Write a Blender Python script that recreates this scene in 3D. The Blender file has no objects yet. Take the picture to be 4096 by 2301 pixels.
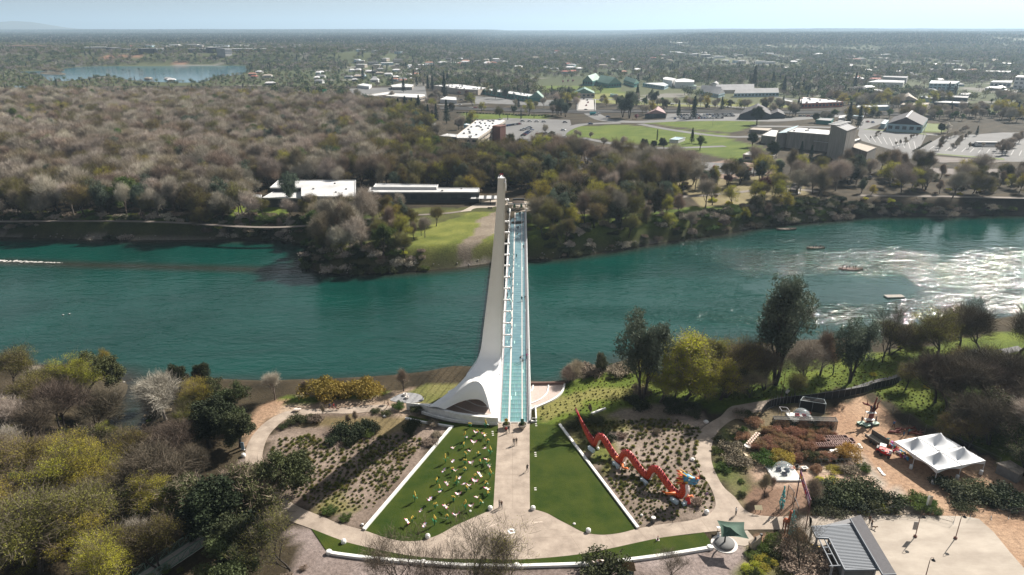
import bpy, bmesh, math, random
import numpy as np
from mathutils import Vector, Matrix, noise
from mathutils.geometry import tessellate_polygon
random.seed(7); rng=np.random.default_rng(7)
S=bpy.context.scene; COL=S.collection
F=2731.; CX=2048.; CY=1150.5; PITCH=math.atan(1032/F); H=85.0
cam=bpy.data.cameras.new('camera'); co=bpy.data.objects.new('camera',cam); COL.objects.link(co)
co.location=(0,0,H); co.rotation_euler=(math.pi/2-PITCH,0,0)
cam.sensor_width=36; cam.lens=36*F/4096; cam.clip_start=1; cam.clip_end=90000
S.camera=co
SUN_AZ=math.radians(48); SUN_EL=math.radians(38)
W=bpy.data.worlds.new('World'); S.world=W; W.use_nodes=True
nt=W.node_tree; bg=nt.nodes['Background']
sky=nt.nodes.new('ShaderNodeTexSky'); sky.sky_type='NISHITA'; sky.sun_disc=False
sky.sun_elevation=SUN_EL; sky.sun_rotation=SUN_AZ; sky.altitude=150; sky.air_density=1.0; sky.dust_density=1.5; sky.ozone_density=1.2
hsn=nt.nodes.new('ShaderNodeHueSaturation'); hsn.inputs['Saturation'].default_value=.25; hsn.inputs['Value'].default_value=.85; nt.links.new(sky.outputs[0],hsn.inputs['Color']); nt.links.new(hsn.outputs[0],bg.inputs[0]); bg.inputs[1].default_value=0.05
sl=bpy.data.lights.new('sun','SUN'); so=bpy.data.objects.new('sun',sl); COL.objects.link(so)
sd=Vector((math.sin(SUN_AZ)*math.cos(SUN_EL),math.cos(SUN_AZ)*math.cos(SUN_EL),math.sin(SUN_EL)))
so.rotation_euler=sd.to_track_quat('Z','Y').to_euler(); so.location=(0,0,200)
sl.energy=4.8; sl.angle=math.radians(0.5); sl.color=(1.0,0.935,0.84)
S.view_settings.view_transform='Standard'; S.view_settings.look='None'; S.view_settings.exposure=1.08; S.view_settings.gamma=1
S.view_settings.use_curve_mapping=False
S.render.engine='CYCLES'
S.cycles.max_bounces=6; S.cycles.diffuse_bounces=2; S.cycles.glossy_bounces=3; S.cycles.transmission_bounces=4; S.cycles.volume_bounces=0
HAZE_D=8.8e-5
S.cycles.transparent_max_bounces=8
cp_,sp_=math.cos(PITCH),math.sin(PITCH)
def gp(u,v,z=0.):
    x=(u-CX)/F; y=(CY-v)/F
    dy=cp_+y*sp_; dz=-sp_+y*cp_
    t=(z-H)/dz
    return (x*t,dy*t,z)
def py(u,v,Y):
    x=(u-CX)/F; y=(CY-v)/F
    dy=cp_+y*sp_; dz=-sp_+y*cp_
    t=Y/dy
    return (x*t,Y,H+dz*t)
def proj(x,y,z=0.):
    z=z-H; d=y*cp_-z*sp_; up=y*sp_+z*cp_
    return CX+F*x/d, CY-F*up/d
def inpoly(x,y,P):
    c=False;j=len(P)-1
    for i in range(len(P)):
        xi,yi=P[i];xj,yj=P[j]
        if (yi>y)!=(yj>y) and x<(xj-xi)*(y-yi)/(yj-yi)+xi: c=not c
        j=i
    return c
def np_inpoly(X,Y,P):
    c=np.zeros(X.shape,bool);j=len(P)-1
    for i in range(len(P)):
        xi,yi=P[i];xj,yj=P[j]
        if yi!=yj:
            m=((yi>Y)!=(yj>Y))&(X<(xj-xi)*(Y-yi)/(yj-yi)+xi); c^=m
        j=i
    return c
def np_dist(X,Y,P,closed=True):
    D=np.full(X.shape,1e9)
    n=len(P)
    for i in range(n if closed else n-1):
        ax,ay=P[i];bx,by=P[(i+1)%n]
        dx,dy=bx-ax,by-ay; L=dx*dx+dy*dy+1e-9
        t=np.clip(((X-ax)*dx+(Y-ay)*dy)/L,0,1)
        D=np.minimum(D,(X-ax-t*dx)**2+(Y-ay-t*dy)**2)
    return np.sqrt(D)
def smooth(P,n=6,closed=False):
    out=[];N=len(P)
    for i in range(N if closed else N-1):
        if closed: p0,p1,p2,p3=P[i-1],P[i],P[(i+1)%N],P[(i+2)%N]
        else: p0,p1,p2,p3=P[max(i-1,0)],P[i],P[i+1],P[min(i+2,N-1)]
        for k in range(n):
            t=k/n
            out.append(tuple(0.5*((2*b)+(-a+c)*t+(2*a-5*b+4*c-d)*t*t+(-a+3*b-3*c+d)*t**3) for a,b,c,d in zip(p0,p1,p2,p3)))
    if not closed: out.append(tuple(P[-1]))
    return out
def G(L,z=0.): return [gp(u,v,z)[:2] for u,v in L]
_mats={}
def mat(name,col,rough=.8,var=0.,scale=1.,col2=None,bump=0.,bscale=None,metal=0.,spec=None,objrand=0.,detail=4,trans=0.,alpha=None,stretch=None,contrast=(.35,.65)):
    if name in _mats: return _mats[name]
    m=bpy.data.materials.new(name); m.use_nodes=True; n=m.node_tree; b=n.nodes['Principled BSDF']
    b.inputs['Roughness'].default_value=rough; b.inputs['Metallic'].default_value=metal
    if spec is not None: b.inputs['Specular IOR Level'].default_value=spec
    c4=(*col,1)
    tc=n.nodes.new('ShaderNodeTexCoord'); out=None
    vec=tc.outputs['Object']
    if stretch:
        mp=n.nodes.new('ShaderNodeMapping'); mp.inputs['Scale'].default_value=stretch; n.links.new(vec,mp.inputs[0]); vec=mp.outputs[0]
    if col2 is not None or var>0:
        no=n.nodes.new('ShaderNodeTexNoise'); no.inputs['Scale'].default_value=scale; no.inputs['Detail'].default_value=detail; no.inputs['Roughness'].default_value=.65
        n.links.new(vec,no.inputs['Vector'])
        r=n.nodes.new('ShaderNodeValToRGB')
        if col2 is None: a=tuple(c*(1-var) for c in col); d=tuple(min(1,c*(1+var)) for c in col)
        else: a=col; d=col2
        r.color_ramp.elements[0].color=(*a,1); r.color_ramp.elements[1].color=(*d,1)
        r.color_ramp.elements[0].position=contrast[0]; r.color_ramp.elements[1].position=contrast[1]
        n.links.new(no.outputs['Fac'],r.inputs[0]); out=r.outputs[0]
    if objrand>0:
        oi=n.nodes.new('ShaderNodeObjectInfo'); hs=n.nodes.new('ShaderNodeHueSaturation')
        mr=n.nodes.new('ShaderNodeMapRange'); mr.inputs[3].default_value=1-objrand; mr.inputs[4].default_value=1+objrand
        n.links.new(oi.outputs['Random'],mr.inputs[0]); n.links.new(mr.outputs[0],hs.inputs['Value'])
        ml=n.nodes.new('ShaderNodeMath'); ml.operation='MULTIPLY_ADD'; ml.inputs[1].default_value=.05; ml.inputs[2].default_value=.475
        fr=n.nodes.new('ShaderNodeMath'); fr.operation='FRACT'; m7=n.nodes.new('ShaderNodeMath'); m7.operation='MULTIPLY'; m7.inputs[1].default_value=7.3
        n.links.new(oi.outputs['Random'],m7.inputs[0]); n.links.new(m7.outputs[0],fr.inputs[0]); n.links.new(fr.outputs[0],ml.inputs[0]); n.links.new(ml.outputs[0],hs.inputs['Hue'])
        if out: n.links.new(out,hs.inputs['Color'])
        else: hs.inputs['Color'].default_value=c4
        out=hs.outputs[0]
    if out: n.links.new(out,b.inputs['Base Color'])
    else: b.inputs['Base Color'].default_value=c4
    if bump>0:
        nb=n.nodes.new('ShaderNodeTexNoise'); nb.inputs['Scale'].default_value=bscale or scale*3; nb.inputs['Detail'].default_value=5
        n.links.new(vec,nb.inputs['Vector'])
        bp=n.nodes.new('ShaderNodeBump'); bp.inputs['Strength'].default_value=bump; bp.inputs['Distance'].default_value=.1
        n.links.new(nb.outputs['Fac'],bp.inputs['Height']); n.links.new(bp.outputs[0],b.inputs['Normal'])
    if trans>0:
        tr=n.nodes.new('ShaderNodeBsdfTranslucent'); mx=n.nodes.new('ShaderNodeMixShader'); mx.inputs[0].default_value=trans
        if out: n.links.new(out,tr.inputs[0])
        else: tr.inputs[0].default_value=c4
        n.links.new(b.outputs[0],mx.inputs[1]); n.links.new(tr.outputs[0],mx.inputs[2]); n.links.new(mx.outputs[0],n.nodes['Material Output'].inputs[0])
    if alpha is not None: b.inputs['Alpha'].default_value=alpha
    _mats[name]=m; return m
class MB:
    def __init__(s): s.v=[];s.f=[];s.m=[]
    def add(s,vs,fs,mi=0):
        o=len(s.v); s.v+= [tuple(p) for p in vs]; s.f+=[tuple(i+o for i in f) for f in fs]; s.m+=[mi]*len(fs); return s
    def box(s,x0,x1,y0,y1,z0,z1,mi=0,M=None):
        vs=[(x0,y0,z0),(x1,y0,z0),(x1,y1,z0),(x0,y1,z0),(x0,y0,z1),(x1,y0,z1),(x1,y1,z1),(x0,y1,z1)]
        if M is not None: vs=[tuple(M@Vector(p)) for p in vs]
        return s.add(vs,[(0,3,2,1),(4,5,6,7),(0,1,5,4),(1,2,6,5),(2,3,7,6),(3,0,4,7)],mi)
    def bar(s,a,b,w,h=None,mi=0,up=(0,0,1)):
        a=Vector(a);b=Vector(b);h=h or w;d=(b-a)
        if d.length<1e-6: return s
        d.normalize();u=Vector(up)
        if abs(d.dot(u))>.98:u=Vector((1,0,0))
        r=d.cross(u).normalized();u=r.cross(d).normalized();r*=w/2;u*=h/2
        vs=[a-r-u,a+r-u,a+r+u,a-r+u,b-r-u,b+r-u,b+r+u,b-r+u]
        return s.add(vs,[(0,1,2,3),(7,6,5,4),(0,4,5,1),(1,5,6,2),(2,6,7,3),(3,7,4,0)],mi)
    def tube(s,pts,rad,n=8,mi=0,cap=True):
        pts=[Vector(p) for p in pts]; N=len(pts)
        if not hasattr(rad,'__len__'): rad=[rad]*N
        o=len(s.v); ref=None
        for i,p in enumerate(pts):
            d=(pts[min(i+1,N-1)]-pts[max(i-1,0)])
            if d.length<1e-9:d=Vector((0,0,1))
            d.normalize()
            if ref is None:
                ref=Vector((0,0,1)) if abs(d.z)<.9 else Vector((1,0,0))
            r=d.cross(ref).normalized(); u=r.cross(d).normalized(); ref=u
            for k in range(n):
                a=2*math.pi*k/n; q=p+(r*math.cos(a)+u*math.sin(a))*rad[i]; s.v.append(tuple(q))
        for i in range(N-1):
            for k in range(n):
                a=o+i*n+k;b=o+i*n+(k+1)%n; s.f.append((a,b,b+n,a+n)); s.m.append(mi)
        if cap:
            s.f.append(tuple(o+k for k in range(n))[::-1]); s.m.append(mi)
            s.f.append(tuple(o+(N-1)*n+k for k in range(n))); s.m.append(mi)
        return s
    def lathe(s,prof,c=(0,0,0),n=16,mi=0):
        o=len(s.v)
        for r,z in prof:
            for k in range(n):
                a=2*math.pi*k/n; s.v.append((c[0]+r*math.cos(a),c[1]+r*math.sin(a),c[2]+z))
        for i in range(len(prof)-1):
            for k in range(n):
                a=o+i*n+k;b=o+i*n+(k+1)%n; s.f.append((a,b,b+n,a+n)); s.m.append(mi)
        s.f.append(tuple(o+k for k in range(n))[::-1]); s.m.append(mi)
        s.f.append(tuple(o+(len(prof)-1)*n+k for k in range(n))); s.m.append(mi)
        return s
    def poly(s,P,z,mi=0,zb=None):
        P=[tuple(p) for p in P]
        tris=tessellate_polygon([[Vector((p[0],p[1],0)) for p in P]])
        o=len(s.v)
        for p in P: s.v.append((p[0],p[1],z))
        for t in tris:
            a,b,c=[P[i] for i in t]
            if (b[0]-a[0])*(c[1]-a[1])-(b[1]-a[1])*(c[0]-a[0])<0: t=(t[0],t[2],t[1])
            s.f.append(tuple(o+i for i in t)); s.m.append(mi)
        if zb is not None:
            area=sum(P[i][0]*P[(i+1)%len(P)][1]-P[(i+1)%len(P)][0]*P[i][1] for i in range(len(P)))
            q=len(s.v)
            for p in P: s.v.append((p[0],p[1],zb))
            n=len(P)
            for i in range(n):
                j=(i+1)%n
                f=(o+i,q+i,q+j,o+j) if area>0 else (o+i,o+j,q+j,q+i)
                s.f.append(f); s.m.append(mi)
        return s
    def grid(s,rows,mi=0,flip=False):
        o=len(s.v); n=len(rows[0])
        for r in rows: s.v+= [tuple(p) for p in r]
        for i in range(len(rows)-1):
            for j in range(n-1):
                a=o+i*n+j; f=(a,a+1,a+n+1,a+n)
                s.f.append(f[::-1] if flip else f); s.m.append(mi)
        return s
    def mesh(s,name,mats,smooth_=False):
        me=bpy.data.meshes.new(name); me.from_pydata(s.v,[],s.f)
        if not isinstance(mats,(list,tuple)): mats=[mats]
        for m in mats: me.materials.append(m)
        me.polygons.foreach_set('material_index',s.m)
        if smooth_: me.polygons.foreach_set('use_smooth',[True]*len(s.f))
        me.update(); return me
    def build(s,name,mats,parent=None,smooth_=False,loc=None):
        me=s.mesh(name,mats,smooth_)
        o=bpy.data.objects.new(name,me); COL.objects.link(o)
        if parent: o.parent=parent
        if loc: o.location=loc
        return o
def tag(o,label=None,cat=None,group=None,kind=None):
    if label:o['label']=label
    if cat:o['category']=cat
    if group:o['group']=group
    if kind:o['kind']=kind
    return o
def thing(name,label,cat,loc=(0,0,0),rz=0.,group=None,scale=1.):
    o=bpy.data.objects.new(name,None); COL.objects.link(o); o.location=loc; o.rotation_euler=(0,0,rz); o.empty_display_size=.5
    if scale!=1.: o.scale=(scale,)*3
    return tag(o,label,cat,group)
_kids={}
def dup(root,loc,rz=0.,scale=1.,label=None,group=None):
    ks=_kids.get(root.name)
    if ks is None:
        ks=[(c,list(c.children)) for c in COL.objects if c.parent==root]; ks=[(c,list(c.children)) for c in root.children]; _kids[root.name]=ks
    r=root.copy(); COL.objects.link(r); r.location=loc; r.rotation_euler=(0,0,rz)
    r.scale=scale if hasattr(scale,'__len__') else (scale,)*3
    if label:r['label']=label
    if group:r['group']=group
    for c,gs in ks:
        d=c.copy(); COL.objects.link(d); d.parent=r
        for g in gs:
            e=g.copy(); COL.objects.link(e); e.parent=d
    return r
def sheet(name,P,z,m,zb=None,label=None):
    b=MB(); b.poly(P,z,0,zb); o=b.build(name,m); o['kind']='structure'
    if label:o['label']=label
    return o
def strip(line,w):
    L=[];R=[]
    n=len(line)
    for i,p in enumerate(line):
        a=line[max(i-1,0)];b=line[min(i+1,n-1)]
        dx,dy=b[0]-a[0],b[1]-a[1];l=math.hypot(dx,dy) or 1
        ww=w[i] if hasattr(w,'__len__') else w
        L.append((p[0]-dy/l*ww/2,p[1]+dx/l*ww/2));R.append((p[0]+dy/l*ww/2,p[1]-dx/l*ww/2))
    return L+R[::-1]
WZ=-8.0
river_near=[(-900,1500),(-300,1490),(200,1500),(420,1500),(500,1515),(520,1560),(470,1640),(440,1740),(455,1800),(500,1800),(560,1720),(590,1640),(600,1590),(660,1545),(900,1550),(1100,1560),(1300,1553),(1500,1545),(1680,1528),(1800,1505),(1950,1510),(2060,1540),(2120,1560),(2200,1562),(2280,1545),(2330,1520),(2420,1488),(2600,1440),(2900,1420),(3200,1400),(3500,1380),(3800,1330),(4096,1290),(4700,1240)]
river_far=[(4900,866),(4096,862),(3800,866),(3500,868),(3330,884),(3200,894),(3090,905),(3000,916),(2900,938),(2740,958),(2500,995),(2400,1010),(2250,1030),(2110,1040),(1960,1055),(1800,1075),(1600,1090),(1400,1098),(1270,1090),(1215,1060),(1235,1010),(1250,985),(1100,963),(900,960),(600,962),(300,958),(0,950),(-700,945)]
RN=smooth(G(river_near,WZ),4); RF=smooth(G(river_far,WZ),4)
RIV=[(x,y) for x,y in RN]+[(x,y) for x,y in RF]
def river_sd(X,Y):
    d=np_dist(X,Y,RIV); i=np_inpoly(X,Y,RIV); return np.where(i,-d,d)
def nz(X,Y,s,seed=0,oct=3):
    out=np.zeros(X.shape);amp=1;tot=0
    for o in range(oct):
        xs=X/s+seed*17.3+o*31.7; ys=Y/s+seed*7.1+o*11.3
        xi=np.floor(xs).astype(np.int64);yi=np.floor(ys).astype(np.int64);fx=xs-xi;fy=ys-yi
        fx=fx*fx*(3-2*fx);fy=fy*fy*(3-2*fy)
        def h(a,b):
            n=(a*374761393+b*668265263)&0xffffffff; n=((n^(n>>13))*1274126177)&0xffffffff; return ((n^(n>>16))&0xffff)/65535.
        v=h(xi,yi)*(1-fx)*(1-fy)+h(xi+1,yi)*fx*(1-fy)+h(xi,yi+1)*(1-fx)*fy+h(xi+1,yi+1)*fx*fy
        out+=v*amp;tot+=amp;amp*=.5;s=s/2
    return out/tot
GRASS=((.05,.08,.01),(.115,.145,.02)); DARKG=((.035,.055,.012),(.08,.10,.02)); LITTER=((.025,.02,.012),(.065,.05,.03)); MULCH=((.14,.105,.085),(.24,.195,.165))
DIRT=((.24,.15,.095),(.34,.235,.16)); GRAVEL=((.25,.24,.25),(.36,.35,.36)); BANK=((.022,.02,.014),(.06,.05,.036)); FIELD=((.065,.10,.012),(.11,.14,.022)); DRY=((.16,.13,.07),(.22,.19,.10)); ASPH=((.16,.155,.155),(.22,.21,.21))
zones=[
 ([(-900,940),(-900,150),(5000,150),(5000,866)],LITTER),
 ([(1180,1060),(1300,960),(1500,850),(1700,830),(1990,830),(1985,1060),(1700,1090)],((.05,.055,.018),(.11,.11,.03))),
 ([(1560,960),(1680,915),(1880,850),(1985,850),(1980,1035),(1850,1040),(1650,1010)],((.08,.10,.018),(.17,.18,.04))),
 ([(1830,985),(1890,940),(1925,870),(1990,845),(1985,930),(1930,960),(1860,1000)],((.15,.12,.09),(.24,.20,.155))),
 ([(2110,850),(2250,860),(2600,850),(3100,780),(3350,800),(3350,880),(3000,900),(2700,960),(2400,1010),(2110,1035)],GRASS),
 ([(0,880),(600,850),(1100,870),(1500,850),(1500,910),(1100,920),(500,900),(0,915)],DARKG),
 ([(900,830),(1150,800),(1150,880),(900,880)],GRASS),
 ([(3350,770),(5000,740),(5000,866),(3350,880)],LITTER),
 ([(2700,720),(3150,700),(3250,790),(2800,830)],DRY),
 ([(2780,660),(2960,630),(3100,690),(2900,720)],((.20,.14,.11),(.28,.21,.17))),
 ([(2250,540),(2290,505),(2500,500),(2900,535),(2930,560),(3050,590),(3100,640),(2960,650),(2700,590),(2540,575),(2330,550)],FIELD),
 ([(2560,490),(2700,482),(3050,483),(3010,505),(2930,530),(2820,520)],FIELD),
 ([(2140,325),(2300,318),(2500,330),(2720,345),(2720,380),(2350,375),(2150,370)],FIELD),
 ([(2350,375),(2700,370),(2800,400),(3100,395),(3220,430),(2700,425),(2350,410)],((.15,.16,.045),(.20,.20,.07))),
 ([(1840,452),(2230,462),(2180,475),(1850,478)],FIELD),
 ([(2100,300),(2520,302),(2560,325),(2250,325)],((.16,.16,.05),(.2,.2,.08))),
 ([(1840,345),(2010,295),(2080,280),(1990,345)],DRY),
 ([(3960,430),(4096,425),(4400,430),(4400,470),(3980,450)],GRASS),
 ([(3700,495),(3790,500),(3770,530),(3690,528)],GRASS),
 ([(-1500,3200),(-1500,1490),(5000,1240),(5400,3200)],LITTER),
 ([(1040,1640),(1200,1575),(1560,1560),(1750,1560),(1700,1640),(1640,1680),(1400,1650),(1100,1680)],((.26,.19,.14),(.36,.28,.21))),
 ([(1070,1600),(1200,1585),(1530,1555),(1560,1570),(1250,1620),(1090,1625)],GRASS),
 ([(1560,1590),(1700,1555),(1830,1540),(1830,1660),(1700,1640),(1620,1600)],((.10,.11,.03),(.2,.18,.07))),
 ([(970,1700),(1050,1620),(1120,1600),(1150,1625),(1050,1700),(1000,1790),(970,1780)],DIRT),
 ([(970,1790),(985,1790),(1000,1920),(1060,2020),(1230,2120),(1400,2190),(1650,2240),(2050,2262),(2450,2240),(2700,2190),(2900,2160),(3000,2200),(3000,2600),(1150,2600),(1200,2200),(1000,1960)],((.15,.115,.10),(.30,.25,.235))),
 ([(1052,1830),(1071,1749),(1150,1675),(1300,1655),(1520,1640),(1640,1680),(1800,1712),(1456,2124),(1301,2076),(1100,1960)],((.12,.09,.07),(.25,.195,.16))),
 ([(1120,1700),(1400,1660),(1600,1665),(1700,1700),(1500,1740),(1300,1720)],((.13,.10,.05),(.22,.17,.09))),
 ([(1230,2030),(1350,1990),(1420,2060),(1400,2090),(1300,2070)],((.08,.10,.02),(.2,.17,.08))),
 ([(2240,1700),(2380,1640),(2600,1600),(2850,1660),(2790,1780),(2800,1900),(2862,1990),(2850,2056),(2549,2118)],((.16,.125,.10),(.32,.26,.22))),
 ([(2240,1700),(2400,1640),(2560,1680),(2380,1750),(2500,1800),(2420,1900)],((.09,.11,.02),(.2,.17,.08))),
 ([(2380,1620),(2600,1590),(2700,1640),(2660,1700),(2500,1710)],((.13,.11,.08),(.25,.2,.16))),
 ([(2125,1680),(2125,1640),(2230,1600),(2260,1530),(2400,1500),(2900,1450),(3570,1400),(4300,1290),(4700,1400),(3600,1520),(3100,1620),(2900,1640),(2700,1600),(2400,1640),(2250,1710),(2125,1700)],((.05,.08,.01),(.12,.15,.02))),
 ([(2130,1680),(2160,1590),(2330,1560),(2620,1540),(2500,1600),(2350,1600),(2200,1690)],((.14,.13,.04),(.2,.19,.06))),
 ([(3480,1560),(3650,1500),(4096,1430),(5000,1400),(5000,2000),(4096,1960),(3900,1790),(3700,1700)],GRASS),
 ([(2860,1900),(2830,1790),(2900,1690),(3060,1640),(3300,1600),(3330,1750),(3560,1970),(3640,2066),(3236,2068),(3112,2070),(2974,2036)],((.10,.08,.045),(.2,.16,.10))),
 ([(2860,1900),(2850,1790),(2900,1720),(2950,1700),(2950,1850),(3000,1980),(2960,2000)],((.07,.09,.02),(.17,.14,.08))),
 ([(2980,1870),(3180,1830),(3260,1830),(3540,1890),(3560,1960),(3200,1990),(3060,1960)],((.33,.23,.17),(.42,.31,.24))),
 ([(2985,1950),(3260,1950),(3250,2060),(3000,2060)],((.16,.10,.07),(.26,.17,.12))),
 ([(2990,2122),(3168,2120),(3236,2150),(3240,2200),(3100,2175),(3000,2140)],((.20,.11,.07),(.28,.17,.11))),
 ([(3000,2190),(3240,2160),(3380,2300),(3400,2600),(2900,2600)],((.06,.08,.02),(.15,.13,.06))),
 ([(3300,1640),(3440,1590),(3560,1660),(3760,1790),(4100,1900),(4600,2000),(4700,2400),(4096,2301),(3960,2170),(3860,2066),(3640,2066),(3560,1970),(3330,1760)],((.29,.18,.115),(.38,.26,.175))),
 ([(3310,1700),(3370,1730),(3480,1860),(3590,1960),(3660,2066),(3590,2066),(3540,1960),(3400,1830),(3320,1780)],((.27,.22,.175),(.35,.30,.25))),
]
def zone_color(X,Y,Z):
    n=X.shape; C=np.zeros(n+(3,)); A=np.zeros(n+(3,)); B=np.zeros(n+(3,))
    A[...]=LITTER[0];B[...]=LITTER[1]
    jx=(nz(X,Y,9,1)-.5)*5; jy=(nz(X,Y,9,2)-.5)*5
    for P,(a,b) in zones:
        Q=G(P); xs=[p[0] for p in Q]; ys=[p[1] for p in Q]
        m=np_inpoly(X+jx,Y+jy,Q)
        A[m]=a;B[m]=b
    t=np.clip(nz(X,Y,6,3,4)*1.9-.45,0,1)[...,None]
    t=np.clip(t+.35*(nz(X,Y,45,5,2)[...,None]-.5),0,1)
    return A*(1-t)+B*t
def far_h(X,Y):
    def ss(a,b,x):
        t=np.clip((x-a)/(b-a),0,1);return t*t*(3-2*t)
    w=nz(X,Y,500,9)*120
    left=ss(-100,-450,X)
    hh=26*left*ss(1830,1960,Y+w*.6+ (X+700)*-.10)
    hh=hh+8*(1-left)*ss(1500,2600,Y)
    u=X/np.maximum(Y,1)
    rid=ss(.10,.30,u)*ss(2600,4300,Y+w*4)*(30+14*nz(X,Y,900,4))*(1-.25*ss(5000,9000,Y))
    hh=hh+rid
    hh=hh+ss(7500,13000,Y+w*6)*(22+22*nz(X,Y,3500,6))
    hh=hh+ss(3000,7000,Y)*18*nz(X,Y,1200,11)
    return hh
def grid_mesh(name,xs2,ys2,zf,mtl,colors=True):
    X,Y=xs2,ys2; n0,n1=X.shape; Z=zf
    v=np.stack([X,Y,Z],-1).reshape(-1,3).astype(np.float32)
    i=np.arange(n0-1)[:,None]*n1+np.arange(n1-1)[None,:]
    f=np.stack([i,i+1,i+n1+1,i+n1],-1).reshape(-1,4)
    me=bpy.data.meshes.new(name); me.vertices.add(len(v)); me.vertices.foreach_set('co',v.ravel())
    me.loops.add(f.size); me.polygons.add(len(f)); me.loops.foreach_set('vertex_index',f.ravel().astype(np.int32))
    me.polygons.foreach_set('loop_start',np.arange(0,f.size,4,dtype=np.int32)); me.polygons.foreach_set('loop_total',np.full(len(f),4,np.int32))
    me.polygons.foreach_set('use_smooth',np.ones(len(f),bool)); me.update(calc_edges=True)
    me.materials.append(mtl); o=bpy.data.objects.new(name,me); COL.objects.link(o); return o,me
def ground_mat():
    m=bpy.data.materials.new('ground'); m.use_nodes=True; n=m.node_tree; b=n.nodes['Principled BSDF']
    at=n.nodes.new('ShaderNodeAttribute'); at.attribute_name='zone'
    tc=n.nodes.new('ShaderNodeTexCoord')
    a=n.nodes.new('ShaderNodeTexNoise'); a.inputs['Scale'].default_value=1.3; a.inputs['Detail'].default_value=7; a.inputs['Roughness'].default_value=.75
    n.links.new(tc.outputs['Object'],a.inputs['Vector'])
    mr=n.nodes.new('ShaderNodeMapRange'); mr.inputs[1].default_value=.3; mr.inputs[2].default_value=.7; mr.inputs[3].default_value=.55; mr.inputs[4].default_value=1.45
    n.links.new(a.outputs['Fac'],mr.inputs[0])
    hs=n.nodes.new('ShaderNodeHueSaturation'); n.links.new(at.outputs['Color'],hs.inputs['Color']); n.links.new(mr.outputs[0],hs.inputs['Value'])
    n.links.new(hs.outputs[0],b.inputs['Base Color']); b.inputs['Roughness'].default_value=.95; b.inputs['Specular IOR Level'].default_value=.15
    bp=n.nodes.new('ShaderNodeBump'); bp.inputs['Strength'].default_value=.7; bp.inputs['Distance'].default_value=.25
    n.links.new(a.outputs['Fac'],bp.inputs['Height']); n.links.new(bp.outputs[0],b.inputs['Normal'])
    return m
GM=ground_mat()
def setcol(me,C):
    at=me.color_attributes.new('zone','FLOAT_COLOR','POINT'); c=np.ones((C.shape[0]*C.shape[1],4),np.float32); c[:,:3]=C.reshape(-1,3); at.data.foreach_set('color',c.ravel())
GX0,GX1,GY0,GY1,GS=-460,460,30,470,2.0
xs=np.arange(GX0,GX1+.1,GS); ys=np.arange(GY0,GY1+.1,GS); X,Y=np.meshgrid(xs,ys)
SD=river_sd(X,Y)
def bank_profile(sd):
    t=np.clip((sd+2)/12.,0,1); t=t*t*(3-2*t); return WZ-1.2+(0-(WZ-1.2))*t - np.clip(-sd-2,0,8)*.25
def near_h(X,Y,sd):
    z=bank_profile(sd); z=np.where(sd>10,0.,z)
    amp=np.clip((sd-10)/15,0,1)*((Y>240)|(X<-62)|((X>60)&(Y>150)))
    return z+amp*(nz(X,Y,25,8)-.5)*1.2*0.6-.02
ZN=near_h(X,Y,SD); ZN[-1,:]=-.02
C=zone_color(X,Y,ZN)
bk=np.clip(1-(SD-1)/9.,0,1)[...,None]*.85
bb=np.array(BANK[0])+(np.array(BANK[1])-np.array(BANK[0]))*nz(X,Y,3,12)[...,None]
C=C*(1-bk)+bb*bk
st=((SD<2.2)&(SD>-.5)&(Y>230)&(nz(X,Y,22,14)>.5)); C[st]=C[st]*.5+np.array([.24,.21,.19])*.5
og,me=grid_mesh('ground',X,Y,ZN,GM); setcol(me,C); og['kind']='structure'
def ground_z(x,y):
    if y<GY1 and GX0<x<GX1:
        i=(x-GX0)/GS;j=(y-GY0)/GS; i0=int(i);j0=int(j)
        if 0<=j0<ZN.shape[0]-1 and 0<=i0<ZN.shape[1]-1:
            fx=i-i0;fy=j-j0
            return ZN[j0,i0]*(1-fx)*(1-fy)+ZN[j0,i0+1]*fx*(1-fy)+ZN[j0+1,i0]*(1-fx)*fy+ZN[j0+1,i0+1]*fx*fy
        return 0
    return float(far_h(np.array([x*1.]),np.array([y*1.]))[0])-.02
yy=470*np.exp(np.linspace(0,math.log(34000/470),330)); tt=np.concatenate([np.linspace(-2.4,-1.0,16)[:-1],np.linspace(-1.0,1.0,200),np.linspace(1.0,2.4,16)[1:]])
T,YY=np.meshgrid(tt,yy); XX=T*np.maximum(YY,470)
ZF=far_h(XX,YY)-.02; ZF[0,:]=-.02
CF=zone_color(XX,YY,ZF)
town=(YY>900)
f1=nz(XX,YY,260,21,4)[...,None]; f2=nz(XX,YY,90,22,3)[...,None]
base=np.array([.04,.055,.02])*(1-f1)+np.array([.10,.105,.05])*f1
base=np.where(f2>.68,np.array([.17,.16,.14]),base)
CF=np.where(((YY>1150)|((XX>160)&(YY>860)))[...,None],base,CF)
oclay=((XX<-820)&(YY>1500)&(YY<2100)&(nz(XX,YY,90,31)>.60)&(ZF>4)&(ZF<24)); CF[oclay]=(.26,.15,.10)
of,me=grid_mesh('ground',XX,YY,ZF,GM); setcol(me,CF); of['kind']='structure'
sheet('ground',[(-60000,-3000),(60000,-3000),(60000,60000),(-60000,60000)],-9.5,mat('ground_deep',(.08,.07,.05),.95,var=.3,scale=.02))
for s in (-1,1):
    P=[(s*459,-60),(s*459,471),(s*1120,471),(s*1120,-60)]
    sheet('ground',P,-.03,mat('ground_side',(.08,.065,.045),.95,var=.4,scale=.05))
sheet('ground',[(-459,-60),(459,-60),(459,31),(-459,31)],-.03,_mats['ground_side'])
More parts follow.
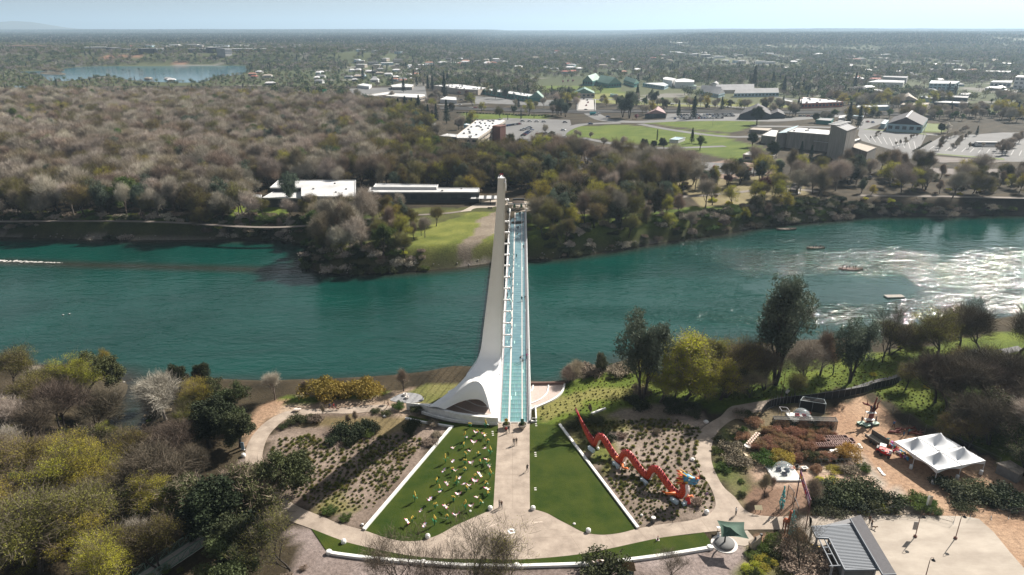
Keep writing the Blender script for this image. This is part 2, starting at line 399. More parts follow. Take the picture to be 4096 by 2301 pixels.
def water_mat(name,deep,shallow,rip=1.,rough=.07,calm=True,stren=.55):
    m=bpy.data.materials.new(name); m.use_nodes=True; n=m.node_tree; b=n.nodes['Principled BSDF']
    tc=n.nodes.new('ShaderNodeTexCoord'); mp=n.nodes.new('ShaderNodeMapping'); mp.inputs['Rotation'].default_value=(0,0,.25); mp.inputs['Scale'].default_value=(.55,1.25,1)
    n.links.new(tc.outputs['Object'],mp.inputs[0])
    at=n.nodes.new('ShaderNodeAttribute'); at.attribute_name='zone'
    def noi(s,d,r=.6,dist=0):
        q=n.nodes.new('ShaderNodeTexNoise'); q.inputs['Scale'].default_value=s; q.inputs['Detail'].default_value=d; q.inputs['Roughness'].default_value=r; q.inputs['Distortion'].default_value=dist; n.links.new(mp.outputs[0],q.inputs['Vector']); return q
    big=noi(.02,3,.5,1.5); mid=noi(.2*rip,3,.55,.8); fine=noi(.55*rip,3,.6)
    cr=n.nodes.new('ShaderNodeValToRGB'); cr.color_ramp.elements[0].position=.35; cr.color_ramp.elements[1].position=.7
    cr.color_ramp.elements[0].color=(*deep,1); cr.color_ramp.elements[1].color=(*[min(1,c*1.45) for c in deep],1)
    n.links.new(big.outputs['Fac'],cr.inputs[0])
    mx=n.nodes.new('ShaderNodeMix'); mx.data_type='RGBA'; mx.inputs[7].default_value=(*shallow,1)
    sep=n.nodes.new('ShaderNodeSeparateColor'); n.links.new(at.outputs['Color'],sep.inputs[0])
    n.links.new(sep.outputs[0],mx.inputs[0]); n.links.new(cr.outputs[0],mx.inputs[6]); n.links.new(mx.outputs[2],b.inputs['Base Color'])
    b.inputs['Roughness'].default_value=rough; b.inputs['IOR'].default_value=1.33
    s1=n.nodes.new('ShaderNodeMath'); s1.operation='MULTIPLY'; s1.inputs[1].default_value=.55; n.links.new(fine.outputs['Fac'],s1.inputs[0])
    s2=n.nodes.new('ShaderNodeMath'); s2.operation='ADD'; n.links.new(s1.outputs[0],s2.inputs[0]); n.links.new(mid.outputs['Fac'],s2.inputs[1])
    bp=n.nodes.new('ShaderNodeBump'); bp.inputs['Distance'].default_value=1.0
    n.links.new(s2.outputs[0],bp.inputs['Height'])
    mr=n.nodes.new('ShaderNodeMath'); mr.operation='MULTIPLY_ADD'; mr.inputs[1].default_value=stren; mr.inputs[2].default_value=.05; n.links.new(sep.outputs[1],mr.inputs[0])
    rg=n.nodes.new('ShaderNodeMath'); rg.operation='MULTIPLY_ADD'; rg.inputs[1].default_value=.0; rg.inputs[2].default_value=rough; n.links.new(sep.outputs[1],rg.inputs[0]); n.links.new(rg.outputs[0],b.inputs['Roughness']); n.links.new(mr.outputs[0],bp.inputs['Strength'])
    n.links.new(bp.outputs[0],b.inputs['Normal'])
    return m
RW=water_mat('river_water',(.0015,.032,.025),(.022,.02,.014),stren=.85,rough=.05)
wx=np.arange(-600,600.1,3.); wy=np.arange(90,420.1,2.); X,Y=np.meshgrid(wx,wy)
sdw=river_sd(X,Y)
ow,me=grid_mesh('river_water',X,Y,np.full(X.shape,WZ),RW); ow['kind']='structure'
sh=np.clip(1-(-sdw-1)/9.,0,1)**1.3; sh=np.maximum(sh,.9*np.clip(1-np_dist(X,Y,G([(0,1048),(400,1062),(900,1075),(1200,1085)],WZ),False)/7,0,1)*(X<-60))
cur=np.clip(.25+.75*nz(X,Y,40,40,3),0,1)
Q=smooth(G([(4300,1040),(4000,1075),(3700,1060),(3400,1065),(3100,1060),(2780,1000)],WZ),4); cur=np.maximum(cur*.55,np.clip(1.4-np_dist(X,Y,Q,False)/26,0,1))
Q=smooth(G([(4300,1130),(3900,1200),(3600,1240),(3300,1265),(3100,1280),(2600,1260),(2300,1250)],WZ),4); cur=np.maximum(cur,.95*np.clip(1.2-np_dist(X,Y,Q,False)/10,0,1))
Q=G([(3150,1090),(3600,1105),(3700,1160),(3500,1215),(3150,1210),(2950,1150)],WZ); mk=np_inpoly(X,Y,Q); cur[mk]*=.3
Q=G([(3350,880),(4300,870),(4300,960),(3800,960)],WZ); mk=np_inpoly(X,Y,Q); cur[mk]*=.35
cur=cur*(.7+.6*nz(X,Y,7,44,3)); cur=np.clip(cur*(1+1.3*np.clip((215-X)/90,0,1)*np.clip((X-45)/30,0,1)*(Y>185)),0,2.4); Cw=np.stack([sh,cur,np.zeros_like(sh)],-1); setcol(me,Cw)
LW=water_mat('lake_water',(.03,.10,.13),(.05,.07,.07),rip=.4,rough=.12,stren=.5)
def lake(P):
    Q=smooth(G(P),5,True); o=sheet('lake_water',Q,.25,LW); return o
lake([(60,288),(200,284),(330,268),(600,262),(900,262),(1010,268),(960,300),(860,306),(800,330),(560,325),(420,305),(330,318),(210,325),(160,300)])
lake([(400,378),(700,366),(1000,372),(1020,402),(700,405),(440,404)])
lake([(50,345),(110,350),(105,372),(60,366)])
def soup(name,pts,tris_mat,mats):
    N=len(pts); me=bpy.data.meshes.new(name); me.vertices.add(N*3); me.vertices.foreach_set('co',np.asarray(pts,np.float32).ravel())
    me.loops.add(N*3); me.polygons.add(N); me.loops.foreach_set('vertex_index',np.arange(N*3,dtype=np.int32))
    me.polygons.foreach_set('loop_start',np.arange(0,N*3,3,dtype=np.int32)); me.polygons.foreach_set('loop_total',np.full(N,3,np.int32))
    me.polygons.foreach_set('material_index',np.asarray(tris_mat,np.int32)); me.update(calc_edges=True)
    for m in mats: me.materials.append(m)
    return me
def unit(a): return a/np.maximum(np.linalg.norm(a,axis=-1,keepdims=True),1e-9)
def leaves(C,R,n,size,r,flat=1.,elong=1.3):
    K=len(C); c=np.repeat(C,n,0); rr=np.repeat(R,n)
    d=unit(r.normal(size=(K*n,3)))*(r.random((K*n,1))**.45)*rr[:,None]; d[:,2]*=flat
    c=c+d; a=unit(r.normal(size=(K*n,3))); b=unit(np.cross(a,r.normal(size=(K*n,3))))
    s=size*(.6+.8*r.random((K*n,1)))
    return np.stack([c-a*s*.5*elong,c+a*s*.5*elong,c+b*s*.75],1)
def twigs(P,D,n,L,w,r,spread=.5,droop=-.12):
    K=len(P); p=np.repeat(P,n,0); d=np.repeat(D,n,0)
    d=unit(d+spread*r.normal(size=d.shape)); d[:,2]-=droop; l=L*(.5+r.random((K*n,1)))
    q=unit(np.cross(d,r.normal(size=d.shape)))*w
    st=p+r.normal(size=p.shape)*L*.25
    e=st+d*l; mid=st+d*l*.5+r.normal(size=p.shape)*L*.09
    t1=np.stack([st-q,st+q,mid+q*.8],1); t2=np.stack([st-q,mid+q*.8,mid-q*.8],1); t3=np.stack([mid-q*.8,mid+q*.8,e],1)
    return np.concatenate([t1,t3,t2],0)
class Tree:
    def __init__(s,seed): s.r=random.Random(seed); s.nr=np.random.default_rng(seed); s.mb=MB(); s.tp=[];s.td=[];s.mid=[]
    def branch(s,p,d,L,rad,lv,maxlv,P):
        r=s.r; nseg=P.get('seg',4); pts=[Vector(p)]; d=Vector(d).normalized(); rads=[rad]
        up=P['up'][min(lv,len(P['up'])-1)]; wob=P['wob']
        for i in range(nseg):
            d=(d+Vector((r.gauss(0,wob),r.gauss(0,wob),r.gauss(0,wob)*.7+up))).normalized()
            pts.append(pts[-1]+d*L/nseg); rads.append(rad*(1-(i+1)/nseg*P.get('taper',.55)))
        s.mb.tube(pts,rads,n=(7,5,4,3,3)[min(lv,4)],cap=False)
        if lv>=maxlv:
            s.tp.append(tuple(pts[-1])); s.td.append(tuple(d)); s.mid.append(tuple(pts[nseg//2])); s.tp.append(tuple(pts[-2])); s.td.append(tuple(d)); return
        k=P['kids'][min(lv,len(P['kids'])-1)]
        for c in range(k):
            t=P.get('start',.35)+(1-P.get('start',.35))*(c+r.random()*.8)/k if lv>0 or P.get('spreadtrunk') else r.uniform(P.get('s0',.55),1)
            x=min(t,.999)*nseg;i=int(x);q=pts[i].lerp(pts[i+1],x-i)
            a=P['ang'][min(lv,len(P['ang'])-1)]*r.uniform(.7,1.25); ph=c*2.4+r.random()*1.2
            ax=d.orthogonal().normalized(); ax.rotate(Matrix.Rotation(ph,3,d)); nd=d.copy(); nd.rotate(Matrix.Rotation(a,3,ax))
            s.branch(q,nd,L*P['len'][min(lv,len(P['len'])-1)]*r.uniform(.75,1.2),rads[i]*P.get('rr',.62),lv+1,maxlv,P)
        if P.get('leader',True):
            s.branch(pts[-1],d,L*P['len'][min(lv,len(P['len'])-1)]*.9,rads[-1]*.9,lv+1,maxlv,P)
BARK=mat('bark_dark',(.045,.036,.03),.95,var=.3,scale=3,objrand=.2)
BARKL=mat('bark_pale',(.42,.37,.32),.9,var=.35,scale=2,objrand=.15)
BARKG=mat('bark_grey',(.13,.105,.085),.95,var=.3,scale=3,objrand=.2)
def foliage(name,c,hv=.28,tr=.25): return mat(name,c,.75,col2=tuple(min(1,x*1.9) for x in c),scale=.28,objrand=hv,trans=tr,spec=.2,detail=2)
TW_G=mat('twigs_grey',(.29,.255,.21),.9,col2=(.47,.415,.35),scale=.3,objrand=.22,spec=.1)
TW_B=mat('twigs_brown',(.19,.155,.115),.9,col2=(.34,.28,.21),scale=.3,objrand=.25,spec=.1)
TW_D=mat('twigs_dark',(.085,.07,.05),.9,col2=(.16,.13,.10),scale=.3,objrand=.25,spec=.1)
TW_P=mat('twigs_pale',(.30,.265,.23),.9,col2=(.44,.39,.34),scale=.3,objrand=.12,spec=.1)
L_OL=foliage('buds_olive',(.16,.145,.035),.25,.35); L_YG=foliage('leaves_yellow_green',(.29,.275,.035),.14,.45); L_OAK=foliage('leaves_oak',(.045,.052,.02),.3,.12)
L_DK=foliage('leaves_dark',(.026,.034,.014),.3,.08); L_PINE=foliage('needles_grey_green',(.062,.08,.056),.2,.2); L_FIR=foliage('needles_dark',(.012,.026,.016),.3,.05)
L_RUST=foliage('leaves_rust',(.17,.115,.028),.2); L_PLUM=foliage('leaves_plum',(.10,.03,.03),.2); L_PINK=foliage('blossom_pink',(.32,.14,.2),.15); L_WHITE=foliage('blossom_white',(.55,.52,.48),.08)
L_GR=foliage('leaves_green',(.06,.09,.02),.2); L_YEL=foliage('leaves_yellow',(.28,.21,.05),.12); L_STRAW=foliage('stems_straw',(.24,.15,.09),.15); L_MAUVE=foliage('blossom_mauve',(.16,.06,.14),.1)
PROTO=[]   # prototypes: moved aside until their first use
def finish(T,name,crown_tris,crown_mats,crown_idx,bark,height):
    root=bpy.data.objects.new(name,None)
    me=T.mb.mesh('trunk',bark,True); t=bpy.data.objects.new('trunk',me); t.parent=root
    cm=soup('crown',crown_tris,crown_idx,crown_mats); c=bpy.data.objects.new('crown',cm); c.parent=root
    zs=crown_tris[:,:,2].max(); return dict(root=root,parts=[t,c],h=float(zs),name=name)
def bare(seed,twm,name='bare_tree',n=6,leaf=None,nleaf=0,lsz=.2,up=(.10,.07,.07,.08),kids=(4,4,3,3),maxlv=4,bark=None,ang=(.55,.7,.75,.8),tw=.018,TL=1.7,lens=(.66,.62,.62,.6),s0=.35,lR=1.0,trunkL=5.2,rad=.3,multi=1):
    T=Tree(seed); P=dict(up=up,wob=.16,kids=kids,ang=ang,len=lens,s0=s0)
    for k in range(multi):
        a=k*2.1+seed; d=Vector((math.cos(a)*.25,math.sin(a)*.25,1)) if multi>1 else Vector((T.r.gauss(0,.08),T.r.gauss(0,.08),1))
        T.branch((math.cos(a)*.2*(multi>1),math.sin(a)*.2*(multi>1),-.3),d,trunkL,rad,0,maxlv,P)
    tp=np.array(T.tp);td=np.array(T.td); tr=twigs(tp,td,n,TL,tw,T.nr); idx=np.zeros(len(tr),int); mats=[twm]
    if leaf is not None:
        lv=leaves(tp+td*.5,np.full(len(tp),lR),nleaf,lsz,T.nr,.8); tr=np.concatenate([tr,lv]); idx=np.concatenate([idx,np.ones(len(lv),int)]); mats.append(leaf)
    return finish(T,name,tr,mats,idx,bark or BARK,10)
def conifer(seed,leafm,name,h=14,r0=3.2,n=34,per=46,sz=.34,shape=1.,up=.0,gap=.12,droop=.12):
    T=Tree(seed); T.mb.tube([(0,0,-.3),(.05,0,h*.5),(0,.05,h*.98)],[.28,.16,.03],6,cap=False)
    C=[];R=[]
    for k in range(n*5):
        t=gap+(1-gap)*(k/(n*5)); z=h*t; rr=r0*((1-t)**shape)*T.r.uniform(.55,1.12)+.15; a=k*2.399+T.r.random()
        for q in (.45,.95):
            C.append((rr*q*math.cos(a),rr*q*math.sin(a),z-droop*rr*q+up*rr*q)); R.append(.28+.16*rr*(1.1-q))
        if k%5==0: T.mb.tube([(0,0,z),(rr*.8*math.cos(a),rr*.8*math.sin(a),z-droop*rr*.8)],[.05,.02],3,cap=False)
    lv=leaves(np.array(C),np.array(R),per//5,sz,T.nr,.75); return finish(T,name,lv,[leafm],np.zeros(len(lv),int),BARK,h)
def graypine(seed,name='grey_pine',n=13,sz=.18):
    T=Tree(seed); P=dict(up=(.12,.1,.08,.06),wob=.1,kids=(7,4,4),ang=(.5,.65,.7),len=(.5,.5,.55),s0=.25,spreadtrunk=True,start=.3,seg=5,rr=.5)
    for k in range(2): T.branch((k*.3,0,-.3),((k-.5)*.5,.15*(k-.5),1),6.4,.26,0,3,P)
    tp=np.array(T.tp); lv=leaves(tp,np.full(len(tp),.7),n,sz,T.nr,1.,2.6); return finish(T,name,lv,[L_PINE],np.zeros(len(lv),int),BARK,13)
def leafy(seed,leafm,name,n=60,sz=.17,R=.85,kids=(4,4,3),maxlv=3,up=(.05,.02,.03),lens=(.62,.62,.6),ang=(.6,.75,.8),trunkL=4.2,bark=None,s0=.4,extra=None,multi=1,twm=None):
    T=Tree(seed); P=dict(up=up,wob=.2,kids=kids,ang=ang,len=lens,s0=s0)
    for k in range(multi): T.branch((0,0,-.3),(T.r.gauss(0,.15*multi),T.r.gauss(0,.15*multi),1),trunkL,.3,0,maxlv,P)
    tp=np.array(T.tp+T.mid); lv=leaves(tp,R*(.6+.7*T.nr.random(len(tp))),n,sz,T.nr,.8); idx=np.zeros(len(lv),int); ms=[leafm]
    if twm is not None:
        tw_=twigs(np.array(T.tp),np.array(T.td),7,1.,.02,T.nr); lv=np.concatenate([lv,tw_]); idx=np.concatenate([idx,np.ones(len(tw_),int)]); ms.append(twm)
    return finish(T,name,lv,ms,idx,bark or BARK,9)
def palm(seed):
    T=Tree(seed); T.mb.tube([(0,0,-.3),(.1,0,6),(0,0,12)],[.25,.18,.16],6,cap=False); tr=[]
    for k in range(60):
        a=k*2.399; e=T.r.uniform(-.7,1.0); L=T.r.uniform(1.5,2.2)
        d=Vector((math.cos(a)*math.cos(e),math.sin(a)*math.cos(e),math.sin(e))); q=d.orthogonal().normalized()*.16; c=Vector((0,0,12.2))
        m=c+d*L*.6+Vector((0,0,-.1)); tp=c+d*L+Vector((0,0,-.6)); tr+=[(c,m-q,m+q),(m-q,tp,m+q)]
    tr=np.array([[tuple(x) for x in t] for t in tr]); return finish(T,'palm_tree',tr,[L_DK],np.zeros(len(tr),int),BARKG,13)
def shrub(seed,leafm,name='shrub',n=2400,sz=.075,r=1.,h=.8,core=True,grass=False,branchy=False):
    R=random.Random(seed); nr=np.random.default_rng(seed); T=Tree(seed)
    if grass:
        K=n; a=nr.random(K)*6.283; e=.35+nr.random(K)*1.1; b=np.stack([np.cos(a)*.15*r*nr.random(K),np.sin(a)*.15*r*nr.random(K),np.zeros(K)],-1)
        d=np.stack([np.cos(a)*np.cos(e),np.sin(a)*np.cos(e),np.sin(e)],-1); L=(h*(.6+.6*nr.random(K)))[:,None]
        q=unit(np.cross(d,nr.normal(size=d.shape)))*sz*.25; tip=b+d*L*1.25; tip[:,2]-=.25*L[:,0]*np.cos(e); tr=np.stack([b-q,b+q,tip],1)
    else:
        C=[];RR=[]
        for k in range(14):
            a=R.random()*6.283; rr=r*math.sqrt(R.random())*.72; C.append((rr*math.cos(a),rr*math.sin(a),h*R.uniform(.3,.72)*(1-.35*(rr/r)**2))); RR.append(r*R.uniform(.28,.42))
        C=np.array(C);RR=np.array(RR); tr=leaves(C,RR,n//14,sz,nr,.85*h/r)
    for k in range(4):
        a=k*1.7+seed; T.mb.tube([(0,0,-.1),(.3*r*math.cos(a),.3*r*math.sin(a),h*.55)],[.03*r,.015*r],3,cap=False)
    d=finish(T,name,tr,[leafm],np.zeros(len(tr),int),BARK,h); d['parts'][0].name='stem'; d['parts'][1].name='foliage'; return d
def put(pr,x,y,h=None,rz=None,label=None,cat='tree',group=None,z=None,sx=1.,lean=0.,name=None,sc=None):
    s=sc if sc is not None else (h/pr['h']); r=pr['root'].copy(); COL.objects.link(r)
    if name: r.name=name
    r.location=(x,y,ground_z(x,y) if z is None else z); r.rotation_euler=(lean*.6,lean,random.random()*6.28 if rz is None else rz); r.scale=(s*sx,s*sx,s)
    tag(r,label,cat,group)
    for c in pr['parts']:
        d=c.copy(); COL.objects.link(d); d.parent=r
    return r
PR={}
PR['bare1']=bare(11,TW_G,bark=BARKG,up=(.12,.14,.12,.08),ang=(.42,.5,.6,.7)); PR['bare2']=bare(23,TW_G,bark=BARKG,kids=(5,4,3,3),ang=(.6,.75,.8,.8)); PR['bare3']=bare(37,TW_B,multi=2,rad=.22); PR['bare4']=bare(41,TW_B,up=(.14,.14,.1,.08),ang=(.38,.45,.6,.7))
PR['pale']=bare(52,TW_P,bark=BARKL,n=6,tw=.024); 
PR['bud1']=bare(61,TW_D,'budding_tree',n=4,leaf=L_OL,nleaf=17,lsz=.115,bark=BARK); PR['bud2']=bare(67,TW_D,'budding_tree',n=3,leaf=L_YG,nleaf=20,lsz=.115,kids=(5,4,3,3)); PR['bud3']=bare(71,TW_D,'budding_tree',n=4,leaf=L_OL,nleaf=16,lsz=.125,multi=2,rad=.22)
PR['oak1']=leafy(81,L_OAK,'evergreen_oak',n=52,sz=.19); PR['oak2']=leafy(83,L_DK,'evergreen_oak',n=60,sz=.2,kids=(5,4,3)); PR['oak3']=leafy(87,L_OAK,'evergreen_oak',n=34,sz=.18,multi=2,twm=TW_B)
PR['pine1']=graypine(91); PR['pine2']=graypine(93)
PR['fir1']=conifer(101,L_FIR,'conifer_tree'); PR['fir2']=conifer(103,L_FIR,'conifer_tree',h=14,r0=2.4,shape=.8)
PR['cyp']=conifer(107,L_FIR,'cypress_tree',h=12,r0=.9,shape=.45,n=30,per=40,sz=.22,gap=.03,droop=-.3)
PR['willow1']=leafy(111,L_YG,'yellow_green_tree',n=36,sz=.13,R=1.0,twm=TW_B,kids=(5,4,3)); PR['willow2']=leafy(113,L_OL,'yellow_green_tree',n=40,sz=.16,R=1.0,twm=TW_B)
PR['green']=leafy(117,L_GR,'leafy_tree',n=42,sz=.18); PR['plum']=leafy(119,L_PLUM,'plum_tree',n=40,sz=.17,twm=TW_B); PR['pink']=leafy(121,L_PINK,'blossom_tree',n=34,sz=.17,R=.7,twm=TW_B); PR['wht']=leafy(123,L_WHITE,'blossom_tree',n=34,sz=.17,R=.7,twm=TW_B)
PR['mauve']=leafy(125,L_MAUVE,'blossom_tree',n=30,sz=.17,R=.7,twm=TW_B)
PR['palm']=palm(3)
PR['open1']=bare(131,TW_D,n=3,kids=(5,4,3,2),ang=(.6,.6,.6,.7),lens=(.75,.68,.66,.6),s0=.2,tw=.014,TL=1.1,trunkL=4,rad=.16); PR['open2']=bare(137,TW_D,'budding_tree',n=3,kids=(5,4,3,2),ang=(.65,.6,.6,.7),lens=(.75,.68,.66,.6),s0=.2,tw=.014,TL=1.1,trunkL=4,rad=.16,leaf=L_OL,nleaf=5,lsz=.09); PR['dbare']=bare(139,TW_D,n=6,tw=.018); PR['dbare2']=bare(149,TW_D,n=6,tw=.018,kids=(5,4,3,3),multi=2,rad=.22)
PR['sh_g']=shrub(1,L_GR); PR['sh_d']=shrub(2,L_DK); PR['sh_o']=shrub(3,L_OAK); PR['sh_b']=shrub(4,TW_B,'bare_shrub'); PR['sh_r']=shrub(5,L_RUST); PR['sh_y']=shrub(6,L_YEL); PR['sh_s']=shrub(7,L_STRAW); PR['sh_w']=shrub(8,L_YG)
L_TUS=foliage('low_leaves',(.09,.10,.03),.25,.3)
PR['gr_y']=shrub(9,foliage('blades_olive',(.17,.165,.045),.25,.3),'grass_tussock',n=260,sz=.16,r=.6,h=.5,grass=True); PR['gr_o']=shrub(10,foliage('blades_green',(.11,.115,.032),.25,.3),'grass_tussock',n=230,sz=.2,r=.6,h=.5,grass=True); PR['gr_s']=shrub(12,L_STRAW,'reed_clump',n=420,sz=.16,r=1.,h=1.4,grass=True)
PR['sh_l']=shrub(31,TW_G,'bare_shrub',n=900,sz=.11)
PR['sh_t']=shrub(14,L_TUS,'low_plant',n=240,sz=.14,r=.55,h=.45)
WHITE=mat('white_paint',(.72,.71,.69),.45,col2=(.82,.81,.80),scale=.4,bump=.03,bscale=3,contrast=(.3,.5)); WHITE2=mat('white_tile',(.84,.85,.86),.38,col2=(.88,.89,.90),scale=.25,bump=.12,bscale=5,contrast=(.25,.6))
WALLW=mat('white_wall_paint',(.66,.65,.62),.75,col2=(.80,.79,.77),scale=.8,bump=.1,bscale=8)
GLASS=mat('deck_glass',(.12,.27,.285),.22,col2=(.19,.34,.35),scale=.35,objrand=.12); GLASS2=mat('deck_glass_pale',(.42,.66,.62),.3,var=.1,scale=2)
JOINT=mat('deck_frame',(.12,.24,.27),.5); STONE=mat('deck_stone',(.27,.25,.27),.7,col2=(.38,.35,.36),scale=2); CONC=mat('deck_strip',(.60,.56,.53),.7,var=.08,scale=2)
STEEL=mat('grey_steel',(.25,.25,.26),.4,metal=.6); CABLE=mat('cable_steel',(.10,.11,.12),.5); DKM=mat('dark_metal',(.03,.03,.03),.5)
Y0,Y1=136.9,331.5
def deck(Y,s):
    t=(Y-Y0)/(Y1-Y0); return -3.13+2.05*t+s*(1+.085*t)
Bx=thing('footbridge','long white footbridge with turquoise glass deck and tall leaning pylon crossing the river','bridge',(0,0,0))
def dquad(mb,ya,yb,s0,s1,z0,z1,mi=0):
    a=[deck(ya,s0),deck(ya,s1),deck(yb,s1),deck(yb,s0)];yy_=[ya,ya,yb,yb]
    vs=[(a[i],yy_[i],z0) for i in range(4)]+[(a[i],yy_[i],z1) for i in range(4)]
    mb.add(vs,[(0,3,2,1),(4,5,6,7),(0,1,5,4),(1,2,6,5),(2,3,7,6),(3,0,4,7)],mi)
m=MB()
dquad(m,Y0,Y1,0.1,7.35,-.9,-.07); m.build('deck_frame',[JOINT],Bx)
m=MB()
for s0,s1 in ((.18,.52),(6.65,7.0)): dquad(m,Y0,Y1,s0,s1,-.07,.005)
m.build('deck_border',[STONE],Bx)
for s0,s1 in ((2.25,2.65),(5.37,5.6)):
    m=MB(); dquad(m,Y0,Y1,s0,s1,-.07,.03); m.build('deck_strip',[CONC],Bx)
m=MB(); dquad(m,Y0-.25,Y0,0.1,7.35,-.5,.02); m.build('threshold',[CONC],Bx)
cols=[]
for a,b,k in ((.55,2.22,6),(2.68,5.34,10),(5.63,6.62,4)):
    for i in range(k): cols.append((a+(b-a)*i/k,a+(b-a)*(i+1)/k))
rows=int((Y1-Y0)/2.0); pr=(Y1-Y0)/rows; protoP=None; cnt=0; far=MB()
for r in range(rows):
    ya=Y0+r*pr+.05; yb=Y0+(r+1)*pr-.05
    for c,(a,b) in enumerate(cols):
        pale=random.random()<.014
        if cnt<300:
            mm=MB(); xa=deck((ya+yb)/2,a+.02); xb=deck((ya+yb)/2,b-.02)
            w_=(xb-xa)/2
            if protoP is None or pale or True:
                pass
            mm.box(-w_,w_,-(yb-ya)/2,(yb-ya)/2,0,.055)
            o=mm.build('glass_panel',[GLASS2 if pale else GLASS],Bx); o.location=((xa+xb)/2,(ya+yb)/2,-.05); cnt+=1
        else: dquad(far,ya,yb,a+.02,b-.02,-.05,.005,1 if pale else 0)
far.build('glass_panels',[GLASS,GLASS2],Bx)['kind']='stuff'
m=MB()
for i in range(60):
    ya=Y0+(Y1-Y0)*i/60;yb=Y0+(Y1-Y0)*(i+1)/60
    dquad(m,ya,yb,1.2,6.2,-2.4,-.9)
m.build('girder',[WHITE],Bx)
def sidewall(name,s_in,s_out,top,sgn):
    m=MB(); rows_=[]
    for i in range(41):
        Yv=Y0+(Y1-Y0)*i/40; rows_.append([(deck(Yv,s_in),Yv,-.3),(deck(Yv,s_in),Yv,.25),(deck(Yv,s_out),Yv,top),(deck(Yv,s_out+sgn*.08),Yv,top),(deck(Yv,s_out+sgn*.05),Yv,-.9)])
    m.grid(rows_,0,flip=sgn>0); m.build(name,[WHITE],Bx)
sidewall('edge_beam',7.02,7.42,.55,1); sidewall('edge_beam',.16,0.0,.35,-1)
for side,s,sg in (('r',7.3,1),('l',.12,-1)):
    m=MB(); p=MB()
    for i in range(98):
        Yv=Y0+i*2.0; p.bar((deck(Yv,s),Yv,.2),(deck(Yv,s+sg*.22),Yv,1.15),.06)
    p.build('railing_posts',[WHITE],Bx)['kind']='stuff'
    L=[(deck(Y0+(Y1-Y0)*i/40,s+sg*.22),Y0+(Y1-Y0)*i/40,1.18) for i in range(41)]
    m.tube(L,.07,6); m.build('handrail',[WHITE],Bx,True)
    m=MB()
    for zz in (.45,.7,.95):
        L=[(deck(Y0+(Y1-Y0)*i/40,s+sg*.22*(zz-.2)),Y0+(Y1-Y0)*i/40,zz) for i in range(41)]; m.tube(L,.018,3)
    m.build('railing_wires',[STEEL],Bx)
for x_,sg in ((deck(Y1,0.05),-1),(deck(Y1,7.35),1)):
    m=MB(); m.tube([(x_,Y1-3,.4),(x_,Y1+.6,1.3),(x_+sg*.5,Y1+2.4,1.1),(x_+sg*.8,Y1+2.8,0)],[.3,.34,.3,.25],8); m.build('end_post',[WHITE],Bx,True)
a=Vector(gp(2124,1692)); m=MB()
m.box(7.5-3.13,8.9-3.13,Y0-.2,Y0+.15,-.3,.35); m.box(8.6-3.13,8.9-3.13,Y0+.15,Y0+6,-.3,.9); m.tube([(4.5,Y0+.3,.4),(4.7,Y0-.1,1.1),(5.4,Y0,1.0),(5.65,Y0+.6,.9)],.07,6); m.build('abutment',[WALLW],Bx)
prow=[(716,1992,2016,118),(722,1991,2016,118.5),(790,1987.5,2015.5,123),(845,1984,2015,126.5),(1000,1971,2013,136),(1137,1955.7,2011,143),(1301,1935.5,2008,149.5),(1383,1925.5,2006.6,151.2),(1427,1915.5,2005,151),(1460,1901,2003.5,149.5),(1486,1880.5,2002.5,148),(1505,1863,2001,146.4)]
SECT=[]
def psect(v,l,r,Y):
    a=Vector(py(l,v,Y)); b=Vector(py(r,v,Y)); return a,b
m=MB(); front=[];
th=[.8,.9,1.5,2.1,3.6,5.4,6.4,6.8,6.5,5.6,4.4,3.2]
rows_=[]
dense=smooth([(v,l,r,Y,t) for (v,l,r,Y),t in zip(prow,th)],5)
for v,l,r,Y,t in dense:
    a,b=psect(v,l,r,Y); n=8; bw=(b-a)
    fr=[a+bw*(k/n)+Vector((0,-.18*math.sin(math.pi*k/n)*min(1,bw.length/4),0)) for k in range(n+1)]
    bk=[b+Vector((-.05*bw.length,t*.5,.3)),b+Vector((-.22*bw.length,t,.6)),a+Vector((.22*bw.length,t,.6)),a+Vector((.05*bw.length,t*.5,.3))]
    rows_.append(fr+bk+[fr[0]])
m.grid(rows_,0,flip=False)
n_=len(rows_[0]); m.f.append(tuple(range(0,n_-1))); m.m.append(0)
pyl=m.build('pylon',[WHITE2],Bx,True)
t0=rows_[0]; c=sum((Vector(p) for p in t0[:-1]),Vector())/(n_-1)
m=MB(); m.box(-.56,.56,-.4,.6,-.1,.05,0,Matrix.Translation(c)); m.build('pylon_cap',[WHITE],pyl)
m=MB()
for dx in (-.12,.22): m.tube([c+Vector((dx,.3,.1)),c+Vector((dx,.3,.55))],.025,4); m.lathe([(.09,0),(.1,.12),(.06,.2)],tuple(c+Vector((dx,.3,.5))),8,1)
m.build('beacon',[STEEL,mat('beacon_red',(.5,.02,.02),.4)],pyl)
b1=Vector(py(2016.5,724,118.8)); b2=Vector(py(2018,756,121)); m=MB(); m.bar(b1+Vector((.15,0,0)),b2+Vector((.15,0,0)),.3,.9); m.build('ladder_box',[WHITE],pyl)
m=MB(); L=[Vector(py(r+1.5,v,Y))+Vector((.05,.25,0)) for v,l,r,Y,t in dense]; rows2=[[p+Vector((-.25,-.1,0)),p+Vector((.12,-.1,0)),p+Vector((.12,.3,.1)),p+Vector((-.25,.3,.1))] for p in L]
m.grid([r+[r[0]] for r in rows2]); m.build('pylon_edge',[WHITE],pyl)
def yat(v):
    for i in range(len(prow)-1):
        if prow[i][0]<=v<=prow[i+1][0]:
            k=(v-prow[i][0])/(prow[i+1][0]-prow[i][0]); q=[prow[i][j]*(1-k)+prow[i+1][j]*k for j in range(4)]; return q
    return prow[-1]
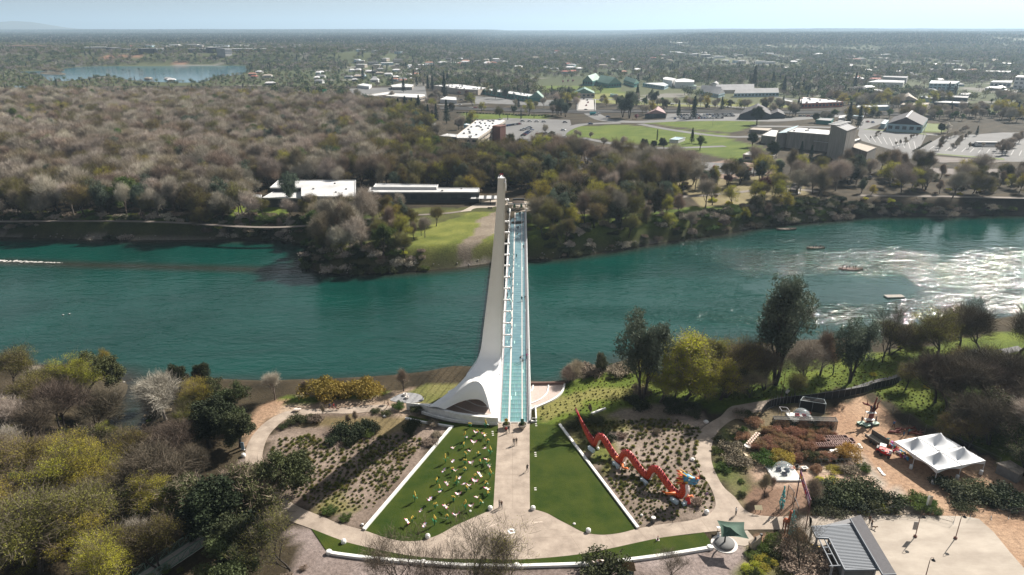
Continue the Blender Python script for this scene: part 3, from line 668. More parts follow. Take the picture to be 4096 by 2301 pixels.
br=[800,887,930,975.8,1019.4,1063,1108.7,1154.4,1200,1246,1292.4,1340,1388]; wd=[15,18.6,20,21.5,22.5,23.5,25,26.5,28.5,31,33.5,36,38.5]
for i,(v,w_) in enumerate(zip(br,wd)):
    q=yat(v); Yb=q[3]+1.0; a=Vector(py(q[2]-3,v,Yb)); b=Vector(py(q[2]+w_,v,Yb))
    m=MB(); m.tube([a,b],[.24,.17],8); m.lathe([(.2,-.22),(.24,0),(.2,.22)],tuple(b),8); o=m.build('cable_bracket',[WHITE],Bx,True)
    Ya=262-(262-176)*i/12; d=Vector((deck(Ya,2.45),Ya,.1))
    for dx in (-.12,.12):
        m=MB(); m.tube([b+Vector((dx*.6,0,0)),d+Vector((dx,0,0))],.035,4); m.build('stay_cable',[CABLE],Bx)
    m=MB(); m.lathe([(.16,0),(.16,.3),(.07,.55)],tuple(d-Vector((0,0,.1))),8); m.build('cable_anchor',[WHITE],Bx,True)
def q(x,y,Y): return Vector(py(1600+x/4.255,1380+y/4.255,Y))
def qz(x,y,z): return Vector(gp(1600+x/4.255,1380+y/4.255,z))
Ledge=[q(1120,532,146.4),q(1050,610,145.2),q(960,700,144),q(900,750,143.3),q(800,825,142.5),q(700,900,141.8),q(590,975,141),q(480,1052,139.9)]
RidgeL=[q(1290,616,140.6),q(1240,622,140.5),q(1160,660,140.4),q(1080,720,140.3),q(980,800,140.2),q(880,890,140),q(760,975,139.7),q(625,1055,139.2)]
RidgeR=[q(1290,616,140.6),q(1335,625,140.6),q(1380,665,140.4),q(1415,720,140.2),q(1445,800,139.9),q(1485,920,139.2),q(1520,1060,138.2),q(1552,1190,137.0)]
Redge=[q(1702,532,146.4),q(1700,600,145.7),q(1697,700,144.6),q(1692,800,143.4),q(1688,900,142.2),q(1680,1020,140.6),q(1672,1130,138.9),q(1666,1240,136.8)]
top=[q(1120+(1702-1120)*k/10,532,146.4) for k in range(11)]
def blend(A,B,n,bul=0.):
    return [[A[i].lerp(B[i],k/n)+Vector((0,0,bul*math.sin(math.pi*k/n))) for k in range(n+1)] for i in range(len(A))]
m=MB()
tl=[top[k] for k in range(0,6)]; 
LW_=blend(Ledge,RidgeL,5); RW_=blend(RidgeR,Redge,5)
m.grid([tl]+LW_[1:] ,0)
m.grid([[top[k] for k in range(5,11)]]+RW_[1:],0)
o_=len(m.v)
tc=top[5]; m.add([tuple(tc),tuple(LW_[1][5]),tuple(RidgeL[0]),tuple(RW_[1][0])],[(0,1,2),(0,2,3)],0)
sh_=m.build('shell_roof',[WHITE],pyl,True)
Op=[q(762,1098,139.0),q(870,1040,139.4),q(980,988,139.6),q(1090,950,139.8),q(1190,928,139.9),q(1290,924,139.9),q(1350,933,139.8),q(1410,965,139.5),q(1455,1005,139.1),q(1500,1075,138.3),q(1553,1192,136.9)]
Cr=[RidgeL[7],RidgeL[6],RidgeL[5],RidgeL[4],RidgeL[2],RidgeL[0],RidgeR[1],RidgeR[3],RidgeR[4],RidgeR[6],RidgeR[7]]
m=MB(); m.grid([[Cr[i].lerp(Op[i],k/6)+Vector((0,-.5*math.sin(math.pi*k/6)*(1-abs(i-5)/5.),0)) for i in range(11)] for k in range(7)],0,flip=True)
m.build('shell_face',[WHITE2],pyl,True)
m=MB(); m.grid([[p for p in Op],[p+Vector((0,2.5,.9)) for p in Op],[p+Vector((0,5.,-.2 if abs(i-5)>3 else 1.4)) for i,p in enumerate(Op)],[Vector((p.x,p.y+8.5,0 if i>3 else p.z)) for i,p in enumerate(Op)]],0)  # arch lining; its back rows are added to shut out sun from behind
m.build('shell_lining_sunblock',[WHITE2],pyl,True)
m=MB(); m.grid([[p for p in Ledge],[p+Vector((-.1,1.0,-.6)) for p in Ledge],[Vector((p.x+.5,p.y+3.2,-1.0)) for p in Ledge]],0,flip=True)
m.build('shell_flank',[WHITE],pyl,True)
ring=[(470,1062),(640,1100),(800,1135),(960,1172),(1150,1200),(1400,1228),(1670,1245)]
Rg=smooth([tuple(qz(x,y,1.9))[:2] for x,y in ring],5)
inner=smooth([tuple(qz(x,y,1.9))[:2] for x,y in ((620,1050),(760,1092),(880,1118),(990,1146),(1180,1170),(1400,1190),(1670,1200))],5)
m=MB(); m.poly(Rg+inner[::-1],1.9,0,-.3); m.build('ring_wall',[WALLW],Bx)
lo=smooth([tuple(qz(x,y,.55))[:2] for x,y in ((372,1130),(480,1165),(640,1210),(880,1265),(1200,1305),(1450,1322),(1670,1332))],5)
m=MB(); m.poly(strip(lo,.42),.6,0,-.3); m.build('ring_kerb',[WALLW],Bx)
wl=smooth([tuple(qz(x,y,1.9))[:2] for x,y in ((104,985),(200,993),(330,1010),(470,1040))],4); wl2=smooth([tuple(qz(x,y,1.9))[:2] for x,y in ((560,1000),(400,996),(250,990),(108,981))],4)
m=MB(); m.poly(wl+wl2,1.88,0,-.3); m.build('wing_wall',[WALLW],Bx)
m=MB(); m.box(deck(Y0,-.55),deck(Y0,.08),Y0-.6,Y0+9,-.4,.5); m.build('plinth',[WALLW],Bx)
PINK=mat('pink_paving',(.40,.31,.27),.85,col2=(.50,.41,.37),scale=2.5,bump=.15,bscale=20)
sheet('terrace',[tuple(qz(x,y,0))[:2] for x,y in ((600,1080),(900,930),(1250,860),(1690,900),(1690,1240),(1300,1210),(950,1175))],.03,PINK)
for a_,b_ in (((930,1035),(1553,1195)),((1130,945),(1530,1060))):
    P=smooth([tuple(qz(a_[0],a_[1],0))[:2],tuple(qz((a_[0]+b_[0])/2,(a_[1]+b_[1])/2+35,0))[:2],tuple(qz(b_[0],b_[1],0))[:2]],5); m=MB(); m.poly(strip(P,.3),.12,0,-.05); o=m.build('terrace_kerb',[WALLW]); o['kind']='structure'
T=smooth(G([(2124,1640),(2170,1622),(2215,1600),(2245,1575),(2256,1550),(2258,1539)]),4)
sheet('terrace',T+G([(2124,1541)]),.05,PINK,-9.2)
tk=thing('terrace_wall','white curved kerbs and brown capping wall round the pink terrace right of the bridge','wall')
m=MB(); m.poly(strip(T,.45),.4,0,-9); m.build('kerb',[WALLW],tk)
for L in ([(2126,1615),(2160,1600),(2185,1578),(2193,1555),(2194,1541)],[(2124,1567),(2131,1555),(2133,1541)]):
    m=MB(); m.poly(strip(smooth(G(L),4),.32),.25,0,-.1); m.build('kerb',[WALLW],tk)
m=MB(); m.poly(strip(G([(2124,1540),(2260,1538)]),.35),.75,0,-9.5); m.build('back_wall',[mat('brown_cap',(.17,.10,.08),.7)],tk)
m=MB(); m.box(-4.2,5.2,Y0+.3,Y0+14,-9,-.95); m.build('abutment',[WALLW],Bx)
m=MB(); m.box(-2,9,Y1-1,Y1+8,-9,-.95); m.build('abutment',[WALLW],Bx)
PATH=mat('path_concrete',(.25,.20,.16),.85,col2=(.39,.32,.26),scale=.35,bump=.12,bscale=9,detail=7)
PALE=mat('pale_concrete',(.29,.245,.20),.85,col2=(.42,.365,.305),scale=.12,bump=.1,bscale=8,detail=8,stretch=(1,2.2,1))
ASPHALT=mat('asphalt',(.11,.107,.107),.9,col2=(.15,.147,.147),scale=.3,detail=6); ROAD=mat('road_asphalt',(.11,.108,.108),.9,col2=(.155,.152,.15),scale=.03,detail=8)
LAWN=mat('mown_lawn',(.018,.040,.005),.95,col2=(.062,.075,.012),scale=.16,bump=.9,bscale=7,detail=9,contrast=(.3,.75),spec=.1)
outer=[(984,1867),(981,1830),(984,1798),(1000,1760),(1021,1730),(1058,1693),(1115,1658),(1183,1640),(1295,1636),(1400,1630),(1480,1622),(1560,1618)]
inner_=[(1600,1640),(1520,1645),(1400,1655),(1300,1655),(1214,1661),(1152,1674),(1108,1705),(1071,1749),(1052,1805),(1049,1850),(1058,1905),(1100,1965),(1180,2020),(1240,2048),(1301,2072),(1350,2093),(1456,2122),(1537,2150),(1600,2164),(1646,2166),(1693,2161),(1755,2140),(1817,2105),(1880,2068),(1935,2050),(1973,2037)]
inner_=smooth(inner_,4)
westw=[(1984,1850),(1993,1695)]; eastw=[(2119,1695),(2118.5,1850),(2120,2036)]
ri=smooth([(2120,2036),(2150,2042),(2190,2055),(2237,2081),(2284,2105),(2330,2129),(2377,2138),(2424,2140),(2486,2132),(2549,2116),(2642,2099),(2767,2082),(2831,2059),(2856,2037),(2862,2012),(2853,1975),(2831,1931),(2800,1897),(2784,1850),(2779,1795),(2796,1730),(2841,1691),(2883,1666),(2919,1630),(2966,1619),(3040,1606),(3126,1591)],4)
ro=[(3071,1640),(3035,1648),(2971,1665),(2924,1684),(2883,1715),(2858,1750),(2845,1800),(2850,1860),(2890,1943),(2940,1990),(2974,2034),(3018,2059),(3112,2068),(3236,2065),(3237,2112),(3168,2118),(2987,2120),(2850,2127),(2673,2148),(2580,2165),(2424,2199),(2299,2221),(2143,2236),(2050,2240),(1973,2239),(1786,2236),(1662,2227),(1537,2205),(1412,2177),(1350,2157),(1245,2116),(1130,2070),(1040,1995),(996,1923),(984,1867)]
ro=smooth(ro,4)
sheet('path',G(smooth(outer,4)[:-1]+inner_+westw+eastw+ri+ro[:-1]),.06,PATH,-.1)
sheet('path',G(smooth([(3126,1591),(3215,1583),(3394,1553),(3493,1521),(3573,1503),(3700,1450),(3860,1400),(3980,1400),(4096,1380),(4180,1375),(4180,1400),(4096,1404),(4000,1420),(3880,1425),(3740,1470),(3590,1528),(3467,1552),(3353,1577),(3215,1600),(3132,1610),(3071,1640)],3)),.055,ASPHALT,-.1)
JL=mat('joint_line',(.20,.155,.12),.9)
m=MB()
for a,b in (((2050,1700),(2051,2036)),((1984,1800),(2119,1800)),((1981,1900),(2119,1900)),((1973,2037),(2120,2037)),((2284,2146),(2330,2215)),((2424,2141),(2462,2192)),((2549,2116),(2590,2163)),((2610,2104),(2655,2152)),((2720,2090),(2750,2139)),((2800,2075),(2840,2128)),((2120,2110),(2330,2132)),((2050,2160),(2300,2145)),((1740,2150),(1700,2228)),((1600,2166),(1560,2209)),((1456,2124),(1440,2184)),((1973,2040),(2010,2110)),((1300,1637),(1303,1655)),((1400,1631),(1401,1655)),((1056,1696),(1090,1722)),((984,1800),(1052,1808)),((2782,1790),(2846,1795)),((2800,1725),(2856,1752)),((2800,1897),(2855,1880))):
    P=strip(G([a,b]),.045); m.poly(P,.066)
o=m.build('path_joints',[JL]); o['kind']='structure'
lawnL=[(1456,2122),(1806,1711),(1622,1676),(1640,1664),(1720,1682),(1800,1693),(1900,1700),(1993,1703),(1984,1850),(1973,2037)]+inner_[::-1][1:60]
lawnL=lawnL[:10]+[p for p in inner_[::-1][1:] if p[0]>1456 and p[1]>2100]
sheet('lawn',G(lawnL),.085,LAWN,-.1)
lawnR=[(2119,1700),(2119,1850),(2120,2036)]+[p for p in ri if p[0]<2549 and p[1]>2036]+[(2549,2114),(2238,1701),(2200,1700)]
sheet('lawn',G(lawnR),.085,LAWN,-.1)
low=[(1311,2212),(1350,2221),(1506,2240),(1693,2255),(1817,2264),(1950,2268),(2067,2269),(2175,2266),(2300,2262),(2436,2253),(2580,2236),(2704,2218),(2851,2194)]
low=smooth(low,4)
strpL=[p for p in ro if 1245<=p[0]<=2673 and p[1]>2100][::-1]+[(2760,2140),(2815,2130),(2838,2160),(2845,2190)]
sheet('lawn',G(strpL+low[::-1]),.08,LAWN,-.1)
wt=thing('low_wall','white low straight wall on the left lawn\'s sloping edge','wall'); 
m=MB(); m.poly(strip(G([(1456,2122),(1806,1711)]),.62),.42,0,-.2); m.build('wall',[WALLW],wt)
m=MB(); m.poly(strip(G([(1813,1711),(1700,1693),(1622,1676)]),.45),.40,0,-.2); m.build('wall',[WALLW],wt)
m=MB(); m.poly(strip(G([(2552,2116),(2238,1701)]),.55),.42,0,-.2); o=m.build('low_wall',[WALLW]); tag(o,'white low straight wall between the right lawn and the dragon\'s planted bed','wall')
m=MB(); m.poly(strip(G([(2366,1657),(2422,1636)]),.45),.35,0,-.2); o=m.build('low_wall',[WALLW]); tag(o,'short white wall stub on the slope behind the dragon\'s tail','wall')
wt=thing('low_wall','long curved white wall along the bottom of the plaza','wall'); m=MB(); m.poly(strip(G(low),.62),.45,0,-.2); m.build('wall',[WALLW],wt)
for u,v in ((1693,2255),(2067,2268),(2443,2252),(2838,2195),(1316,2214)):
    m=MB(); x,y,_=gp(u,v); m.lathe([(.5,-.2),(.52,.5),(.46,.58),(.22,.6)],(x,y,0),14); m.build('wall_drum',[WALLW],wt,True)
m=MB()
for i in range(2,len(low)-1,3): x,y=gp(*low[i])[:2]; m.lathe([(.06,0),(.06,.465)],(x,y,0),6)
m.build('wall_lights',[DKM],wt)['kind']='stuff'
BOL=[(1961,2038,'at the left foot of the walkway where two people stand'),(1711,2151,'at the lower tip of the flower lawn'),(1375,2172,'on the grass strip below the path at lower left'),(2132,2038,'at the right foot of the walkway'),(2353,2128,'at the lowest point of the right lawn'),(2826,2054,'in the bend of the path below the dragon'),(974,1826,'beside the path at far left, below the glass sign')]
bp=thing('stone_bollard','white drum bollard '+BOL[0][2],'bollard',gp(BOL[0][0],BOL[0][1]),group='white drum bollards round the plaza')
m=MB(); m.lathe([(.42,-.1),(.46,.1),(.45,.55),(.36,.68),(.1,.72)],(0,0,0),14); m.build('drum',[WALLW],bp,True)
m=MB(); m.lathe([(.2,.70),(.18,.75),(.05,.76)],(0,0,0),10); m.build('cap',[CONC],bp,True)
for u,v,l in BOL[1:]: dup(bp,gp(u,v),random.random()*6,1,'white drum bollard '+l)
def rockm(seed,r,sq=.6):
    bm=bmesh.new(); bmesh.ops.create_icosphere(bm,subdivisions=2,radius=r)
    for v in bm.verts:
        n=noise.noise(v.co*1.6/r+Vector((seed,0,0))); v.co*=1+.35*n; v.co.z*=sq
    me=bpy.data.meshes.new('boulder'); bm.to_mesh(me); bm.free(); return me
WR=mat('white_rock',(.62,.6,.58),.9,var=.15,scale=3)
for u,v,s,l in ((2824,1687,.6,'white boulder at the top of the dragon bed beside the bending path'),(2769,1838,.55,'white boulder at the right edge of the dragon bed beside the path'),(1538,1665,.4,'white round stone among plants left of the bridge ring'),(2297,2095,.28,'small pale stone lying on the lower right lawn'),(1881,2044,.25,'small white stone among the lowest dragonflies on the lawn'),(1449,2098,.3,'small pale stone near the foot of the sloping white wall'),(2566,2060,.3,'flat pale stone under the plants beside the litter bin')):
    me=rockm(u,s); me.materials.append(WR); o=bpy.data.objects.new('boulder',me); COL.objects.link(o); o.location=gp(u,v,.15); tag(o,l,'boulder')
x,y,_=gp(2046,2126); d=thing('dial_marker','white ring marker with dark centre set in the plaza paving','marker',(x,y,.06))
m=MB(); m.lathe([(.72,-.03),(.72,.012),(.3,.014)],(0,0,0),28); m.build('ring',[WALLW],d); m=MB(); m.lathe([(.29,0),(.29,.02),(.1,.022)],(0,0,0),16); m.build('plate',[mat('brown_plate',(.2,.12,.09),.6)],d)
m=MB()
for a,b,w_ in (((1990,2160),(2035,2150),.3),((1930,2118),(1990,2095),.22),((2130,2092),(2170,2088),.25),((2010,2116),(2050,2170),.12)): m.poly(strip(G([a,b]),w_),.064)
o=m.build('path_inlays',[mat('pale_inlay',(.52,.43,.36),.8)]); o['kind']='structure'
PAV=mat('paver_white',(.62,.60,.56),.8)
for cx,cy,n_,l in ((2144,1690,3,'row of three white stepping slabs at the right corner of the bridge'),(2142,1812,3,'row of three white stepping slabs high on the right lawn'),(2142,1954,2,'pair of white stepping slabs low on the right lawn'),(1971,1728,3,'row of three white slabs at the top right of the flower lawn')):
    t=thing('slab_row',l,'stepping slabs',(0,0,0))
    for k in range(n_):
        x,y,_=gp(cx+(k-1)*1.0,cy+k*7.5); m=MB(); m.box(-.22,.22,-.13,.13,.05,.13); o=m.build('slab',[PAV],t); o.location=(x,y,0)
TERRA=mat('planter_stone',(.42,.38,.33),.85,var=.15,scale=2); SOIL=mat('soil',(.05,.035,.025),.95)
YEL=mat('sign_yellow',(.55,.32,.02),.5); GRN=mat('sign_green',(.03,.12,.07),.5)
def planter(u,v,label,s=1.,sign=None):
    t=thing('planter',label,'planter',gp(u,v,.06),0,'bowl planters at the bridge ends',s)
    m=MB(); m.lathe([(.45,0),(.55,.08),(.95,.75),(1.08,1.05),(1.1,1.12),(.98,1.12),(.9,.98)],(0,0,0),20); m.build('bowl',[TERRA],t,True)
    m=MB(); m.lathe([(.93,.95),(.9,1.02),(.2,1.06)],(0,0,0),14); m.build('soil',[SOIL],t)
    nr=np.random.default_rng(int(u)); lv=leaves(np.array([[.3,.2,1.25],[-.35,.1,1.2],[.1,-.3,1.2],[-.1,.3,1.3]]),np.array([.4,.38,.35,.35]),60,.16,nr); o=bpy.data.objects.new('plant',soup('plant',lv,np.zeros(len(lv),int),[L_GR])); COL.objects.link(o); o.parent=t
    if sign:
        m=MB(); m.tube([(0,0,1.0),(0,0,2.0)],.04,6)
        m.build('sign_post',[DKM],t)
        m=MB()
        if sign=='y': m.add([(0,-.06,1.6),(.52,-.06,2.1),(0,-.06,2.6),(-.52,-.06,2.1),(0,.0,1.6),(.52,.0,2.1),(0,.0,2.6),(-.52,.0,2.1)],[(0,1,2,3),(7,6,5,4),(0,4,5,1),(1,5,6,2),(2,6,7,3),(3,7,4,0)]); m.build('sign_board',[YEL],t)
        else: m.box(-.38,.38,-.06,0,1.25,2.45); m.build('sign_board',[GRN],t)
    return t
planter(2025,1712,'bowl planter with yellow diamond sign at the near end of the bridge',1,'y'); planter(2089,1713,'bowl planter with green sign at the near end of the bridge',1,'g')
planter(2058,840,'left bowl planter at the far end of the glass deck',1.25,'g'); planter(2085,840,'right bowl planter at the far end of the glass deck',1.25,'g'); planter(2020.5,816,'bowl planter on the far plaza just right of the pylon',1.0)
FY=mat('lantern_yellow',(.62,.42,.06),.5,col2=(.75,.58,.12),scale=2); FG=mat('lantern_green',(.01,.16,.07),.4,col2=(.02,.28,.12),scale=2)
fl=[(915,35),(1120,45),(1012,125),(855,205),(1095,175),(1148,245),(832,300),(1180,400),(860,425),(1022,410),(595,500),(850,520),(1048,515),(1153,565),(683,625),(850,615),(485,770),(738,800),(985,705),(1178,700),(1120,800)]
fl=[(1600+a/3.2725,1700+b/3.2725) for a,b in fl]+[(1866,1967),(1758,1978),(1951,1984),(1814,2006),(1660,2006),(1741,2035),(1923,2020),(1863,2040),(1788,2079),(1648,2090),(1738,2102)]
def flower(seed,nb,hh):
    R=random.Random(seed); t=bpy.data.objects.new('flower_lantern',None); ks=[]
    for k in range(nb):
        a=k*2.4+seed; h=hh*R.uniform(.75,1.1)*(1 if k==0 else .78); d=Vector((math.cos(a)*.3*(k>0),math.sin(a)*.2*(k>0),0)); top=d+Vector((0,0,h))
        m=MB(); m.tube([(0,0,0),d*.6+Vector((0,0,h*.4)),top-Vector((0,0,h*.33))],[.05,.045,.04],5); ks.append(('stem',m.mesh('stem',[FG],True)))
        m=MB(); m.tube([top+Vector((0,0,z)) for z in (-h*.36,-h*.25,-h*.12,.02,h*.08)],[.05,.15,.16,.09,.02],8); ks.append(('bud',m.mesh('bud',[FY],True)))
    for k in range(4):
        a=k*1.57+seed*.7; L=R.uniform(.55,.8); c,s_=math.cos(a),math.sin(a); m=MB(); w_=.06
        pts=[(0,0,0),(.2*L,0,.45*hh),(.6*L,0,.62*hh),(1.0*L,0,.5*hh)]; wd_=[.04,.09,.07,.01]
        vs=[]
        for (x_,_,z_),ww in zip(pts,wd_): vs+=[(x_*c-ww*s_,x_*s_+ww*c,z_),(x_*c+ww*s_,x_*s_-ww*c,z_)]
        m.add(vs,[(0,1,3,2),(2,3,5,4),(4,5,7,6)]); ks.append(('leaf',m.mesh('leaf',[FG])))
    return ks
fset=[flower(1,3,1.7),flower(2,2,1.9),flower(5,4,1.45)]
sizes=['three-bud','two-bud','four-bud']
def where(u,v):
    a='near the walkway' if u>1900 else ('near the sloping wall' if u<1700+ (2120-v)*.33 else 'mid-lawn'); b='top' if v<1790 else('upper part' if v<1880 else('middle' if v<1960 else('lower part' if v<2040 else 'bottom')))
    return a,b
used={}
def uniq(s):
    used[s]=used.get(s,0)+1; return s
for i,(u,v) in enumerate(sorted(fl,key=lambda p:p[1])):
    a,b=where(u,v); s=[.95,1.1,.88][i%3]; k=(i*7)%3
    nb='the %s from the top'%(['first','second','third','fourth','fifth','sixth','seventh','eighth','ninth','tenth','eleventh','twelfth'][i] if i<12 else 'row %s'%'')
    t=thing('flower_lantern','yellow %s flower lantern, %s of left lawn %s'%(sizes[k],b,a),'flower lantern',gp(u,v,.08),i*1.3,'yellow flower lanterns on the left lawn',s)
    for n_,me in fset[k]: o=bpy.data.objects.new(n_,me); COL.objects.link(o); o.parent=t
WING=mat('wing_white',(.74,.72,.78),.45,col2=(.78,.76,.80),scale=1); WPINK=mat('wing_pink',(.68,.10,.28),.45); WYEL=mat('wing_yellow',(.75,.55,.12),.45); BODY=mat('dragonfly_body',(.45,.40,.16),.5,col2=(.55,.3,.35),scale=3); WBLU=mat('wing_violet',(.35,.30,.62),.45)
df=[(985,55),(865,120),(965,185),(690,255),(1100,80),(1105,265),(920,300),(690,430),(1135,410),(940,450),(572,555),(725,560),(1165,490),(1045,605),(778,650),(975,690),(612,720),(830,735),(900,750),(1140,790)]
df=[(1600+a/3.2725,1700+b/3.2725) for a,b in df]+[(1758,1954),(1719,1984),(1834.6,1964),(1906,1975),(1782,2012),(1887.5,2010.5),(1683,2029),(1825,2048),(1629,2071),(1696,2088)]
def wing(a,L,w_,dih,tipc):
    m=MB(); c,s_=math.cos(a),math.sin(a); n=7; st=[(i/(n-1)) for i in range(n)]; top=[];
    for t in st:
        ww=w_*(math.sin(math.pi*min(.97,t*.78+.12))**.8)*(1 if t<1 else .5); x_=L*t; z_=dih*L*t
        for sgn in (-1,1):
            X_,Y_=x_,ww*sgn; top.append((X_*c-Y_*s_,X_*s_+Y_*c,z_))
    bot=[(x_,y_,z_-.03) for x_,y_,z_ in top]
    vs=top+bot; N=len(top); 
    for i in range(n-1):
        q=i*2; mi=1 if i>=n-3 else 0
        m.add([vs[q],vs[q+2],vs[q+3],vs[q+1]],[(0,1,2,3)],mi); m.add([vs[N+q],vs[N+q+1],vs[N+q+3],vs[N+q+2]],[(0,1,2,3)],mi)
        m.add([vs[q],vs[q+2],vs[N+q+2],vs[N+q]],[(3,2,1,0)],mi); m.add([vs[q+1],vs[q+3],vs[N+q+3],vs[N+q+1]],[(0,1,2,3)],mi)
    return m.mesh('wing',[WING,tipc])
def dfly(L,dih,tc,tc2):
    ks=[]; m=MB(); m.tube([(0,-1.0,.05),(0,-.5,0),(0,0,.0),(0,.25,.05)],[.03,.05,.1,.12],7); ks.append(('body',m.mesh('body',[BODY],True)))
    m=MB(); m.lathe([(.05,-.12),(.14,-.03),(.14,.05),(.05,.13)],(0,.36,.08),8); ks.append(('head',m.mesh('head',[BODY],True)))
    for a,l,t in ((.25,1,tc),(-.35,.85,tc2),(math.pi-.25,1,tc),(math.pi+.35,.85,tc2)): ks.append(('wing',wing(a,L*l,.17,dih,t)))
    m=MB(); m.tube([(0,0,0),(0,.05,-1.1)],.025,4); ks.append(('stake',m.mesh('stake',[DKM])))
    return ks
dset=[dfly(1.05,.1,WPINK,WYEL),dfly(.85,.75,WPINK,WPINK),dfly(.75,.35,WBLU,WPINK)]
dn=['flat-winged pink and yellow tipped','raised-winged pink tipped','small violet tipped']
for i,(u,v) in enumerate(sorted(df,key=lambda p:p[1])):
    a,b=where(u,v); k=(i*5+1)%3
    t=thing('dragonfly_lantern','%s dragonfly lantern, %s of left lawn %s'%(dn[k],b,a),'dragonfly lantern',gp(u,v+14,1.05),i*2.1,'dragonfly lanterns on the left lawn',[.7,.8,.65,.88][i%4])
    t.rotation_euler=(.35*math.sin(i*3.),.3*math.cos(i*1.7),i*2.1)
    for n_,me in dset[k]: o=bpy.data.objects.new(n_,me); COL.objects.link(o); o.parent=t
DR=mat('dragon_orange',(.55,.11,.008),.5)
def scales():
    m=bpy.data.materials.new('dragon_scales'); m.use_nodes=True; n=m.node_tree; b=n.nodes['Principled BSDF']; b.inputs['Roughness'].default_value=.45
    uv=n.nodes.new('ShaderNodeAttribute'); uv.attribute_name='UVMap'
    sx=n.nodes.new('ShaderNodeSeparateXYZ'); n.links.new(uv.outputs['Vector'],sx.inputs[0])
    def mth(op,a,b_=None,v=None):
        q=n.nodes.new('ShaderNodeMath'); q.operation=op; n.links.new(a,q.inputs[0])
        if b_ is not None: n.links.new(b_,q.inputs[1])
        elif v is not None: q.inputs[1].default_value=v
        return q.outputs[0]
    a=mth('ADD',sx.outputs[0],sx.outputs[1]); d=mth('SUBTRACT',sx.outputs[0],sx.outputs[1])
    fa=mth('ABSOLUTE',mth('SUBTRACT',mth('FRACT',a),v=.5)); fd=mth('ABSOLUTE',mth('SUBTRACT',mth('FRACT',d),v=.5)); mx_=mth('MAXIMUM',fa,fd); gt=mth('GREATER_THAN',mx_,v=.41)
    mix=n.nodes.new('ShaderNodeMix'); mix.data_type='RGBA'; mix.inputs[6].default_value=(.62,.055,.007,1); mix.inputs[7].default_value=(.22,.012,.006,1); n.links.new(gt,mix.inputs[0]); n.links.new(mix.outputs[2],b.inputs['Base Color']); return m
SCL=scales(); DRED=mat('dragon_red',(.33,.012,.015),.45); DWH=mat('dragon_belly',(.72,.62,.60),.5); DYE=mat('dragon_yellow',(.72,.42,.05),.5); DBL=mat('dragon_blue',(.06,.25,.42),.5); DOR=mat('dragon_paw',(.68,.16,.03),.5); DRD=mat('dragon_bright_red',(.62,.015,.02),.5); DWT=mat('dragon_white',(.8,.78,.74),.5); BLK=mat('dragon_block',(.55,.66,.72),.6)
D=thing('dragon_lantern','long orange scaled dragon lantern with red spines winding over the right planted bed','dragon lantern')
Tr=[gp(2380,1788),gp(2479,1856),gp(2590,1918),gp(2712,1994)]
prof=[(0,.75),(.06,1.4),(.11,2.5),(.18,3.25),(.27,3.55),(.38,3.2),(.52,2.4),(.7,1.5),(.86,.95)]
pts=[]
t0=Vector(Tr[0]);dir0=(Vector(Tr[1])-t0)
for s_,z_ in ((-.72,4.9),(-.64,4.2),(-.52,3.3),(-.38,2.3),(-.24,1.5),(-.1,.95)):
    p=t0+dir0*s_; pts.append((p.x,p.y,z_))
for k in range(3):
    a=Vector(Tr[k]);b=Vector(Tr[k+1])
    for s_,z_ in prof: p=a.lerp(b,s_); pts.append((p.x,p.y,z_))
a=Vector(Tr[3]); dd=(a-Vector(Tr[2])).normalized(); ntail=6
for s_,z_ in ((0,.85),(.7,1.15),(1.2,2.0),(1.3,2.9),(1.1,3.7),(1.0,4.3)): p=a+dd*s_; pts.append((p.x,p.y,z_))
pts=smooth(pts,5); N=len(pts)
def drad(i):
    t=i/N
    return .2+.52*min(1,t/.12) if t<.12 else (.72 if t<.9 else .72+.12*(t-.9)/.1)
NS=14; V=[];UV=[];Fc=[];frames=[]; acc=0
up=Vector((0,0,1)); side=dd.cross(up).normalized()
for i,p in enumerate(pts):
    p=Vector(p); d=(Vector(pts[min(i+1,N-1)])-Vector(pts[max(i-1,0)])).normalized(); r_=side; u_=r_.cross(d).normalized(); 
    if i: acc+=(p-Vector(pts[i-1])).length
    frames.append((p,d,r_,u_,drad(i)))
    for k in range(NS+1):
        an=2*math.pi*k/NS; V.append(tuple(p+(r_*math.cos(an)+u_*math.sin(an))*drad(i))); UV.append((acc*1.9,k/NS*8))
for i in range(N-1):
    for k in range(NS): q_=i*(NS+1)+k; Fc.append((q_,q_+1,q_+NS+2,q_+NS+1))
me=bpy.data.meshes.new('body'); me.from_pydata(V,[],Fc); me.materials.append(SCL); me.materials.append(DWH); ul=me.uv_layers.new(name='UVMap')
for po in me.polygons:
    po.use_smooth=True; k=po.index%NS
    if NS*.62<k+.5<NS*.88: po.material_index=1
    for li in po.loop_indices: ul.data[li].uv=UV[me.loops[li].vertex_index]
o=bpy.data.objects.new('body',me); COL.objects.link(o); o.parent=D; body_=o
m=MB(); sp=0; last=-1; dist=0
for i in range(8,N-6):
    p,d,r_,u_,R_=frames[i]
    if i: dist+=(p-frames[i-1][0]).length
    if dist>sp:
        sp+=.42; b_=p-u_*R_*.0; top_=p+(-u_ if u_.z<-10 else u_)*(R_+.38)-d*.25; base=p+u_*R_*.9
        m=MB(); m.add([tuple(base-d*.22-r_*.05),tuple(base+d*.22-r_*.05),tuple(top_),tuple(base+d*.22+r_*.05),tuple(base-d*.22+r_*.05)],[(0,1,2),(3,4,2),(1,3,2),(4,0,2),(0,4,3,1)]); m.build('spine',[DRED],D)
m=MB(); rows_=[]
for i in range(4,N-5):
    p,d,r_,u_,R_=frames[i]; rows_.append([p+(r_*math.cos(an)+u_*math.sin(an))*(R_+.02) for an in (1.15,1.57,2.0)])
m.grid(rows_); m.build('back_band',[DRED],D)
p,d,r_,u_,R_=frames[0]; m=MB(); bt=[]
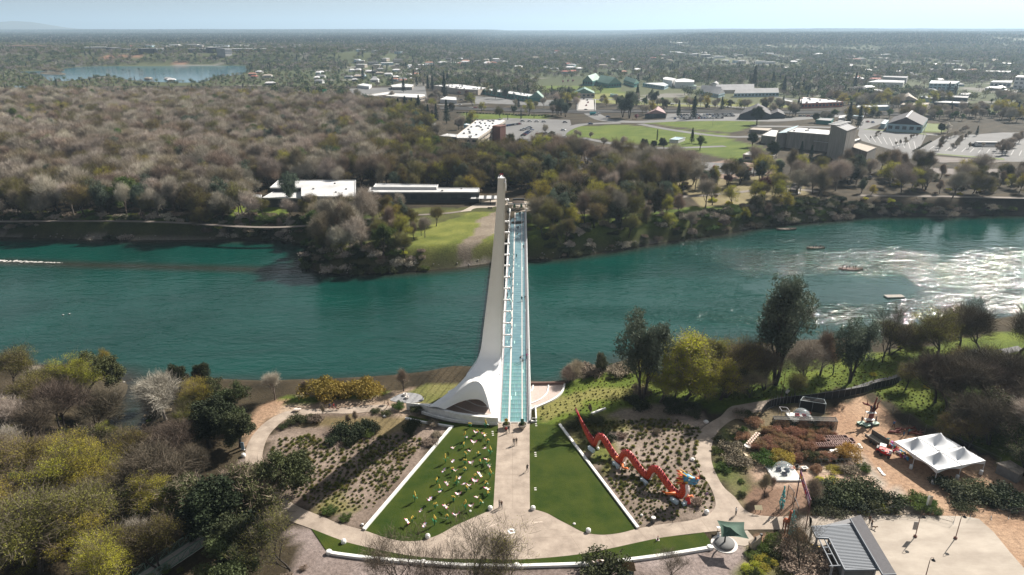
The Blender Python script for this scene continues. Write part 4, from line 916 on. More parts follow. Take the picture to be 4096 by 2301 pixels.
for k in range(6):
    an=(k-2.5)*.2; v=(-d*math.cos(an)+ (u_*.6+r_*.8)*math.sin(an)); L=2.3-.28*abs(k-2.2); q_=v.cross(r_).normalized()*.14
    m.tube([p+d*.6,p+v*L*.45,p+v*L*.8,p+v*L],[.22,.2,.12,.02],6)
m.build('tail_fin',[DRED],D,True)
hp=Vector(pts[-1])+Vector((.45,-.1,.75)); hx=Vector((1,-.25,0)).normalized(); hy=Vector((-hx.y,hx.x,0)); hz_=Vector((0,0,1))
def hv(a,b,c): return hp+hx*a+hy*b+hz_*c
HD=bpy.data.objects.new('head',MB().tube([hv(-1.0,0,.1),hv(-.5,0,.25),hv(.2,0,.3),hv(.9,0,.15),hv(1.6,0,.15),hv(2.0,0,.25),hv(2.15,0,.2)],[.55,.85,.8,.6,.48,.42,.2],12).mesh('head',[DBL],True)); COL.objects.link(HD); HD.parent=D
MB().tube([hv(0.0,0,-.35),hv(.8,0,-.55),hv(1.5,0,-.65),hv(1.9,0,-.5)],[.5,.4,.33,.15],10).build('lower_jaw',[DBL],HD,True)
MB().tube([hv(.5,0,-.2),hv(1.3,0,-.32),hv(1.95,0,-.2)],[.3,.26,.1],8).build('tongue',[DRD],HD,True)
MB().tube([hv(1.5,-.3,.45),hv(1.85,0,.55),hv(1.5,.3,.45)],[.22,.32,.22],8).build('nose',[DOR],HD,True)
m=MB()
for k in range(7):
    for s_ in (-.3,.3): m.tube([hv(.9+k*.15,s_,-.02),hv(.92+k*.15,s_,-.25)],[.05,.01],4)
m.build('teeth',[DWT],HD)
for s_ in (-1,1):
    MB().lathe([(.05,-.2),(.2,-.12),(.24,0),(.2,.12),(.05,.2)],tuple(hv(.35,s_*.62,.45)),10).build('eye',[DWT],HD,True)
    MB().tube([hv(.2,s_*.5,.75),hv(.6,s_*.55,.85),hv(.95,s_*.4,.7)],[.12,.16,.06],6).build('brow',[DYE],HD,True)
    MB().tube([hv(-.2,s_*.4,.9),hv(-.7,s_*.5,1.35),hv(-1.1,s_*.6,1.5),hv(-1.6,s_*.75,1.9)],[.15,.12,.08,.02],6).build('horn',[DYE],HD,True)
    MB().tube([hv(1.9,s_*.3,.5),hv(2.3,s_*.6,1.1),hv(2.0,s_*.9,1.7),hv(1.5,s_*.8,2.0)],[.05,.045,.04,.02],5).build('whisker',[DRD],HD,True)
    MB().lathe([(.05,-.1),(.34,-.05),(.34,.05),(.05,.1)],tuple(hv(-.1,s_*.85,-.05)),12).build('cheek_disc',[DYE],HD,True)
for j in range(26):
    a=j/26*2*math.pi; R_=.75; q_=hv(-.7,math.cos(a)*R_,.15+math.sin(a)*R_); e_=hv(-1.75-.25*(j%3),math.cos(a)*1.55,.15+math.sin(a)*1.45)
    MB().tube([q_,q_.lerp(e_,.5),e_],[.16,.12,.01],5).build('mane_lock',[(DOR,DYE,DRD)[j%3]],HD,True)
for j in range(8):
    a=.3+j/7*2.5; q_=hv(-.2,math.cos(a)*.7,.25+math.sin(a)*.7); e_=hv(-1.0,math.cos(a)*1.2,.3+math.sin(a)*1.25)
    MB().tube([q_,q_.lerp(e_,.5),e_],[.13,.1,.01],5).build('mane_lock',[DBL],HD,True)
n0=Vector(pts[-14]); MB().tube([Vector(pts[-22])+Vector((.55,-.1,-.1)),Vector(pts[-14])+Vector((.66,-.12,0)),Vector(pts[-7])+Vector((.6,-.1,.1))],[.32,.36,.28],8).build('belly_plate',[DWH],D,True)
MB().tube([Vector(Tr[3])+dd*.9+Vector((.6,-.1,1.9)),Vector(Tr[3])+dd*1.4+Vector((.6,-.2,1.0)),Vector(Tr[3])+dd*1.9+Vector((.5,-.3,.1))],[.25,.6,.45],4).build('chest',[DRD],D)
def leg(a,b,c,name='leg'):
    L=MB().tube([a,b,c],[.36,.24,.2],8).build(name,[DOR],D,True)
    c=Vector(c); f=(c-Vector(b)).normalized(); f.z=0; f.normalize() if f.length>0 else None; g_=Vector((-f.y,f.x,0))
    for k in (-1,-.3,.4,1): MB().tube([c,c+f*.35+g_*.25*k,c+f*.6+g_*.4*k+Vector((0,0,-.12))],[.12,.1,.03],5).build('claw',[DOR],L,True)
c3=Vector(Tr[3]); leg(c3+Vector((.9,.3,1.5)),Vector(gp(2740,1990,1.3)),Vector(gp(2762,1984,1.6))); leg(c3+Vector((-.6,-.2,1.3)),Vector(gp(2668,1975,1.0)),Vector(gp(2656,1968,.8)))
c1=Vector(Tr[1]); leg(c1+Vector((.2,-.2,.9)),Vector(gp(2492,1872,.8)),Vector(gp(2503,1874,.6))); leg(c1+Vector((.2,.5,1.4)),Vector(gp(2475,1835,1.8)),Vector(gp(2470,1828,2.3)))
for u1,v1,u2,v2,l in ((2355,1789,2376,1806,0),(2453,1850,2475,1870,0),(2565,1917,2588,1937,0),(2684,1994,2711,2012,0),(2731,2018,2751,2005,0)):
    m=MB(); m.bar(gp(u1,v1,.35),gp(u2,v2,.35),.6,.7); m.build('support_block',[BLK],D)
for u,v in ((2392,1798),(2601,1921),(2493,1858)): MB().lathe([(.3,0),(.34,.3),(.2,.55)],gp(u,v),8).build('support_foot',[DWT],D,True)
b=thing('litter_bin','round grey litter bin with white ring lid in the bed by the path','litter bin',gp(2612,2090),0)
m=MB(); m.lathe([(.33,0),(.36,.9),(.36,1.0)],(0,0,0),14); m.build('drum',[mat('bin_grey',(.07,.075,.08),.5)],b,True); m=MB()
for k in range(16): a=k*math.pi/8; m.bar((.37*math.cos(a),.37*math.sin(a),.05),(.37*math.cos(a),.37*math.sin(a),.95),.03)
m.build('slats',[STEEL],b); m=MB(); m.lathe([(.42,1.0),(.44,1.08),(.4,1.16),(.2,1.16),(.18,1.08)],(0,0,0),16); m.build('lid',[WALLW],b,True)
c=thing('traffic_cone','small dark red traffic cone on the edge of the lower path','traffic cone',gp(2631,2160,.08)); MB().lathe([(.2,.04),(.12,.5),(.04,.95)],(0,0,0),12).build('cone',[mat('cone_red',(.22,.03,.02),.6)],c,True); MB().box(-.28,.28,-.28,.28,0,.06).build('base',[CONC],c); MB().lathe([(.135,.42),(.10,.62)],(0,0,0),12).build('band',[WALLW],c)
def board(u,v,label,w_=1.,h_=.7,zt=1.3,colr=None,rz=0.,tilt=.9,legs=2,zz=0.):
    t=thing('sign_panel',label,'sign',gp(u,v,zz),rz)
    M=Matrix.Translation((0,0,zt))@Matrix.Rotation(tilt,4,'X'); MB().box(-w_/2,w_/2,-.03,.03,-h_/2,h_/2,0,M).build('board',[colr or CONC],t)
    for k in range(legs):
        x_=(0 if legs==1 else (-.35+.7*k)*w_); MB().bar((x_,0,0),(x_,0,zt),.07).build('leg',[DKM],t)
    return t
board(1546,1618,'cream interpretive sign on two posts beside the path left of the bridge',1.3,.8,1.2,mat('cream_board',(.6,.52,.33),.6))
board(1697,1598,'small yellowish sign on the mound left of the shell',.9,.6,.9,_mats['cream_board'])
board(2825,1995,'small violet sign in the bed at the path bend',.5,.7,1.1,mat('violet_board',(.22,.12,.25),.5),tilt=.2,legs=1)
board(3031,2052,'cream reading board on two legs beside the garden entrance path',1.4,.9,1.2,_mats['cream_board'],tilt=-.9)
board(1190,1645,'slanted grey plinth with dark bronze bird on the dirt beside the path',1.6,1.,.6,CONC,legs=2,tilt=1.3)
m=MB(); g=thing('glass_sign','blue grey upright panel sign beside the path at far left','sign',gp(972,1800)); MB().box(-.35,.35,-.05,.05,.1,1.9).build('panel',[mat('blue_panel',(.2,.3,.4),.3)],g); MB().box(-.45,.45,-.2,.2,0,.12).build('foot',[CONC],g)
SKIN=mat('skin',(.50,.30,.22),.6); HAIR=mat('hair_dark',(.03,.02,.015),.7); HAIRB=mat('hair_blond',(.3,.2,.1),.7); HAT=mat('hat_white',(.6,.6,.6),.7)
def cloth(n,c): return mat('cloth_'+n,c,.85,var=.12,scale=6)
BLACK=cloth('black',(.012,.012,.014)); NAVY=cloth('navy',(.02,.03,.07)); REDC=cloth('red',(.40,.02,.03)); GREY=cloth('grey',(.12,.12,.13)); PALEB=cloth('pale_blue',(.32,.42,.55)); KHAKI=cloth('khaki',(.26,.2,.13)); MAG=cloth('magenta',(.42,.01,.18)); TEAL=cloth('teal',(.03,.2,.22)); WHC=cloth('white',(.65,.65,.66)); BRN=cloth('brown',(.1,.05,.03))
def body(pose):
    J={'pel':(0,0,.95,.15,.11),'wst':(0,0,1.1,.135,.095),'chs':(0,-.01,1.32,.165,.11),'nck':(0,0,1.5,.06,.06),'hd0':(0,.02,1.6,.085,.1),'hd1':(0,.02,1.72,.08,.095)}
    E=[('pel','wst'),('wst','chs'),('chs','nck'),('nck','hd0'),('hd0','hd1')]
    st=dict(stand=(0,0,.05),walk=(.3,-.26,.35),run=(.5,-.4,.8),work=(.08,-.08,1.1),sit=(.9,.9,.5),lean=(.12,-.1,.9))[pose]
    for s_,n in ((-1,'l'),(1,'r')):
        sw=st[0] if s_<0 else st[1]; hipx=.1*s_
        J['hip'+n]=(hipx,0,.88,.095,.095)
        kx,ky,kz=hipx,.45*math.sin(sw*1.05+.08),.88-.42*math.cos(sw)
        ay=ky+.43*math.sin(min(sw-.15,.3)) ; az=max(.07,kz-.43*math.cos(min(sw-.15,.3)))
        if pose=='sit': ky,kz=.42,.86; ay,az=.45,.44
        J['kn'+n]=(kx,ky,kz,.065,.065); J['an'+n]=(kx,ay,az,.042,.042); J['to'+n]=(kx,ay+.15,az-.035,.038,.03)
        E+=[('pel','hip'+n),('hip'+n,'kn'+n),('kn'+n,'an'+n),('an'+n,'to'+n)]
        aw=-sw*.9; J['sh'+n]=(.19*s_,0,1.42,.06,.06)
        el=(.24*s_,.26*math.sin(aw),1.42-.27*math.cos(aw)); hd=(.25*s_,el[1]+.22*math.sin(aw+.35),el[2]-.23*math.cos(aw+.35))
        if pose in('work','lean','run'): f=st[2]; el=(.27*s_,.2,1.24 if pose!='work' else 1.4); hd=(.2*s_,.42,1.15+(.45 if pose=='work' else .1))
        J['el'+n]=(*el,.04,.04); J['wr'+n]=(*hd,.03,.03); J['hn'+n]=(hd[0],hd[1]+.03,hd[2]-.08,.034,.022)
        E+=[('chs','sh'+n),('sh'+n,'el'+n),('el'+n,'wr'+n),('wr'+n,'hn'+n)]
    ks=list(J); me=bpy.data.meshes.new('person'); me.from_pydata([J[k][:3] for k in ks],[(ks.index(a),ks.index(b)) for a,b in E],[])
    o=bpy.data.objects.new('tmp',me); COL.objects.link(o); o.modifiers.new('s','SKIN'); 
    for i,k in enumerate(ks): me.skin_vertices[0].data[i].radius=J[k][3:5]; me.skin_vertices[0].data[i].use_root=(k=='pel')
    o.modifiers[0].use_smooth_shade=True; sb=o.modifiers.new('b','SUBSURF'); sb.levels=1; sb.render_levels=1
    dg=bpy.context.evaluated_depsgraph_get(); dg.update(); ev=o.evaluated_get(dg); nm=bpy.data.meshes.new_from_object(ev); bpy.data.objects.remove(o)
    nm.materials.clear()
    for mm in (SKIN,NAVY,BLACK,HAIR): nm.materials.append(mm)
    hands=[Vector(J[k][:3]) for k in J if k.startswith('hn')]
    for p in nm.polygons:
        c=p.center
        if c.z>1.68 or (c.z>1.58 and c.y<-.0): i=3
        elif c.z>1.49: i=0
        elif min((c-h).length for h in hands)<.09: i=0
        elif c.z<.13 and pose!='sit': i=3
        elif c.z>.98 or (abs(c.x)>.2 and c.z>.7): i=1
        else: i=2
        p.material_index=i; p.use_smooth=True
    return nm
bodies={k:body(k) for k in ('stand','walk','run','work','sit','lean')}
def person(u,v,label,top,trou,pose='walk',z=.06,face=0.,hair=HAIR,h=1.0,Y=None,group=None):
    loc=gp(u,v,z) if Y is None else py(u,v,Y)
    o=bpy.data.objects.new('person',bodies[pose]); COL.objects.link(o); o.location=loc; o.rotation_euler=(0,0,face); o.scale=(1.08*h,)*3
    for i,mm in enumerate((SKIN,top,trou,hair)): o.material_slots[i].link='OBJECT'; o.material_slots[i].material=mm
    tag(o,label,'person',group); return o
S_=math.pi
person(2024.6,1734,'person in red top walking beside the yellow-sign planter',REDC,BLACK,'walk',face=S_); person(2035.5,1730,'person in dark jacket right of the red-topped walker by the planter',NAVY,GREY,'walk',face=S_+.2)
person(2055.6,1780,'left person of the dark pair walking down the upper walkway',BLACK,GREY,face=S_); person(2065.5,1779,'right person of the dark pair walking down the upper walkway',BLACK,KHAKI,face=S_)
person(2109,1887,'lone person in black at the right edge of the walkway',BLACK,BLACK,face=.3); person(1996.6,2031,'left person of the couple at the foot of the walkway',BLACK,NAVY,'lean',face=-1.4); person(2006,2034,'right person of the couple at the foot of the walkway, in shorts',BRN,GREY,face=S_)
person(2081.8,1448,'person in black walking left of the pale-blue shirt on the deck',BLACK,WHC,face=S_); person(2090.7,1451.5,'person in pale blue shirt and khaki trousers on the near deck',PALEB,KHAKI,face=S_,hair=HAT); person(2106.5,1436.4,'person in magenta top at the right railing of the deck',MAG,BLACK,'lean',face=-1.3); person(2107.6,1416,'person in dark jacket at the right railing behind the magenta top',GREY,NAVY,'lean',face=-1.3)
person(2087,1205,'person in black mid-deck just left of the right strip',BLACK,BLACK,face=S_); person(2100,1202,'person in dark top with bare arms at the mid-deck right railing',BLACK,KHAKI,face=0); person(2030,1189,'person in grey between pylon and left railing, nearer one',GREY,BLACK,'stand',face=1); person(2042.5,1110,'person in black at the left of the deck beside the cables, farther one',BLACK,GREY,face=0)
person(2066,1032,'lone person in teal top in mid-deck, farther half',TEAL,BLACK,face=S_); person(2094.5,996,'lone person in black right of the deck, farther half',BLACK,BLACK,face=0)
person(2064,947,'left person of the third pair from the far end, teal top',TEAL,GREY,face=S_); person(2069,947.5,'right person of the third pair from the far end, brown top',BRN,WHC,face=S_); person(2068,920,'left person of the second pair from the far end of the deck',BLACK,BLACK,face=S_); person(2073,919,'right person of the second pair from the far end of the deck',BLACK,GREY,face=S_)
person(2057,885.6,'left person of the pair astride the left strip near the far end',BLACK,BRN,face=0); person(2063.4,884.5,'right person of the pair astride the left strip near the far end',NAVY,BRN,face=0); person(2077.5,863,'left person of the pair nearest the far end of the deck',BLACK,BLACK,face=0); person(2080.5,862,'right person of the pair nearest the far end of the deck',BLACK,GREY,face=0); person(2101,831,'person in black on the far plaza right of the end planters',BLACK,BLACK,'stand',z=.06)
person(1554,1632,'runner in brown on the path left of the bridge',BRN,SKIN,'run',face=1.4); person(2942,2061,'person in white top and dark trousers on the path near the giraffe',WHC,BLACK,'stand',face=-1.3)
person(2872,2158,'person in white sitting in the shade of the green canopy',WHC,PALEB,'stand'); person(3476,2096,'woman in brown walking behind the dog walker near the pavilion',BRN,BLACK,face=-.8); person(3484,2111,'person bending forward with dark shorts beside the dark-roofed pavilion',BRN,NAVY,'lean',face=-1)
def dog(u,v,label,face=0.):
    d=thing('dog',label,'dog',gp(u,v,.06),face); C_=mat('dog_fur',(.12,.06,.03),.9)
    m=MB(); m.tube([(-.32,0,.42),(-.1,0,.42),(.15,0,.44),(.3,0,.5),(.42,0,.62),(.5,0,.64),(.62,0,.58)],[.08,.11,.13,.1,.08,.09,.04],8)
    for x_ in (-.25,.2):
        for y_ in (-.07,.07): m.tube([(x_,y_,.4),(x_+.03,y_,.2),(x_,y_,.02)],[.06,.035,.03],5)
    m.tube([(-.35,0,.45),(-.55,0,.6)],[.03,.015],4); m.tube([(.48,.05,.7),(.46,.07,.78)],[.03,.01],4); m.tube([(.48,-.05,.7),(.46,-.07,.78)],[.03,.01],4); m.build('body',[C_],d,True)
dog(3495,2115,'small brown dog on a lead beside the pavilion',-.5); dog(1351,1641,'dark dog trotting behind the cyclists on the left path',.2)
def bike(u,v,label,face,top,z=.06):
    b=thing('bicycle',label,'bicycle',gp(u,v,z),face)
    for x_,nm in ((-.5,0),(.5,0)):
        m=MB(); m.tube([(x_+.33*math.cos(a),0,.34+.33*math.sin(a)) for a in [k*math.pi/8 for k in range(17)]],.03,5,cap=False); m.build('wheel',[DKM],b,True)
    m=MB()
    for a,c in (((-.5,0,.34),(-.1,0,.35)),((-.1,0,.35),(.35,0,.75)),((-.1,0,.35),(-.2,0,.85)),((-.2,0,.8),(.35,0,.78)),((-.5,0,.34),(-.2,0,.8)),((.5,0,.34),(.32,0,.95)),((.32,-.25,1),(.32,.25,1))): m.tube([a,c],.025,4)
    m.build('frame',[REDC],b); MB().box(-.3,-.08,-.07,.07,.85,.92).build('saddle',[DKM],b)
    return b
bike(1321,1641,'bicycle ridden along the left path, leading one',.15,NAVY); person(1321,1638,'cyclist in dark top, leading rider on the left path',NAVY,BLACK,'sit',z=.1,face=-1.4); bike(1337,1642,'bicycle ridden along the left path, following one',.15,REDC); person(1337,1639,'cyclist in red top, following rider on the left path',REDC,BLACK,'sit',z=.1,face=-1.4)
def sq(u,v,z=0): return Vector(gp(u,v,z))
def z8(x,y): return (2800+x/3.209,1850+y/3.209)
def z9(x,y): return (3196+x/2.862,1850+y/2.862)
def z6(x,y): return (2800+x/3.617,1500+y/3.617)
def z7(x,y): return (3396+x/3.617,1500+y/3.617)
sheet('forecourt',G([(3237,2065),(3500,2060),(3700,2063),(3860,2066),(3916,2077),(3975,2130),(4040,2210),(4110,2290),(4150,2350),(3400,2420),(3330,2300),(3290,2220),(3237,2170),(3190,2118),(3237,2112)]),.06,PALE,-.1)
sheet('forecourt',G([(2990,2123),(3012,2148),(3026,2168),(2980,2185),(2930,2180),(2880,2180),(2860,2150),(2880,2127)]),.05,PALE,-.1)
sheet('garden_path',G([z6(1560,1360),z6(2400,1300),z6(2460,1350),z6(2400,1400),z6(1560,1420)]),.03,mat('sand_path',(.38,.29,.21),.9,var=.1,scale=1))
FAB=mat('fence_fabric',(.012,.012,.013),.8,var=.3,scale=1)
fp=smooth([sq(*z6(880,600)),sq(*z6(990,480)),sq(*z6(1200,425)),sq(*z6(1500,395)),sq(*z6(2000,330)),sq(*z6(2370,265)),sq(*z7(350,215)),sq(*z7(620,150)),sq(*z7(720,110))],5)
fp=[Vector(p) for p in fp]
ft=thing('screen_fence','long dark fabric screen fence curving along the asphalt path','fence')
acc_=0;nextp=0
for i in range(len(fp)-1):
    a,b=fp[i],fp[i+1]; d=(b-a).normalized(); n_=Vector((-d.y,d.x,0))*.03
    m=MB(); m.box(0,(b-a).length,-.02,.02,.05,1.95,0,Matrix.Translation(a)@Matrix.Rotation(math.atan2(d.y,d.x),4,'Z')); m.build('fabric_panel',[FAB],ft)
    m=MB(); m.tube([a+Vector((0,0,0)),a+Vector((0,0,2.6))],.045,5); m.build('post',[STEEL],ft)
m=MB(); m.tube([p+Vector((0,0,2.0)) for p in fp],.03,4); m.build('top_rail',[STEEL],ft)
CH=mat('chain_link',(.10,.10,.10),.6); 
def wirefence(name,label,P,h,step=3.,rails=(1.,),post=.04,brace=False):
    t=thing(name,label,'fence'); P=[Vector(p) for p in P]
    for i in range(len(P)-1):
        a,b=P[i],P[i+1]; L=(b-a).length; n_=max(1,int(L/step))
        for k in range(n_+(i==len(P)-2)):
            p=a.lerp(b,k/n_); m=MB(); m.tube([p,p+Vector((0,0,h))],post,5)
            if brace: m.bar(p+Vector((-.4,-.6,.05)),p+Vector((.4,.6,.05)),.08,.06)
            m.build('post',[CH],t)
        for r in rails: m=MB(); m.tube([a+Vector((0,0,h*r)),b+Vector((0,0,h*r))],.022,4); m.build('rail',[CH],t)
        m=MB(); nn=int(L/.35)
        for k in range(nn): p=a.lerp(b,k/nn); q=a.lerp(b,min(1,(k+5)/nn)); m.bar(p,q+Vector((0,0,h)),.007); m.bar(p+Vector((0,0,h)),q,.007)
        m.build('mesh',[CH],t)['kind']='stuff'
    return t
wirefence('chain_link_fence','tall see-through chain link fence between the green slope and the orange ground',[sq(*z7(225,320)),sq(*z7(620,600)),sq(*z7(1080,900)),sq(*z7(1700,1180)),sq(*z7(2150,1390))],3.2,4.,(1.,.02))
tf=wirefence('temporary_fence','grey temporary fence panels along the back of the pale forecourt',[sq(*z9(300,640)),sq(*z9(780,655)),sq(*z9(1060,590)),sq(*z9(1290,600)),sq(*z9(1500,612)),sq(*z9(1770,690))],1.9,2.6,(1.,.55,.05),.03,True)
wirefence('temporary_fence','grey temporary fence panels right of the gap at the forecourt edge',[sq(*z9(1960,630)),sq(*z9(2200,640)),sq(*z9(2400,630)),sq(*z9(2600,600))],1.9,2.6,(1.,.55,.05),.03,True)
RIB=mat('roof_rib',(.20,.22,.25),.7); RIBD=mat('roof_valley',(.03,.035,.045),.6); FLAT=mat('flat_roof_grey',(.085,.082,.09),.85,var=.12,scale=3); POST=mat('steel_post',(.30,.30,.32),.5); WALLG=mat('pavilion_wall',(.16,.16,.16),.8,var=.15,scale=1)
pv_=thing('pavilion','open pavilion with ribbed blue-grey roof and a long flat dark roof','pavilion')
zr=3.4
A_=sq(*z9(140,735),zr);B_=sq(*z9(615,712),zr);C_=sq(*z9(915,1225),zr);D_=sq(*z9(525,1230),zr);E_=sq(*z9(345,870),zr);F_=sq(*z9(200,862),zr)
m=MB(); m.poly([tuple(p)[:2] for p in (A_,B_,C_,D_,E_,F_)],zr,0,zr-.22); m.build('roof_deck',[RIBD],pv_)
RP=[tuple(p)[:2] for p in (A_,B_,C_,D_,E_,F_)]
ax=(B_-A_).normalized(); ay=Vector((-ax.y,ax.x,0)); org=A_
ts=[(Vector((x,y,zr))-org).dot(ay) for x,y in RP]; nr_=32
for k in range(nr_):
    t=min(ts)+(max(ts)-min(ts))*(k+.5)/nr_; o_=org+ay*t; xs_=[]
    for i in range(len(RP)):
        p=Vector((*RP[i],zr));q_=Vector((*RP[(i+1)%len(RP)],zr)); a=(p-org).dot(ay)-t;b=(q_-org).dot(ay)-t
        if a*b<0: xs_.append((p.lerp(q_,a/(a-b))-org).dot(ax))
    xs_.sort()
    for j in range(0,len(xs_)-1,2):
        w_=(max(ts)-min(ts))/nr_*.55; c0=o_+ax*xs_[j];c1=o_+ax*xs_[j+1]; m=MB(); m.bar(c0+Vector((0,0,.05)),c1+Vector((0,0,.05)),w_,.1); m.build('roof_rib',[RIB],pv_)
for a,b in ((A_,B_),(B_,C_),(C_,D_),(D_,E_),(E_,F_),(F_,A_)): m=MB(); m.bar(a+Vector((0,0,-.05)),b+Vector((0,0,-.05)),.18,.34); m.build('fascia',[RIB],pv_)
zf=3.9
Q_=[sq(*z9(585,638),zf),sq(*z9(708,600),zf),sq(*z9(1115,1278),zf),sq(*z9(960,1284),zf)]
m=MB(); m.poly([tuple(p)[:2] for p in Q_],zf,0,zf-.35); m.build('flat_roof',[FLAT],pv_)
m=MB()
for a,b in ((Q_[3],Q_[0]),(Q_[2],Q_[3])): m.bar(a+Vector((0,0,-.14)),b+Vector((0,0,-.14)),.12,.4)
m.build('flat_roof_edge',[RIB],pv_)
m=MB(); m.poly([tuple(p)[:2] for p in (sq(*z9(290,718),3.1),sq(*z9(590,640),3.1),sq(*z9(625,705),3.1))],3.1,0,2.9); m.build('porch_roof',[mat('porch_grey',(.2,.2,.21),.8)],pv_)
for (x1,y1),(x2,y2) in (((222,865),(380,1185)),((283,862),(450,1182)),((280,975),(330,975)),((322,1052),(375,1052)),((350,1188),(490,1182)),((195,872),(340,872))):
    m=MB(); m.bar(sq(*z9(x1,y1),3.2),sq(*z9(x2,y2),3.2),.14,.22); m.build('trellis_bar',[RIB],pv_)
for x_,y_ in ((205,870),(345,880),(380,1190),(510,1230),(870,1230),(150,742),(610,718),(960,1280),(700,620),(1090,1270)):
    p=sq(*z9(x_,y_),3.2); m=MB(); m.bar((p.x,p.y,0),(p.x,p.y,3.2),.28,.28,up=(0,1,0)); m.build('post',[POST],pv_)
ins=lambda p,c,k: c.lerp(p,k)
cen=sum((A_,B_,C_,D_,E_),Vector())/5
W4=[E_.lerp(cen,.15),B_.lerp(cen,.25),C_.lerp(cen,.12),D_.lerp(cen,.12)]
m=MB(); m.poly([tuple(p)[:2] for p in W4],3.0,0,0); m.build('wall',[WALLG],pv_)
m=MB(); m.bar(sq(*z9(118,932),.5),sq(*z9(245,975),.5),.2,.2); o=m.build('barrier',[mat('yellow_paint',(.6,.38,.03),.5)]); tag(o,'yellow pole lying beside the dark shrubs left of the pavilion','pole')
RUST=mat('rust_metal',(.13,.05,.035),.6)
def lamp(u,v,label,panel=False,h=4.6,rz=0.):
    t=thing('lamp_post',label,'street lamp',gp(u,v,.06),rz,'bell lamps on the forecourt')
    m=MB(); m.lathe([(.3,0),(.3,.25),(.12,.35)],(0,0,0),10); m.build('base',[RUST],t); m=MB(); m.tube([(0,0,.3),(0,0,h*.86)],[.08,.055],8); m.build('pole',[RUST],t,True)
    m=MB(); m.tube([(0,0,h*.84),(0,0,h*.93),(.12,0,h),(.35,0,h+.06),(.55,0,h-.05),(.6,0,h-.3)],.035,6); m.build('arm',[RUST],t,True)
    m=MB(); m.lathe([(.05,.3),(.12,.22),(.3,.0),(.34,-.06),(.1,-.05)],(.6,0,h-.55),14); m.build('lamp_shade',[DKM],t,True)
    if panel: m=MB(); m.box(-.75,-.1,-.04,.04,1.5,3.2); m.build('banner',[mat('panel_back',(.33,.31,.30),.7)],t)
lamp(*z9(1330,850),'bell lamp post with rectangular banner board, left one on the forecourt',True,4.9,-.15); lamp(*z9(1790,870),'bell lamp post without a banner, right one on the forecourt',False,5.2,.1); lamp(*z9(1440,1340),'bell lamp post cut by the bottom edge of the forecourt',False,4.5,.1)
lamp(3126,1591,'slim lamp post beside the path where the dark screen fence begins',False,8.5,.1)
b=thing('double_sign','two narrow white panels on posts in the shrub island behind the fence','sign',sq(*z9(1470,540)))
for k in range(2): MB().box(-.5+.55*k,-.1+.55*k,-.04,.04,.9,3.1).build('panel',[PALE if k else WALLW],b)
for k in range(2): MB().bar((-.3+.6*k,0,0),(-.3+.6*k,0,1),.08).build('post',[DKM],b)
board(*z9(1055,560),'small white slanted sign by the path opening in the fence',1.0,.7,1.0,WALLW); board(*z8(250,905),'white lectern sign at the corner of the green canopy',1.1,1.0,1.2,WALLW,tilt=1.2)
cnp=thing('shade_canopy','four-pointed dark green shade canopy on a single mast over a round bench','canopy',sq(*z8(312,1050)))
o0=sq(*z8(312,1050)); CG=mat('canopy_green',(.04,.085,.06),.8,col2=(.055,.11,.08),scale=1.5)
def rel(u,v,z): return Vector(gp(u,v,z))-o0
c4=[rel(*z8(218,742),4.2),rel(*z8(570,765),4.4),rel(*z8(628,982),3.7),rel(*z8(272,958),3.3)]; apex=rel(*z8(390,835),4.75)
m=MB()
for i in range(4):
    a,b=c4[i],c4[(i+1)%4]; n_=8
    rows_=[]
    for r in range(n_+1):
        t=r/n_; row=[]
        for k in range(n_+1):
            s_=k/n_; e=a.lerp(b,s_).lerp(apex,.14*math.sin(math.pi*s_)); p=apex.lerp(e,t); p.z-=.35*math.sin(math.pi*t)*1; row.append(p)
        rows_.append(row)
    m.grid(rows_)
m.build('canopy',[CG],cnp,True)
m=MB(); m.tube([(0,0,0),(0,0,2.5),(apex.x*.8,apex.y*.8,apex.z-.3)],[.16,.14,.1],8); m.build('mast',[DKM],cnp)
m=MB(); m.lathe([(1.7,0),(1.75,.42),(1.72,.5),(.3,.5)],(0,0,0),26); m.build('bench',[mat('bench_stone',(.14,.14,.14),.8)],cnp,True)
m=MB(); m.lathe([(2.3,0),(2.3,.08),(1.8,.08)],(0,0,0),26); m.build('base_ring',[CONC],cnp)
p=sq(*z8(700,1110)); bt=thing('stone_block','tall pale sandstone block with a shadow sundial top, below the canopy','monument',p,.3); m=MB(); m.add([(-.9,-.4,0),(.9,-.4,0),(.9,.4,0),(-.9,.4,0),(-1.1,-.4,1.5),(1.1,.1,2.3),(1.1,.6,2.3),(-1.1,.5,1.5)],[(0,3,2,1),(4,5,6,7),(0,1,5,4),(1,2,6,5),(2,3,7,6),(3,0,4,7)]); m.build('block',[mat('sandstone',(.40,.33,.26),.9,var=.12,scale=3)],bt); MB().box(-.02,.02,-.1,.4,1.9,2.5).build('gnomon',[DKM],bt)
t=thing('viewer_post','short black post beside the pale sandstone block','post',sq(*z8(775,1025))); MB().tube([(0,0,0),(0,0,1.7)],.16,8).build('post',[DKM],t); MB().box(-.2,.2,-.15,.25,1.5,1.8).build('head',[DKM],t)
GO=mat('giraffe_orange',(.42,.10,.03),.6,col2=(.24,.045,.02),scale=3,contrast=(.45,.5))
g=thing('giraffe_lantern','tall orange-red giraffe lantern standing in the bark bed','giraffe lantern',sq(*z8(1090,905)))
m=MB(); m.tube([(0,.75,2.2),(0,.5,2.45),(0,-.1,2.7),(0,-.5,2.95),(0,-.75,3.6),(.02,-.85,4.5),(0,-.9,5.3),(0,-.95,5.6),(0,-1.2,5.55),(0,-1.45,5.4)],[.25,.42,.46,.36,.25,.2,.16,.18,.15,.08],10)
